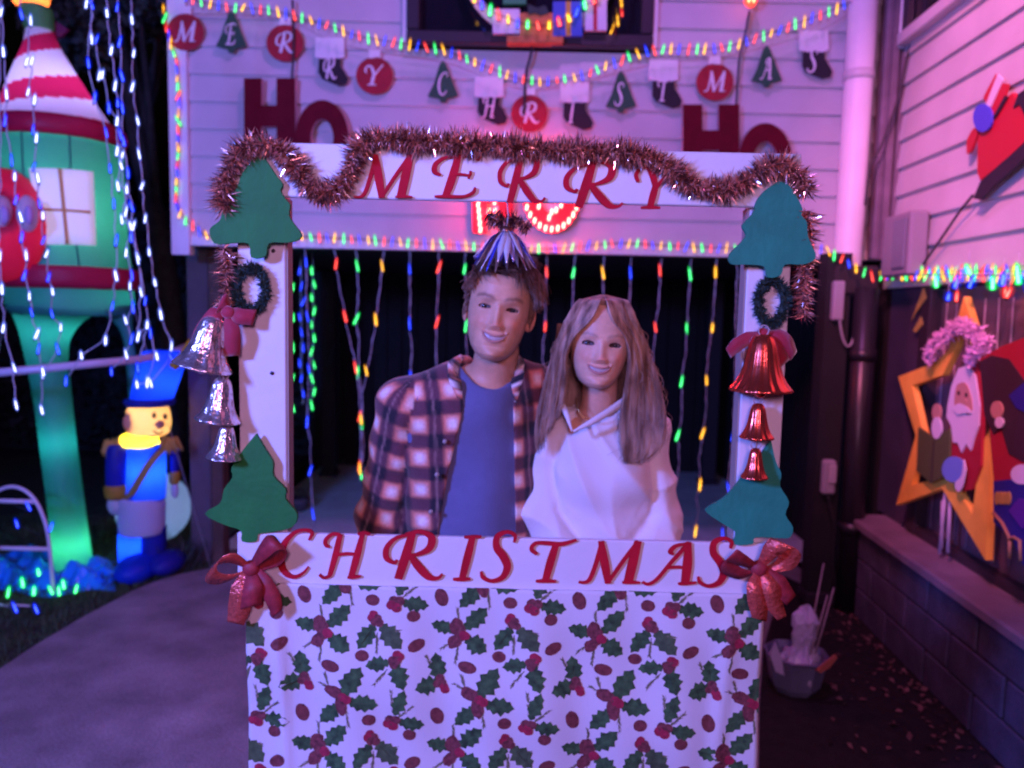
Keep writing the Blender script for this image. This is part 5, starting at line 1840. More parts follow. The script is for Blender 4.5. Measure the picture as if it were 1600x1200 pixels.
# ================================================================== tree and hedge beyond the lawn
M_leafn = mat("night_leaf", (.10, .12, .11), .6, noise=(2, .5))
M_leafd = mat("hedge_leaf", (.012, .018, .016), .7, noise=(2, .5))
M_bark = mat("bark", (.06, .05, .05), .9, noise=(12, .3), bump=(20, .6))


def leaves(mb, c, r, n, size, up=.0):
    for i in range(n):
        while True:
            d = V((rng.uniform(-1, 1), rng.uniform(-1, 1), rng.uniform(-1, 1)))
            if .25 < d.length < 1:
                break
        p = Vector(c) + V((d.x * r[0], d.y * r[1], d.z * r[2]))
        strips(mb, p, (rng.gauss(0, 1), rng.gauss(0, 1), rng.gauss(-.6, .7)), size * rng.uniform(.6, 1.3), size * .42)


base = PZ(235, 640, 0); base.y = 6.9; base.x = PY(250, 300, 6.9).x
t = thing("garden_tree", "tree with hanging pale lit leaves behind the tower at the top corner", "tree", (base.x, 6.9, 0))
top = PY(190, -60, 6.9)
mb = MB()
trunk = [V((base.x, 6.95, 0)), V((base.x + .05, 6.95, 1.2)), V((base.x - .02, 6.92, 2.2)), V((top.x + .1, 6.9, 3.0)), V((top.x, 6.9, 3.8))]
mb.tube([Vector(p) for p in spline(trunk, 5)], [.15 - .1 * i / 20 for i in range(21)], 10)
limbs = []
for i in range(9):
    a = trunk[2 + i % 3]
    e = PY(rng.uniform(70, 270), rng.uniform(-140, 40), 6.9) + V((0, rng.uniform(-.7, .7), 0))
    m_ = (a + e) / 2 + V((0, 0, .15))
    mb.tube([a, m_, e], [.05, .03, .012], 7)
    limbs.append(e)
mb.build("trunk", M_bark, t)
mb = MB()
for e in limbs + [PY(x, y, 6.9) + V((0, rng.uniform(-.4, .4), 0)) for x, y in ((90, 10), (120, -30), (150, 40), (170, -10), (210, 10), (235, -20), (138, 78), (128, 60), (60, -60), (245, -70))]:
    leaves(mb, e, (.28, .30, .24), 260, .11)
mb.build("crown", M_leafn, t, kind="stuff")
hd = thing("hedge", "dark tall hedge closing the garden behind the inflatable tower", "hedge", (-5.4, 8.6, 0))
mb = MB(); mb.box((-5.4, 8.7, 1.25), (7.0, .7, 2.5)); mb.build("hedge_core", M_leafd, hd)
mb = MB()
for i in range(9000):
    p = V((rng.uniform(-8.9, -1.9), 8.33 + rng.uniform(-.1, .1), rng.uniform(.05, 2.6)))
    if rng.random() < .2:
        p.z = 2.5 + abs(rng.gauss(0, .14)); p.y = 8.7 + rng.uniform(-.3, .3)
    strips(mb, p, (rng.gauss(0, 1), -1, rng.gauss(0, .8)), rng.uniform(.06, .12), .05)
mb.build("hedge_leaves", M_leafd, hd, kind="stuff")

# ================================================================== cut-outs at the house on the right
def PWc(a, b, off, sc, o):
    return PW(o[0] + a / sc, o[1] + b / sc, off)


SC, OO = 2.5545, (1380, 430)
YEL = mat("star_yellow", (.93, .55, .07), .6, noise=(9, .12))
SO = -.085


def flatw(nm, pts, m, off, parent, th=.012, sc=SC, o=OO, sm=1):
    mb = MB()
    loop = spline(pts + [pts[0]], sm)[:-1] if sm > 1 else pts
    mb.prism([PWc(a, b, off, sc, o) for a, b in loop], -WNRM * th)
    return mb.build(nm, m, parent)


def ell(cx, cy, rx, ry, n=18):
    return [(cx + rx * math.cos(2 * math.pi * i / n), cy + ry * math.sin(2 * math.pi * i / n)) for i in range(n)]


st = thing("star_cutout", "yellow star outline with a bearded man in red reading a green book on the sill", "cutout", tuple(PWc(300, 700, SO, SC, OO)))
outer = [(322, 85), (365, 230), (400, 330), (540, 540), (428, 700), (408, 1137), (235, 852), (52, 917), (130, 640), (60, 405), (215, 345), (265, 290)]
inner = [(320, 165), (342, 262), (370, 390), (450, 560), (388, 690), (355, 955), (262, 800), (112, 838), (163, 648), (115, 440), (238, 398), (288, 292)]
mb = MB()
n = 12
A = [PWc(a, b, SO, SC, OO) for a, b in outer]; B = [PWc(a, b, SO, SC, OO) for a, b in inner]
d = -WNRM * .03
vs = A + B + [p + d for p in A] + [p + d for p in B]
fs = []
for i in range(n):
    j = (i + 1) % n
    fs += [(i, i + n, j + n, j), (i + 2 * n, j + 2 * n, j + 3 * n, i + 3 * n), (i, j, j + 2 * n, i + 2 * n), (i + n, i + 3 * n, j + 3 * n, j + n)]
mb.add(vs, fs); mb.build("star_outline", YEL, st)
C_red = mat("cutout_red", (.36, .012, .03), .6); C_white = mat("cutout_white", (.70, .64, .70), .6); C_skin = mat("cutout_skin", (.50, .27, .20), .6)
C_olive = mat("cutout_book_green", (.085, .10, .03), .6); C_blue = mat("cutout_mitten_blue", (.16, .26, .62), .6); C_dark = mat("cutout_maroon", (.035, .012, .02), .7)
C_navy = mat("cutout_navy", (.02, .015, .20), .6); C_pur = mat("cutout_purple", (.10, .02, .26), .6)
flatw("coat", [(300, 420), (345, 338), (372, 345), (388, 430), (394, 600), (388, 760), (352, 855), (312, 862), (248, 770), (252, 690)], C_red, SO + .012, st, .014)
flatw("beard", [(300, 372), (335, 360), (366, 400), (384, 520), (380, 600), (362, 650), (348, 700), (330, 672), (312, 708), (296, 668), (278, 668), (270, 600), (252, 566), (256, 520), (272, 440)], C_white, SO + .018, st, .006)
flatw("face", [(294, 436), (325, 428), (346, 470), (355, 535), (334, 556), (318, 520), (300, 545), (284, 520), (286, 470)], C_skin, SO + .021, st, .003, sm=3)
for cx, cy in ((300, 470), (330, 478)):
    flatw("eye", ell(cx, cy, 5, 9, 10), M_ink, SO + .023, st, .002)
flatw("nose", ell(322, 505, 10, 14, 12), C_skin, SO + .024, st, .003)
flatw("moustache", [(276, 530), (300, 512), (330, 524), (350, 548), (322, 550), (296, 556)], C_white, SO + .025, st, .003, sm=3)
bk = flatw("book", [(140, 606), (200, 650), (265, 612), (262, 730), (246, 800), (190, 830), (132, 780)], C_olive, SO + .026, st, .010)
flatw("book_spine", [(199, 660), (203, 660), (193, 826), (189, 826)], M_ink, SO + .028, bk, .002)
flatw("hand", ell(212, 548, 18, 36), C_skin, SO + .020, st, .006)
flatw("sleeve_cuff", ell(212, 610, 20, 44), C_white, SO + .029, st, .006)
flatw("mitten", ell(280, 775, 46, 52), C_blue, SO + .030, st, .006)
flatw("sleeve_cuff", [(320, 735), (328, 780), (312, 850), (296, 862), (285, 830), (312, 800)], C_white, SO + .033, st, .005, sm=3)
for a, b in (((250, 850), (225, 1110)), ((268, 880), (258, 1108)), ((238, 900), (232, 1090))):
    mb = MB(); mb.tube([PWc(*a, SO - .02, SC, OO), PWc(*b, SO - .02, SC, OO)], .008, 7); mb.build("stand_stick", mat("pale_stick", (.42, .36, .44), .6), st)

t = thing("feather_boa", "fluffy mauve feather boa draped over the upper part of the star cutout", "boa", tuple(PWc(300, 230, SO + .04, SC, OO)))
mb = MB()
bo = [Vector(p) for p in resample([PWc(a, b, SO + .035, SC, OO) for a, b in spline([(185, 330), (205, 275), (255, 235), (300, 205), (350, 220), (395, 262), (420, 275), (370, 300), (345, 345)], 8)], .008)]
for i in range(3600):
    p = rng.choice(bo)
    strips(mb, p + V((0, rng.gauss(0, .012), rng.gauss(0, .012))), (rng.gauss(0, 1), rng.gauss(0, 1), rng.gauss(0, 1)), rng.uniform(.014, .036), .009)
mb.build("feathers", mat("mauve_feather", (.72, .42, .66), .8, sheen=.5), t, kind="stuff")
mb = MB(); mb.tube(bo[::3], .012, 7); mb.build("core_cord", mat("mauve_cord", (.3, .13, .3), .8), t)

t = thing("window_ribbon", "two yellow pointed ribbon pieces stuck inside the edge of the big side window", "ribbon", tuple(PWc(140, 130, OFF + .02, SC, OO)))
for pts in ([(160, 52), (172, 90), (128, 150), (112, 180)], [(150, 165), (158, 195), (130, 228), (118, 222)]):
    flatw("ribbon_piece", pts, mat("ribbon_yellow", (.42, .36, .08), .6), OFF + .022, t, .004)

fg = thing("figures_cutout", "painted cutout of a red coated figure and a navy gift sack beside the star", "cutout", tuple(PWc(560, 800, SO, SC, OO)))
S2 = SO + .045
flatw("coat", [(385, 335), (470, 285), (560, 250), (760, 300), (770, 880), (560, 870), (442, 826), (430, 700), (424, 600), (402, 560)], C_red, S2, fg, .016)
flatw("dark_hair", [(384, 345), (430, 320), (500, 335), (560, 420), (760, 420), (760, 740), (560, 745), (500, 712), (470, 610), (440, 635), (404, 560)], C_dark, S2 + .004, fg, .004)
flatw("blue_scarf", [(500, 480), (562, 428), (720, 430), (720, 560), (562, 545), (530, 530)], C_navy, S2 + .008, fg, .004)
flatw("hand", ell(452, 538, 24, 36), C_skin, S2 + .009, fg, .005)
flatw("white_cuff", ell(462, 588, 17, 22), C_white, S2 + .012, fg, .005)
flatw("white_cuff", ell(552, 795, 44, 40), C_white, S2 + .010, fg, .005)
flatw("gift_sack", [(440, 822), (500, 815), (760, 830), (760, 1160), (560, 1160), (520, 1064), (440, 985)], C_navy, S2 + .007, fg, .020)
for k in range(4):
    flatw("bow_loop", ell(452 + k * 15, 890, 9, 26, 12), mat("bow_gold", (.45, .30, .06), .5), S2 + .012 + .001 * (k % 2), fg, .006)
flatw("purple_gift", [(500, 940), (540, 890), (640, 900), (640, 1010), (550, 1010)], C_pur, S2 + .013, fg, .006)
for pts in ([(440, 950), (475, 990), (500, 1040), (506, 1060)], [(500, 1060), (520, 1046), (545, 1060), (548, 1140)], [(506, 1055), (503, 1130)]):
    mb = MB(); mb.tube([PWc(a, b, S2 + .012, SC, OO) for a, b in pts], .007, 6); mb.build("tan_line", mat("tan_paint", (.38, .20, .10), .6), fg)

S7, O7 = 4.615, (1460, 80)
WOF = OFF + .06
sl = thing("sleigh_cutout", "red sleigh cutout with a blue mitten and black runner fixed on the pink wall", "cutout", tuple(PWc(450, 600, WOF, S7, O7)))
C_sred = mat("sleigh_red", (.50, .012, .03), .5); C_run = mat("runner_black", (.018, .012, .025), .6); C_smit = mat("sleigh_mitten", (.07, .08, .62), .6)
flatw("sleigh_body", [(312, 640), (330, 575), (400, 555), (425, 470), (520, 330), (560, 300), (600, 370), (660, 420), (950, 280), (950, 470), (650, 652), (500, 792), (330, 932), (308, 870)], C_sred, WOF, sl, .018, S7, O7)
flatw("sleeve", [(350, 335), (440, 165), (485, 230), (530, 238), (505, 330), (415, 480), (330, 560), (296, 545), (380, 380)], C_sred, WOF + .006, sl, .010, S7, O7)
flatw("fur_band", [(455, 165), (492, 208), (405, 402), (368, 392)], C_white, WOF + .010, sl, .008, S7, O7)
flatw("mitten", ell(345, 480, 68, 102), C_smit, WOF + .014, sl, .008, S7, O7)
flatw("sleigh_curl", [(232, 742), (234, 640), (282, 555), (312, 575), (292, 640), (262, 720)], C_sred, WOF + .003, sl, .012, S7, O7, sm=3)
flatw("runner", [(278, 1062), (328, 945), (480, 806), (646, 664), (950, 470), (950, 560), (646, 772), (430, 965), (332, 1072)], C_run, WOF + .004, sl, .016, S7, O7)
flatw("dark_line", [(415, 485), (505, 320), (526, 330), (440, 475)], C_run, WOF + .008, sl, .005, S7, O7)
flatw("dark_hair", [(565, 412), (600, 310), (650, 275), (760, 280), (760, 420), (650, 460), (610, 380)], C_run, WOF + .006, sl, .008, S7, O7)

# ================================================================== pail, leaves
pb = PZ(1257, 1098, .012); pb.y += .12
t = thing("garden_pail", "low grey faceted pail standing on the dark garden bed", "pail", tuple(pb))
mb = MB()
rot = .3
prof = [(.085, 0), (.105, .03), (.128, .15), (.140, .165), (.132, .168), (.118, .14), (.09, .03)]
mb.loft([[pb + V((r * math.cos(rot + i * math.pi / 4), r * math.sin(rot + i * math.pi / 4), z)) for i in range(8)] for r, z in prof], smooth=False)
mb.build("bucket", mat("pail_plastic", (.16, .17, .27), .45, noise=(8, .2)), t)
mb = MB(); mb.tube([pb + V((.125 * math.cos(a), -.02, .15 + .06 * math.sin(a) * -.6)) for a in [i * math.pi / 12 for i in range(13)]], .004, 6); mb.build("handle", M_wire_clear, t)
t = thing("plastic_bag", "crumpled white plastic bag bundle sticking up out of the grey pail", "bag", tuple(pb + V((0, 0, .16))))
mb = MB()
rg = []
for i in range(16):
    u = i / 15
    c = PY(1242 + 20 * u, 1062 - 112 * u, pb.y - .02)
    r = .060 * (1 - u) ** .35 * (1 + .30 * math.sin(u * 9) + .12 * math.sin(u * 23)) + .006
    rg.append([c + V((r * (1 + .28 * math.sin(3 * a + u * 5) + rng.uniform(-.16, .16)) * math.cos(a), r * (1 + .2 * math.sin(4 * a) + rng.uniform(-.14, .14)) * math.sin(a), rng.uniform(-.018, .018))) for a in [2 * math.pi * j / 22 for j in range(22)]])
mb.loft(rg, smooth=False)
M_bag = mat("bag_plastic", (.52, .48, .66), .35, bump=(20, .5))
mb.build("bundle", M_bag, t)
mb = MB(); mb.prism([PY(a, b, pb.y - .09) for a, b in ((1203, 1022), (1212, 1004), (1222, 1030), (1226, 1056), (1212, 1050))], (0, .01, 0)); mb.build("corner_flap", M_bag, t)
for i, (x0, y0, x1, y1, lab) in enumerate(((1252, 1056, 1287, 880, "tallest thin cane standing in the grey pail"), (1256, 1056, 1293, 930, "middle thin cane standing in the grey pail"), (1262, 1058, 1303, 918, "outer leaning thin cane standing in the grey pail"))):
    mb = MB(); mb.tube([PY(x0, y0, pb.y - .04), PY((x0 + x1) / 2 + 1, (y0 + y1) / 2, pb.y - .035), PY(x1, y1, pb.y - .03)], [.0045, .0042, .003], 7)
    mb.build("cane", mat("cane", (.36, .26, .30), .5), label=lab, cat="cane")
mb = MB(); mb.prism([PY(a, b, pb.y - .15) for a, b in ((1277, 1048), (1290, 1036), (1306, 1024), (1309, 1028), (1296, 1044), (1282, 1052))], (0, .012, 0))
mb.build("orange_scrap", mat("orange_scrap", (.42, .12, .08), .6), label="orange scrap lying on the rim of the grey pail", cat="scrap")

mb = MB()
for i in range(190):
    if i < 120:
        y = rng.uniform(2.3, 4.1); p = V((WX + WK * y - abs(rng.gauss(0, .10)) - .02, y, .014))
    else:
        p = PZ(rng.uniform(1290, 1480), rng.uniform(985, 1180), .014)
        if p.x > WX + WK * p.y - .03:
            continue
    L = rng.uniform(.015, .045); a = rng.uniform(0, 6.28)
    u, w = V((math.cos(a), math.sin(a), rng.uniform(-.2, .5))), V((-math.sin(a), math.cos(a), rng.uniform(-.4, .4)))
    p.z += .006
    mb.add([p - u * L * .5, p + w * L * .28, p + u * L * .5, p - w * L * .28 + V((0, 0, .006))], [(0, 1, 2), (0, 2, 3)])
mb.build("fallen_leaves", mat("dry_leaf", (.15, .07, .06), .7, noise=(4, .6)), label="dry fallen leaves along the foot of the dark block wall", cat="leaves", kind="stuff")
# ================================================================== people
def nets(f, lo, hi, h):
    """surface nets: one closed smooth mesh of f < 0"""
    ax = [np.arange(lo[i], hi[i] + h, h) for i in range(3)]
    X, Y, Z = np.meshgrid(*ax, indexing='ij')
    F = f(np.stack([X, Y, Z], -1).reshape(-1, 3)).reshape(X.shape)
    s = F < 0
    n = np.array(F.shape) - 1
    cor = [(i, j, k) for i in (0, 1) for j in (0, 1) for k in (0, 1)]
    sl = lambda A, c: A[c[0]:c[0] + n[0], c[1]:c[1] + n[1], c[2]:c[2] + n[2]]
    cnt = sum(sl(s, c).astype(int) for c in cor)
    act = (cnt > 0) & (cnt < 8)
    idx = np.argwhere(act)
    vid = -np.ones(act.shape, int)
    vid[act] = np.arange(len(idx))
    acc = np.zeros((len(idx), 3)); num = np.zeros(len(idx))
    fv = {c: sl(F, c)[act] for c in cor}
    for a in cor:
        for d in range(3):
            if a[d]:
                continue
            b = list(a); b[d] = 1; b = tuple(b)
            fa, fb = fv[a], fv[b]
            m = (fa < 0) != (fb < 0)
            t = np.where(m, fa / np.where(m, fa - fb, 1), 0)
            p = np.array(a, float)[None, :] + 0 * acc
            p[:, d] += t
            acc += p * m[:, None]; num += m
    V_ = np.array(lo)[None, :] + (idx + acc / num[:, None]) * h
    quads = []
    for d in range(3):
        u, v = [(1, 2), (2, 0), (0, 1)][d]
        sa = [slice(None)] * 3; sb = [slice(None)] * 3
        sa[d] = slice(0, -1); sb[d] = slice(1, None)
        ch = s[tuple(sa)] != s[tuple(sb)]
        e = np.argwhere(ch)
        e = e[(e[:, u] > 0) & (e[:, v] > 0) & (e[:, u] < n[u]) & (e[:, v] < n[v])]
        inside = s[tuple(e.T)]
        def cell(du, dv):
            q = e.copy(); q[:, u] -= du; q[:, v] -= dv
            return vid[tuple(q.T)]
        Q = np.stack([cell(1, 1), cell(0, 1), cell(0, 0), cell(1, 0)], 1)
        Q[~inside] = Q[~inside][:, ::-1]
        quads.append(Q)
    return V_, np.concatenate(quads)


def rc(p, a, b, ra, rb):
    a, b = np.array(a), np.array(b)
    ab = b - a
    t = np.clip(((p - a) @ ab) / (ab @ ab), 0, 1)
    return np.linalg.norm(p - a - t[:, None] * ab, axis=1) - (ra + (rb - ra) * t)


def smin(k, *ds):
    d = ds[0]
    for e in ds[1:]:
        h = np.clip(.5 + .5 * (e - d) / k, 0, 1)
        d = e + (d - e) * h - k * h * (1 - h)
    return d


def px_of(p):
    """photo pixels of points (used to lay out garment edges)"""
    q = p - np.array(CAM)
    z = q @ np.array(F_)
    return 800 + FPX * (q @ np.array(R_)) / z, 600 - FPX * (q @ np.array(U_)) / z


def mesh_np(name, Vv, Q, m, parent, colors=None, smooth=True):
    me = bpy.data.meshes.new(name)
    me.from_pydata((Vv - np.array(base_of(parent))).tolist(), [], Q.tolist() if isinstance(Q, np.ndarray) else Q)
    me.materials.append(m)
    if smooth:
        me.polygons.foreach_set("use_smooth", [True] * len(me.polygons))
    if colors is not None:
        at = me.color_attributes.new("tint", 'FLOAT_COLOR', 'POINT')
        at.data.foreach_set("color", np.concatenate([colors, np.ones((len(colors), 1))], 1).astype(np.float32).ravel())
    me.update()
    return link(name, me, parent)


def vnormals(Vv, Q):
    a, b, c = Vv[Q[:, 0]], Vv[Q[:, 1]], Vv[Q[:, 2]]
    fn = np.cross(b - a, c - a)
    N = np.zeros_like(Vv)
    for i in range(Q.shape[1]):
        np.add.at(N, Q[:, i], fn)
    return N / (np.linalg.norm(N, axis=1, keepdims=True) + 1e-12)


A3 = lambda px, py, Y: np.array(PY(px, py, Y))
M_skin = mat("skin", (.5, .32, .25), .48, attr="tint", sss=.15, noise=(38, .10), bump=(420, .12))
M_eye = [mat("eye_white", (.24, .20, .20), .25), mat("iris", (.03, .03, .03), .2), mat("pupil", (.005, .005, .005), .15)]
M_teeth = mat("teeth", (.46, .40, .38), .3)


class Head:
    Zk = np.array([-.120, -.115, -.106, -.092, -.070, -.045, -.012, .02, .05, .08, .10, .113, .1195, .122])
    Wk = np.array([.020, .031, .042, .0525, .0615, .0675, .0715, .0735, .0745, .068, .055, .036, .018, .0])
    Fk = np.array([.062, .078, .087, .089, .087, .088, .088, .091, .092, .080, .061, .039, .019, .0])
    Bk = np.array([-.015, .000, .015, .035, .065, .085, .096, .103, .101, .086, .066, .042, .020, .0])

    def __init__(self, origin, scale, tilt, yaw=0.0, pitch=0.0, jaw=1.0, female=False, skin=(.50, .32, .25), sx=1.0, sz=1.0):
        self.o = np.array(origin)
        self.s = scale
        self.female = female
        self.jaw = jaw
        self.sx, self.sz = sx, sz
        # local x right, y towards the camera, z up
        base = Matrix(((1, 0, 0), (0, -1, 0), (0, 0, 1)))
        R = Matrix.Rotation(tilt, 3, 'Y') @ Matrix.Rotation(yaw, 3, 'Z') @ Matrix.Rotation(pitch, 3, 'X')
        self.M = np.array(R) @ np.array(base)
        self.skin = np.array(skin)

    def world(self, L):
        L = np.array(L, float) * self.s
        L[..., 0] *= self.sx
        L[..., 2] = np.where(L[..., 2] < 0, L[..., 2] * self.sz, L[..., 2])
        return self.o + L @ self.M.T

    def surf(self, a, z, lift=0.0):
        w = np.interp(z, self.Zk, self.Wk) * np.where(z < 0, self.jaw + (1 - self.jaw) * np.clip(1 + z / .1, 0, 1), 1) + lift
        f = np.interp(z, self.Zk, self.Fk) + lift
        b = np.interp(z, self.Zk, self.Bk) + lift
        ca, sa = np.cos(a), np.sin(a)
        e = 2 / 2.25
        x = w * np.sign(sa) * np.abs(sa) ** e
        y = np.where(ca > 0, f, b) * np.sign(ca) * np.abs(ca) ** e
        return x, y

    def feature(self, x, z, y):
        g = lambda cx, cz, sx, sz: np.exp(-((x - cx) / sx) ** 2 - ((z - cz) / sz) ** 2)
        F = self.female
        d = np.zeros_like(x)
        for s in (-1, 1):
            d += (.0022 if F else .0045) * g(s * .028, .019, .018, .008)
            d -= .0105 * g(s * .030, .001, .015, .011)
            d += .0042 * g(s * .0315, .000, .013, .0075)
            d += .0062 * g(s * .038, -.034, .017, .015)
            d += .0048 * g(s * .0115, -.0415, .0065, .007)
            d -= .0022 * np.exp(-((x - s * (.020 + (-.045 - z) * .35)) / .0035) ** 2) * np.exp(-((z + .055) / .014) ** 2)
            d -= .003 * g(s * .052, .045, .016, .02)
        t = np.clip((.012 - z) / .052, 0, 1)
        nose = np.where((z < .016) & (z > -.050), (.004 + .0155 * t ** 1.2) * np.exp(-(x / (.0082 + .0045 * t)) ** 2), 0)
        nose *= np.clip((z + .052) / .014, 0, 1)
        nose *= np.clip((.016 - z) / .01, 0, 1) * .0 + np.where(z > .006, np.clip((.016 - z) / .010, 0, 1), 1)
        d += nose * (.88 if F else 1.0)
        d += .0055 * g(0, -.068, .024, .016)
        d += (.004 if F else .0065) * g(0, -.104, .017, .011)
        d -= .0035 * g(0, -.087, .018, .006)
        # smile
        zm = -.0665 + .0115 * (x / .027) ** 2
        th = np.where(np.abs(x) < .0250, .0043 * np.sqrt(np.clip(1 - (x / .0250) ** 2, 0, 1)), 0)
        zc = zm - .0015
        mouth = (np.abs(z - zc) < th)
        lipu = (z > zc) & (z < zc + th + .0052 * np.clip(1 - (x / .032) ** 2, 0, 1)) & ~mouth
        lipl = (z < zc) & (z > zc - th - .0068 * np.clip(1 - (x / .030) ** 2, 0, 1)) & ~mouth
        d += .0022 * np.exp(-((z - zc - th - .002) / .0035) ** 2) * (np.abs(x) < .03)
        d += .0032 * np.exp(-((z - zc + th + .003) / .004) ** 2) * (np.abs(x) < .026)
        d -= .0085 * np.clip((th - np.abs(z - zc)) / .0016 + .5, 0, 1) * (th > 0)
        # eyes
        eyes = np.zeros_like(x, bool); lash = np.zeros_like(x, bool)
        for s in (-1, 1):
            u = (x - s * .0315) / .0142
            hh = (.0052 if F else .0044) * np.sqrt(np.clip(1 - u ** 2, 0, 1))
            zc2 = .0005 - .0012 * u * u
            e = (np.abs(z - zc2) < hh) & (np.abs(u) < 1)
            eyes |= e
            lash |= (z > zc2) & (np.abs(z - zc2) < hh + (.0028 if F else .0016)) & (np.abs(u) < 1.08) & ~e
        d -= .0075 * eyes
        self.lipd = np.clip(1 - np.maximum(z - zc - th - .0035, zc - th - .0050 - z) / .0025, 0, 1) * np.clip((.030 - np.abs(x)) / .006, 0, 1)
        return d, mouth, lipu | lipl, eyes, lash

    def build(self, hairmask, hair_col, brow_col, lip_col):
        na, nz = 220, 190
        a = np.linspace(-np.pi, np.pi, na, endpoint=False)
        # more rows in the face
        z = np.concatenate([np.linspace(-.120, .045, 140), np.linspace(.047, .1218, nz - 140)])
        Ag, Zg = np.meshgrid(a, z)
        # angular density toward the front
        Ag = Ag - .55 * np.sin(Ag)
        x, y = self.surf(Ag, Zg)
        front = np.clip(np.cos(Ag) * 1.6, 0, 1)
        d, mouth, lips, eyes, lash = self.feature(x, Zg, y)
        y = y + d * front
        col = np.ones(x.shape + (3,)) * self.skin
        g = lambda cx, cz, sx, sz: np.exp(-((x - cx) / sx) ** 2 - ((Zg - cz) / sz) ** 2)[..., None]
        red = np.array([1.16, .86, .84])
        for s in (-1, 1):
            col = col * (1 + (red - 1) * .55 * g(s * .042, -.035, .018, .016))
        col = col * (1 + (red - 1) * .6 * g(0, -.038, .012, .010))
        fr = np.cos(Ag) > .2
        for s in (-1, 1):
            u = (x - s * .032) / .021
            zb = .0215 + .0045 * (1 - u * u) - .002 * (u * s < 0)
            m = (np.exp(-((Zg - zb) / .0048) ** 2) * np.clip((1.15 - np.abs(u)) / .35, 0, 1) * fr * (.45 if self.female else .62))[..., None]
            col = col * (1 - m) + np.array(brow_col) * m
            col = col * (1 - .16 * (g(s * .031, .002, .017, .010) * fr[..., None]))  # darker lids, with the eye socket shade put into the skin colour
        lw = (self.lipd * fr)[..., None] * .7
        col = col * (1 - lw) + np.array(lip_col) * lw
        col[mouth & fr] = (.08, .015, .015)
        col[(lash) & fr] = np.array((.05, .03, .025)) if self.female else self.skin * .45
        col[eyes & fr] = (.08, .04, .035)
        hm = hairmask(Ag, Zg, x)
        col = col * (1 - hm[..., None]) + np.array(hair_col) * hm[..., None]
        # underside and top caps
        Vl = np.stack([x, y, Zg], -1).reshape(-1, 3)
        nr = len(z)
        Q = []
        for i in range(nr - 1):
            r0 = i * na + np.arange(na)
            r1 = i * na + (np.arange(na) + 1) % na
            Q.append(np.stack([r0, r0 + na, r1 + na, r1], 1))
        Q = np.concatenate(Q)
        cols = col.reshape(-1, 3)
        tris = []
        cb, ct = len(Vl), len(Vl) + 1
        Vl = np.vstack([Vl, [[0, .03, -.119]], [[0, 0, .1222]]])
        cols = np.vstack([cols, self.skin, np.array(hair_col)])
        for j in range(na):
            tris.append((cb, j, (j + 1) % na))
            tris.append((ct, (nr - 1) * na + (j + 1) % na, (nr - 1) * na + j))
        # ears
        ears_v, ears_f = [], []
        for s in (-1, 1):
            b0 = len(Vl) + len(ears_v)
            n1, n2 = 20, 12
            for i in range(n2 + 1):
                for j in range(n1):
                    ph = 2 * math.pi * j / n1
                    r = math.sin(math.pi * i / n2)
                    t = math.cos(math.pi * i / n2)
                    ex, ez = r * math.cos(ph), r * math.sin(ph)
                    yy = .019 * ex * (1 + .15 * ez) - .004
                    zz = .032 * ez - .012
                    xx = s * (.072 + .008 * t * (1 - .6 * (1 - r)) + .012 * max(0, -ex) * 1 + (.004 if t * s > 0 and r > .6 else 0) - .006 * (1 - r) * (t > 0))
                    ears_v.append((xx, yy - .012 * 0, zz))
            for i in range(n2):
                for j in range(n1):
                    q = (b0 + i * n1 + j, b0 + i * n1 + (j + 1) % n1, b0 + (i + 1) * n1 + (j + 1) % n1, b0 + (i + 1) * n1 + j)
                    ears_f.append(q if s > 0 else q[::-1])
        Vl = np.vstack([Vl, np.array(ears_v)])
        cols = np.vstack([cols, np.tile(self.skin * np.array([1.08, .9, .88]), (len(ears_v), 1))])
        return self.world(Vl), [tuple(q) for q in Q.tolist()] + tris + ears_f, cols

    def extras(self, parent):
        for s in (-1, 1):
            c = np.array([s * .0315, .0600, .0002])
            mb = MB()
            r = .0122
            m, n = 16, 20
            vs, fs, mi = [], [], []
            for i in range(m + 1):
                t = math.pi * i / m
                for j in range(n):
                    a = 2 * math.pi * j / n
                    vs.append(c + r * np.array([math.sin(t) * math.cos(a), math.cos(t), math.sin(t) * math.sin(a)]))
            W = self.world(np.array(vs))
            for i in range(m):
                for j in range(n):
                    mb.f.append((i * n + j, i * n + (j + 1) % n, (i + 1) * n + (j + 1) % n, (i + 1) * n + j))
                    mb.mi.append(2 if i < 1 else 1 if i < 3 else 0)
                    mb.smooth.append(True)
            mb.v = [tuple(p) for p in W]
            mb.build("eyeball", M_eye, parent)
        mb = MB()
        vs = []
        nu, nv = 16, 4
        for j in range(nv + 1):
            for i in range(nu + 1):
                x = -.0235 + .047 * i / nu
                zm = -.0665 + .0115 * (x / .027) ** 2 - .0015
                z = zm - .004 + .0095 * j / nv
                _, y = self.surf(np.arcsin(np.clip(x / .058, -1, 1)), np.array(-.068))
                vs.append([x, float(.0885 * math.sqrt(max(0, 1 - (x / .06) ** 2))) + .0005 - (.0008 if i % 2 == 0 else 0), z])
        W = self.world(np.array(vs))
        mb.add(W.tolist(), [(j * (nu + 1) + i, (j + 1) * (nu + 1) + i, (j + 1) * (nu + 1) + i + 1, j * (nu + 1) + i + 1) for j in range(nv) for i in range(nu)], 0, True)
        mb.build("teeth", M_teeth, parent)


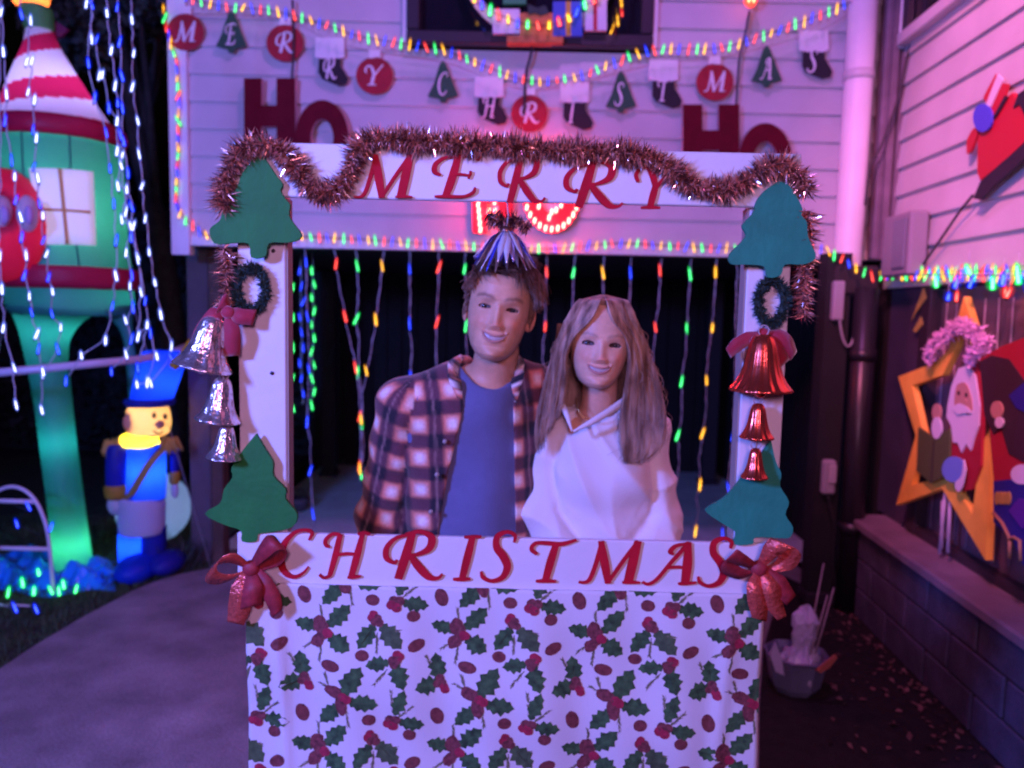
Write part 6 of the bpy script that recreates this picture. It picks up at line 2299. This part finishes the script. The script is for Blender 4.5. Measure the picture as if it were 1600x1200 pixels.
def hair_curves(name, strands, m, parent, r0=.0007):
    """strands: list of (k, 3) world arrays"""
    hc = bpy.data.hair_curves.new(name)
    hc.add_curves([len(s) for s in strands])
    P = np.concatenate(strands) - np.array(base_of(parent))
    hc.attributes["position"].data.foreach_set("vector", P.astype(np.float32).ravel())
    rad = np.concatenate([r0 * np.linspace(1, .35, len(s)) for s in strands]).astype(np.float32)
    at = hc.attributes.get("radius") or hc.attributes.new("radius", 'FLOAT', 'POINT')
    at.data.foreach_set("value", rad)
    hc.materials.append(m)
    return link(name, hc, parent)


def hair_mat(name, c0, c1):
    m = mat(name, c0, .42, spec=.5)
    nt = m.node_tree
    b = nt.nodes["Principled BSDF"]
    tc = nt.nodes.new("ShaderNodeTexCoord")
    tx = nt.nodes.new("ShaderNodeTexNoise"); tx.inputs["Scale"].default_value = 45; tx.inputs["Detail"].default_value = 3
    mp = nt.nodes.new("ShaderNodeMapping"); mp.inputs["Scale"].default_value = (1, 1, .18)
    rp = nt.nodes.new("ShaderNodeValToRGB")
    rp.color_ramp.elements[0].position = .35; rp.color_ramp.elements[0].color = (*c0, 1)
    rp.color_ramp.elements[1].position = .68; rp.color_ramp.elements[1].color = (*c1, 1)
    nt.links.new(tc.outputs["Object"], mp.inputs["Vector"])
    nt.links.new(mp.outputs[0], tx.inputs["Vector"])
    nt.links.new(tx.outputs["Fac"], rp.inputs[0])
    nt.links.new(rp.outputs[0], b.inputs["Base Color"])
    return m


def legs_sdf(p, cx, cy, w, z0):
    out = []
    for s in (-1, 1):
        hip = (cx + s * w, cy, z0); knee = (cx + s * (w + .02), cy - .01, z0 * .53); ank = (cx + s * (w + .03), cy + .02, .09)
        out += [rc(p, hip, knee, .085, .060), rc(p, knee, ank, .058, .040), rc(p, ank, (ank[0] + s * .02, cy - .15, .05), .045, .035)]
    return smin(.03, *out)


# ------------------------------------------------------------------ the man
man = thing("person", "man with short brown hair in open plaid shirt and blue tee behind the board", "person", (-.08, 2.12, .03))
mh = Head(A3(780, 482, 1.985), 1.10, math.radians(8.5), 0.0, 0.0, 1.0, False, (.74, .42, .25))
hair_c = (.060, .030, .020)


def man_mask(Ag, Zg, x):
    a = np.abs(Ag)
    zh = np.interp(a, np.radians([0, 25, 45, 62, 78, 92, 108, 135, 180]), [.074, .076, .066, .040, -.022, -.006, .012, -.05, -.078])
    return np.clip((Zg - zh) / .006 + .5, 0, 1)


HV, HF, HC = mh.build(man_mask, hair_c, (.05, .028, .02), (.46, .20, .18))
RS, LS = A3(636, 644, 2.04), A3(838, 622, 2.16)
EL, HL = A3(600, 808, 2.12), A3(648, 985, 2.0)
EL2, HL2 = A3(905, 720, 2.36), A3(975, 668, 2.30)
NK0, NK1 = A3(777, 548, 2.03), A3(763, 618, 2.09)
C0a, C0b = A3(692, 655, 2.06), A3(706, 860, 2.09)
C1a, C1b = A3(800, 655, 2.13), A3(790, 860, 2.12)
C2a, C2b = A3(748, 645, 2.07), A3(748, 860, 2.09)
HIP = np.array([-.085, 2.12, .93])


def man_torso(p, g=0.0):
    return smin(.05, rc(p, C0a, C0b, .098 + g, .092 + g), rc(p, C1a, C1b, .094 + g, .092 + g), rc(p, C2a, C2b, .108 + g, .104 + g),
                rc(p, HIP + [-.07, 0, 0], HIP + [.07, 0, 0], .105 + g, .105 + g))


def man_yoke(p, g=0.0):
    return smin(.05, rc(p, NK1, RS, .056 + g, .058 + g), rc(p, NK1, LS, .056 + g, .058 + g), rc(p, A3(724, 592, 2.09), A3(650, 632, 2.05), .036 + g, .040 + g), rc(p, A3(806, 590, 2.12), A3(836, 618, 2.15), .036 + g, .040 + g))


def man_arms(p, g=0.0, full=True):
    a = smin(.03, rc(p, RS, EL, .058 + g, .046 + g), rc(p, EL, HL, .046 + g, .036 + g))
    b = smin(.03, rc(p, LS, EL2, .056 + g, .046 + g), rc(p, EL2, HL2, .046 + g, .036 + g))
    return smin(.02, a, b)


def hand_sdf(p, wrist, direction, side):
    d = np.array(direction) / np.linalg.norm(direction)
    s = np.array(side) / np.linalg.norm(side)
    w = np.array(wrist)
    out = [rc(p, w, w + d * .06, .030, .036), rc(p, w + d * .05 - s * .02, w + d * .06 + s * .025, .016, .016)]
    for k, L in enumerate((.062, .072, .068, .052)):
        b = w + d * .075 + s * (-.028 + .019 * k)
        m_ = b + d * L * .55 - np.cross(d, s) * .006
        out += [rc(p, b, m_, .0095, .009), rc(p, m_, b + d * L * .95 - np.cross(d, s) * .022, .009, .0075)]
    t = w + d * .03 - s * .03
    out += [rc(p, t, t + d * .035 - s * .022, .012, .010), rc(p, t + d * .035 - s * .022, t + d * .062 - s * .024, .010, .008)]
    return smin(.008, *out)


def man_body(p):
    return smin(.03, rc(p, NK0, NK1, .058, .060), man_torso(p), man_yoke(p), man_arms(p), legs_sdf(p, -.085, 2.12, .085, .90),
                hand_sdf(p, HL, HL - EL, (0, -1, 0)), hand_sdf(p, HL2, HL2 - EL2, (0, 0, 1)))


def join_body(name, f, lo, hi, h, HV, HF, HC, skin, parent):
    Vb, Qb = nets(f, lo, hi, h)
    n = len(HV)
    allV = np.vstack([HV, Vb])
    allF = list(HF) + [tuple(int(i) + n for i in q) for q in Qb]
    allC = np.vstack([HC, np.tile(skin, (len(Vb), 1))])
    return mesh_np(name, allV, allF, M_skin, parent, allC)


join_body("body", man_body, (-.48, 1.78, .0), (.46, 2.52, 1.62), .0085, HV, HF, HC, mh.skin * np.array([.96, .93, .92]), man)
mh.extras(man)


def tee(p):
    d = smin(.05, man_torso(p, .012), man_yoke(p, .008))
    d = np.maximum(d, rc(p, A3(770, 567, 2.0), A3(764, 550, 2.08), .072, .085) * -1)
    d = np.maximum(d, .88 - p[:, 2])
    return np.maximum(d, smin(.03, rc(p, RS + [.07, 0, 0.2], RS + [.07, 0, -.3], 2.0, 2.0)) - 10)


Vt, Qt = nets(tee, (-.42, 1.85, .84), (.26, 2.34, 1.54), .0065)
Nt = vnormals(Vt, Qt)
Vt = Vt + Nt * (.0022 * np.sin(Vt[:, 0] * 42 + Vt[:, 2] * 26 + 2 * np.sin(Vt[:, 2] * 14)) * np.clip((1.42 - Vt[:, 2]) * 5, 0, 1) + .0035 * np.sin(Vt[:, 0] * 18 - Vt[:, 2] * 21 + 1.0))[:, None]
mesh_np("tee_shirt", Vt, Qt, mat("blue_jersey", (.135, .15, .30), .85, bump=(260, .12), sheen=.2, noise=(30, .05)), man)


def shirt(p):
    g = .024
    d = smin(.04, man_torso(p, g), man_yoke(p, g - .004))
    arms = smin(.03, smin(.03, rc(p, RS, EL, .060 + g, .050 + g), rc(p, EL, HL, .050 + g, .042 + g)),
                smin(.03, rc(p, LS, EL2, .058 + g, .048 + g), rc(p, EL2, HL2, .048 + g, .040 + g)))
    d = smin(.03, d, arms)
    px, py = px_of(p)
    xl = np.interp(py, [520, 560, 590, 640, 690, 740, 800, 860, 1100], [700, 706, 716, 724, 712, 700, 690, 683, 660])
    xr = np.interp(py, [520, 560, 600, 700, 860, 1100], [812, 806, 801, 803, 806, 812])
    op = np.minimum(px - xl, xr - px) * .0017
    op = np.minimum(op, 2.07 - p[:, 1])
    d = np.maximum(d, op)
    d = np.maximum(d, -rc(p, A3(772, 575, 2.03), A3(764, 600, 2.08), .068, .072))
    d = np.maximum(d, -rc(p, A3(775, 500, 2.06), A3(768, 590, 2.08), .085, .075))
    cut = np.linalg.norm(p - HL, axis=1) - .05
    d = np.maximum(d, -cut)
    d = np.maximum(d, -(np.linalg.norm(p - HL2, axis=1) - .05))
    return np.maximum(d, .82 - p[:, 2])


Vs, Qs = nets(shirt, (-.52, 1.82, .79), (.50, 2.56, 1.62), .0062)
Ns = vnormals(Vs, Qs)
dA = smin(.01, rc(Vs, RS, EL, .06, .05), rc(Vs, EL, HL, .05, .04))
dT = man_torso(Vs)
isA = dA < dT - .004
fold = .0040 * np.sin(Vs[:, 0] * 30 + Vs[:, 2] * 34 + 2.2 * np.sin(Vs[:, 2] * 11 + Vs[:, 1] * 9)) + .0028 * np.sin(Vs[:, 2] * 62 - Vs[:, 0] * 25)
crease = -.010 * np.exp(-((dA - dT) / .010) ** 2) * (Vs[:, 2] < 1.42)
px_, py_ = px_of(Vs)
edge_ = np.minimum(np.abs(px_ - np.interp(py_, [520, 560, 590, 640, 690, 740, 800, 860, 1100], [700, 706, 716, 724, 712, 700, 690, 683, 660])), np.abs(px_ - np.interp(py_, [520, 560, 600, 700, 860, 1100], [812, 806, 801, 803, 806, 812])))
Vs = Vs + Ns * ((fold + crease) * np.clip((edge_ - 4) / 22, 0, 1))[:, None]
# woven check: coordinates along and across each panel
ax_ = (EL - RS) / np.linalg.norm(EL - RS)
al = (Vs - RS) @ ax_
rad_ = Vs - RS - al[:, None] * ax_
ang = np.arctan2(rad_[:, 0], -rad_[:, 1])
u = np.where(isA, ang * .075, Vs[:, 0] + .25 * (Vs[:, 1] - 2.0) + .06 * (Vs[:, 2] - 1.3))
w = np.where(isA, al, -(Vs[:, 2]) + .10 * Vs[:, 0])
per = .086


def band_v(t, lo_, hi_, e=.06):
    f_ = (t / per) % 1.0
    return np.clip((f_ - lo_) / e + .5, 0, 1) * np.clip((hi_ - f_) / e + .5, 0, 1)


bu, bw = band_v(u + .02, .06, .60, .10), band_v(w, .06, .60, .10)
black = np.array([.012, .010, .018]); rust = np.array([.78, .25, .15]); cream = np.array([.95, .82, .74]); plum = np.array([.12, .04, .055])
lightness = (bu + bw) / 2
colS = np.where((bu * bw)[:, None] > .5, 0, 0) + black * (1 - np.maximum(bu, bw))[:, None] + plum * (np.maximum(bu, bw) - np.minimum(bu, bw))[:, None]
core_ = band_v(u + .02, .20, .50, .18) * band_v(w, .18, .50, .18)
colS = colS + np.minimum(bu, bw)[:, None] * (rust * (1 - core_)[:, None] + cream * core_[:, None])
thin = np.maximum(band_v(u + .02, .78, .84, .03), 0) * .55
colS = colS * (1 - thin[:, None]) + np.array([.42, .25, .22]) * thin[:, None]
M_flannel = mat("flannel", (.3, .1, .1), .9, attr="tint", bump=(240, .2), sheen=.3, noise=(120, .12))
mesh_np("plaid_shirt", Vs, Qs, M_flannel, man, np.clip(colS, 0, 1))
# collar flaps
for pts, wd in (([(808, 556, 2.09), (812, 572, 2.03), (808, 596, 1.985), (806, 628, 1.975)], .040), ([(722, 556, 2.08), (708, 574, 2.02), (712, 600, 1.965), (722, 636, 1.945)], .042)):
    mb = MB()
    P = [PY(a, b, y) for a, b, y in pts]
    band(mb, P, [.012, wd, wd, .008], [V((.6 if pts[0][0] > 760 else -.6, 0, .7)), V((.8 if pts[0][0] > 760 else -.8, .1, .35))], n=6)
    o = mb.build("collar", M_flannel, man)
    at = o.data.color_attributes.new("tint", 'FLOAT_COLOR', 'POINT')
    cv = []
    for v in o.data.vertices:
        f_ = ((v.co.x + v.co.z * 1.3) / .05) % 1
        c = black if f_ < .5 else rust if f_ < .7 else cream
        cv += [*c, 1]
    at.data.foreach_set("color", cv)
    solid(o, .004)
for py in (690, 742, 800):
    mb = MB()
    p = PY(np.interp(py, [640, 690, 740, 800], [724, 712, 700, 690]) - 17, py, 1.925)
    mb.tube([p, p + V((0, .004, 0))], .006, 12)
    mb.build("button", mat("shirt_button", (.4, .33, .3), .4), man)
# trousers
def man_tr(p):
    return np.maximum(smin(.03, legs_sdf(p, -.085, 2.12, .085, .90) - .014, rc(p, HIP + [-.07, 0, 0], HIP + [.07, 0, 0], .118, .118)), .10 - p[:, 2])


Vj, Qj = nets(man_tr, (-.36, 1.86, .06), (.20, 2.36, 1.08), .012)
mesh_np("trousers", Vj, Qj, mat("dark_denim", (.02, .025, .05), .85), man)

# his hair
st_ = []
r2 = np.random.default_rng(3)
while len(st_) < 7600:
    a = r2.uniform(-math.pi, math.pi); z = r2.uniform(-.08, .1215)
    w_ = float(np.interp(z, Head.Zk, Head.Wk))
    if r2.random() > .25 + w_ / .0745 * .75:
        continue
    if float(man_mask(np.array(a), np.array(z), 0)) < .5:
        continue
    x, y = mh.surf(np.array(a), np.array(z)); x, y = float(x), float(y)
    nrm = np.array([x / .075 ** 2, y / .1 ** 2, z / .115 ** 2 * .8]); nrm /= np.linalg.norm(nrm)
    topness = np.clip((z - .035) / .05, 0, 1)
    L = .018 + .034 * topness + (.016 if x > .015 and z > .03 and y > 0 else 0)
    L *= r2.uniform(.75, 1.15)
    sweep = np.array([.55 - .55 * np.clip(x / .05, 0, 1), .30 + .5 * (y > .03), .05 - .75 * np.clip(x / .05, 0, 1)]) * topness + np.array([.15 * np.sign(x), -.35, -1.0]) * (1 - topness)
    clump = .35 * np.array([math.sin(z * 190 + a * 9), math.cos(a * 23 + z * 90), math.sin(a * 17)])
    D = sweep + clump * .55 + r2.normal(0, .12, 3)
    D /= np.linalg.norm(D)
    P = [np.array([x, y, z])]
    for k in range(1, 7):
        t = k / 6
        d = nrm * (.75 * (1 - t) + .10) + D * (.35 + t) + np.array([0, 0, -.30 * t * t])
        d /= np.linalg.norm(d)
        P.append(P[-1] + d * L / 6)
    st_.append(mh.world(np.array(P)))
hair_curves("hair", st_, hair_mat("brown_hair", (.09, .045, .028), (.32, .18, .11)), man, .0011)

# ------------------------------------------------------------------ the woman
wom = thing("person", "woman with long light brown hair in a loose white top beside the man", "person", (.22, 2.12, .03))
wh = Head(A3(937, 537, 1.985), 1.0, math.radians(4.5), math.radians(-3), 0.0, .95, True, (.76, .45, .29), 1.06, .93)


def wom_mask(Ag, Zg, x):
    a = np.abs(Ag)
    zh = np.interp(a, np.radians([0, 20, 40, 60, 75, 95, 180]), [.110, .104, .086, .044, -.03, -.06, -.10])
    return np.clip((Zg - zh) / .006 + .5, 0, 1)


hair_w = (.15, .085, .058)
WV, WFc, WC = wh.build(wom_mask, (.10, .055, .04), (.09, .05, .035), (.50, .19, .18))
wRS, wLS = A3(874, 684, 2.09), A3(1000, 680, 2.11)
wE1, wH1 = A3(852, 800, 2.07), A3(905, 905, 1.98)
wE2, wH2 = A3(1020, 800, 2.10), A3(985, 910, 1.99)
wN0, wN1 = A3(938, 585, 2.03), A3(934, 660, 2.09)


def wom_torso(p, g=0.0, bag=0.0):
    return smin(.05, rc(p, A3(908, 705, 2.09), A3(912, 880, 2.10), .078 + g, .085 + g + bag), rc(p, A3(966, 705, 2.10), A3(962, 880, 2.11), .078 + g, .085 + g + bag),
                rc(p, A3(908, 738, 2.03), A3(910, 745, 2.03), .052 + g, .052 + g), rc(p, A3(962, 738, 2.04), A3(960, 745, 2.04), .052 + g, .052 + g),
                rc(p, (.16, 2.12, .92), (.30, 2.12, .92), .105 + g, .105 + g))


def wom_yoke(p, g=0.0):
    return smin(.045, rc(p, wN1, wRS, .044 + g, .044 + g), rc(p, wN1, wLS, .044 + g, .044 + g))


def wom_body(p):
    return smin(.03, rc(p, wN0, wN1, .046, .048), wom_torso(p), wom_yoke(p), rc(p, wRS, wE1, .043, .036), rc(p, wE1, wH1, .036, .027),
                rc(p, wLS, wE2, .043, .036), rc(p, wE2, wH2, .036, .027), legs_sdf(p, .23, 2.12, .075, .88),
                hand_sdf(p, wH1, wH1 - wE1, (0, -1, 0)), hand_sdf(p, wH2, wH2 - wE2, (0, -1, 0)))


join_body("body", wom_body, (.0, 1.80, .0), (.50, 2.34, 1.56), .0085, WV, WFc, WC, wh.skin * np.array([.97, .93, .92]), wom)
wh.extras(wom)


def sweater(p):
    g = .022
    d = smin(.05, wom_torso(p, g, .018), wom_yoke(p, g - .002))
    arms = smin(.03, rc(p, wRS, wE1, .052 + g, .052 + g), rc(p, wE1, wH1, .054 + g, .040 + g), rc(p, wLS, wE2, .050 + g, .052 + g), rc(p, wE2, wH2, .054 + g, .040 + g))
    d = smin(.03, d, arms)
    px, py = px_of(p)
    xl = np.interp(py, [560, 610, 640, 672], [860, 876, 884, 893])
    xr = np.interp(py, [560, 600, 622, 640, 660, 672], [1000, 990, 974, 950, 915, 895])
    op = np.minimum(np.minimum(px - xl, xr - px), (672 - py) * 1.0) * .0017
    op = np.minimum(op, 2.05 - p[:, 1])
    d = np.maximum(d, op)
    d = np.maximum(d, -rc(p, A3(938, 560, 2.02), A3(935, 640, 2.085), .075, .060))
    d = np.maximum(d, -(np.linalg.norm(p - wH1, axis=1) - .045))
    d = np.maximum(d, -(np.linalg.norm(p - wH2, axis=1) - .045))
    return np.maximum(d, .88 - p[:, 2])


Vw, Qw = nets(sweater, (-.06, 1.80, .85), (.52, 2.38, 1.58), .0058)
Nw = vnormals(Vw, Qw)
xx, zz = Vw[:, 0] - .22, Vw[:, 2] - 1.2
dAr = np.minimum(np.minimum(rc(Vw, wRS, wE1, .052, .052), rc(Vw, wE1, wH1, .05, .04)), np.minimum(rc(Vw, wLS, wE2, .05, .052), rc(Vw, wE2, wH2, .05, .04)))
dTo = wom_torso(Vw, 0, .018)
ridge = lambda ph: (1 - np.abs(np.sin(ph))) ** 1.6
fan = np.arctan2(xx + .055, np.maximum(.25 - zz, .05))
f1 = .020 * ridge(xx * 21 - zz * 8 + 1.3 * np.sin(zz * 9 + 1.2) + .9) * np.clip(.12 - zz * 3.2, 0, 1) + .016 * ridge(zz * 19 + xx * 17 + 1.6 * np.sin(xx * 14)) * np.clip(np.abs(xx + .0) * 9 - .55, 0, 1) + .0105 * ridge(fan * 5.0 + 1.2 * np.sin(zz * 9 + xx * 6)) - .003 + .0055 * np.sin(xx * 19 - zz * 15 + 1.1 * np.sin(zz * 10)) + .0030 * ridge(xx * 24 + zz * 22 + 1.5 * np.sin(zz * 16 + 2)) * np.clip(-zz * 5 + .2, 0, 1) + .0026 * ridge(zz * 30 - xx * 40 + 2 * np.sin(xx * 21)) * np.clip(-zz * 4, 0, 1)
soft = np.clip((1.44 - Vw[:, 2]) * 7, .25, 1)
crs = -.014 * np.exp(-((dAr - dTo) / .012) ** 2) * np.clip((1.40 - Vw[:, 2]) * 8, 0, 1)
Vw = Vw + Nw * (f1 * soft + crs)[:, None]
M_knit = mat("white_cotton_top", (.84, .80, .78), .85, bump=(300, .12), sheen=.3)
mesh_np("white_top", Vw, Qw, M_knit, wom)
# turned-back collar edges
for pts, w0 in (([(868, 612, 2.07), (877, 628, 2.00), (886, 650, 1.965), (894, 674, 1.945)], .020), ([(992, 612, 2.07), (968, 632, 2.00), (930, 656, 1.955), (896, 674, 1.942)], .020)):
    mb = MB()
    P = [PY(a, b, y - .012) for a, b, y in pts]
    dd = (Vector(P[-1]) - Vector(P[0])).normalized()
    band(mb, P, [w0, w0 * 1.2, w0, .006], dd.cross(V((0, 1, 0))), n=8)
    solid(mb.build("neck_edge", M_knit, wom), .004)
mb = MB()
mb.tube([PY(a, b, y) for a, b, y in spline([(900, 622, 2.01), (902, 636, 1.985), (910, 650, 1.975), (922, 656, 1.972), (938, 652, 1.975), (956, 640, 1.985), (966, 622, 2.01)], 6)], .0016, 6)
mb.build("necklace", mat("gold_chain", (.5, .32, .12), .3, .9), wom)


def wom_tr(p):
    return np.maximum(smin(.03, legs_sdf(p, .23, 2.12, .075, .88) - .012, rc(p, (.16, 2.12, .92), (.30, 2.12, .92), .114, .114)), .10 - p[:, 2])


Vj, Qj = nets(wom_tr, (.0, 1.86, .06), (.48, 2.36, 1.06), .012)
mesh_np("trousers", Vj, Qj, mat("black_denim", (.015, .015, .02), .85), wom)

# her long hair, parted near the middle
LV = np.array([456, 473, 500, 525, 555, 585, 625, 665, 700, 726], float)
RIN = np.array([946, 948, 956, 974, 983, 983, 977, 971, 972, 976], float)
ROUT = np.array([964, 981, 994, 1004, 1012, 1021, 1030, 1035, 1028, 1004], float)
LIN = np.array([941, 937, 922, 898, 885, 884, 879, 868, 857, 850], float)
LOUT = np.array([926, 902, 885, 875, 865, 856, 848, 842, 842, 848], float)
YIN = np.array([1.95, 1.897, 1.886, 1.905, 1.920, 1.928, 1.945, 1.945, 1.940, 1.940])
N0 = len(LV)
fine = lambda A: np.array([float(v[0]) for v in spline([[q_] for q_ in A], 6)])
LV, RIN, ROUT, LIN, LOUT, YIN = map(fine, (LV, RIN, ROUT, LIN, LOUT, YIN))
NL = len(LV)
LX = np.linspace(0, N0 - 1, NL)
st_ = []
r3 = np.random.default_rng(8)
oz = wh.o
for k in range(12500):
    right = r3.random() < .56
    s = r3.random() ** .9
    q = r3.random()                      # front to back
    end = (7.2 + 1.8 * r3.random() ** .8 - 1.0 * s * r3.random()) if right else (5.0 + 3.4 * r3.random() ** 1.8 * (.5 + .5 * s))
    wv = r3.normal(0, 1)
    cl = math.floor(s * 14) * 1.7 + (11 if right else 0)
    ph = r3.normal(0, .35)
    P = []
    part = wh.world(np.array([[(-.006 if not right else .002) + r3.normal(0, .002), .066 - .115 * q, float(np.interp(.066 - .115 * q, [-.06, 0, .05, .075], [.112, .1215, .106, .088])) + .004]]))[0]
    P.append(part)
    for i in np.linspace(.7, end, 17):
        y = np.interp(i, LX, LV)
        xi = np.interp(i, LX, RIN if right else LIN)
        xo = np.interp(i, LX, ROUT if right else LOUT)
        amp = .3 + .5 * i
        x = xi + (xo - xi) * s + amp * math.sin(i * 1.1 + cl + ph) * .55 + wv * .28 * i + (r3.random() < .015) * wv * .9 * i + 1.6 * math.sin(cl * 3.1) * min(1, i / 5)
        hd_ = np.clip(1 - (i - 4.8) / 2.5, 0, 1)
        dep = np.interp(i, LX, YIN) + (.05 + .11 * q) * s * hd_ + .10 * q * hd_ * np.clip(i / 2, .3, 1) + .03 * q * (1 - hd_) + .02 * s * (1 - hd_)
        P.append(A3(x, y + (2.5 * q - 2) * max(0, 1 - i / 2) * 2, dep))
    P = np.array(P)
    P[1] = P[0] * .42 + P[2] * .58 + (P[1] - (P[0] + P[2]) / 2) * .6
    st_.append(P)
for k in range(2600):          # the mass behind her neck
    x0 = r3.uniform(872, 990)
    y0, y1 = 505 + 6 * r3.random(), r3.uniform(610, 668)
    d0 = r3.uniform(2.075, 2.13)
    sp = (x0 - 933) * .12
    st_.append(np.array([A3(x0 + sp * t + 1.5 * math.sin(t * 5 + x0 * .3), y0 + (y1 - y0) * t, d0 + .03 * math.sin(t * 2.5)) for t in np.linspace(0, 1, 9)]))
hair_curves("hair", st_, hair_mat("light_brown_hair", (.18, .105, .072), (.66, .46, .33)), wom, .0010)
# wisps on the far shoulder
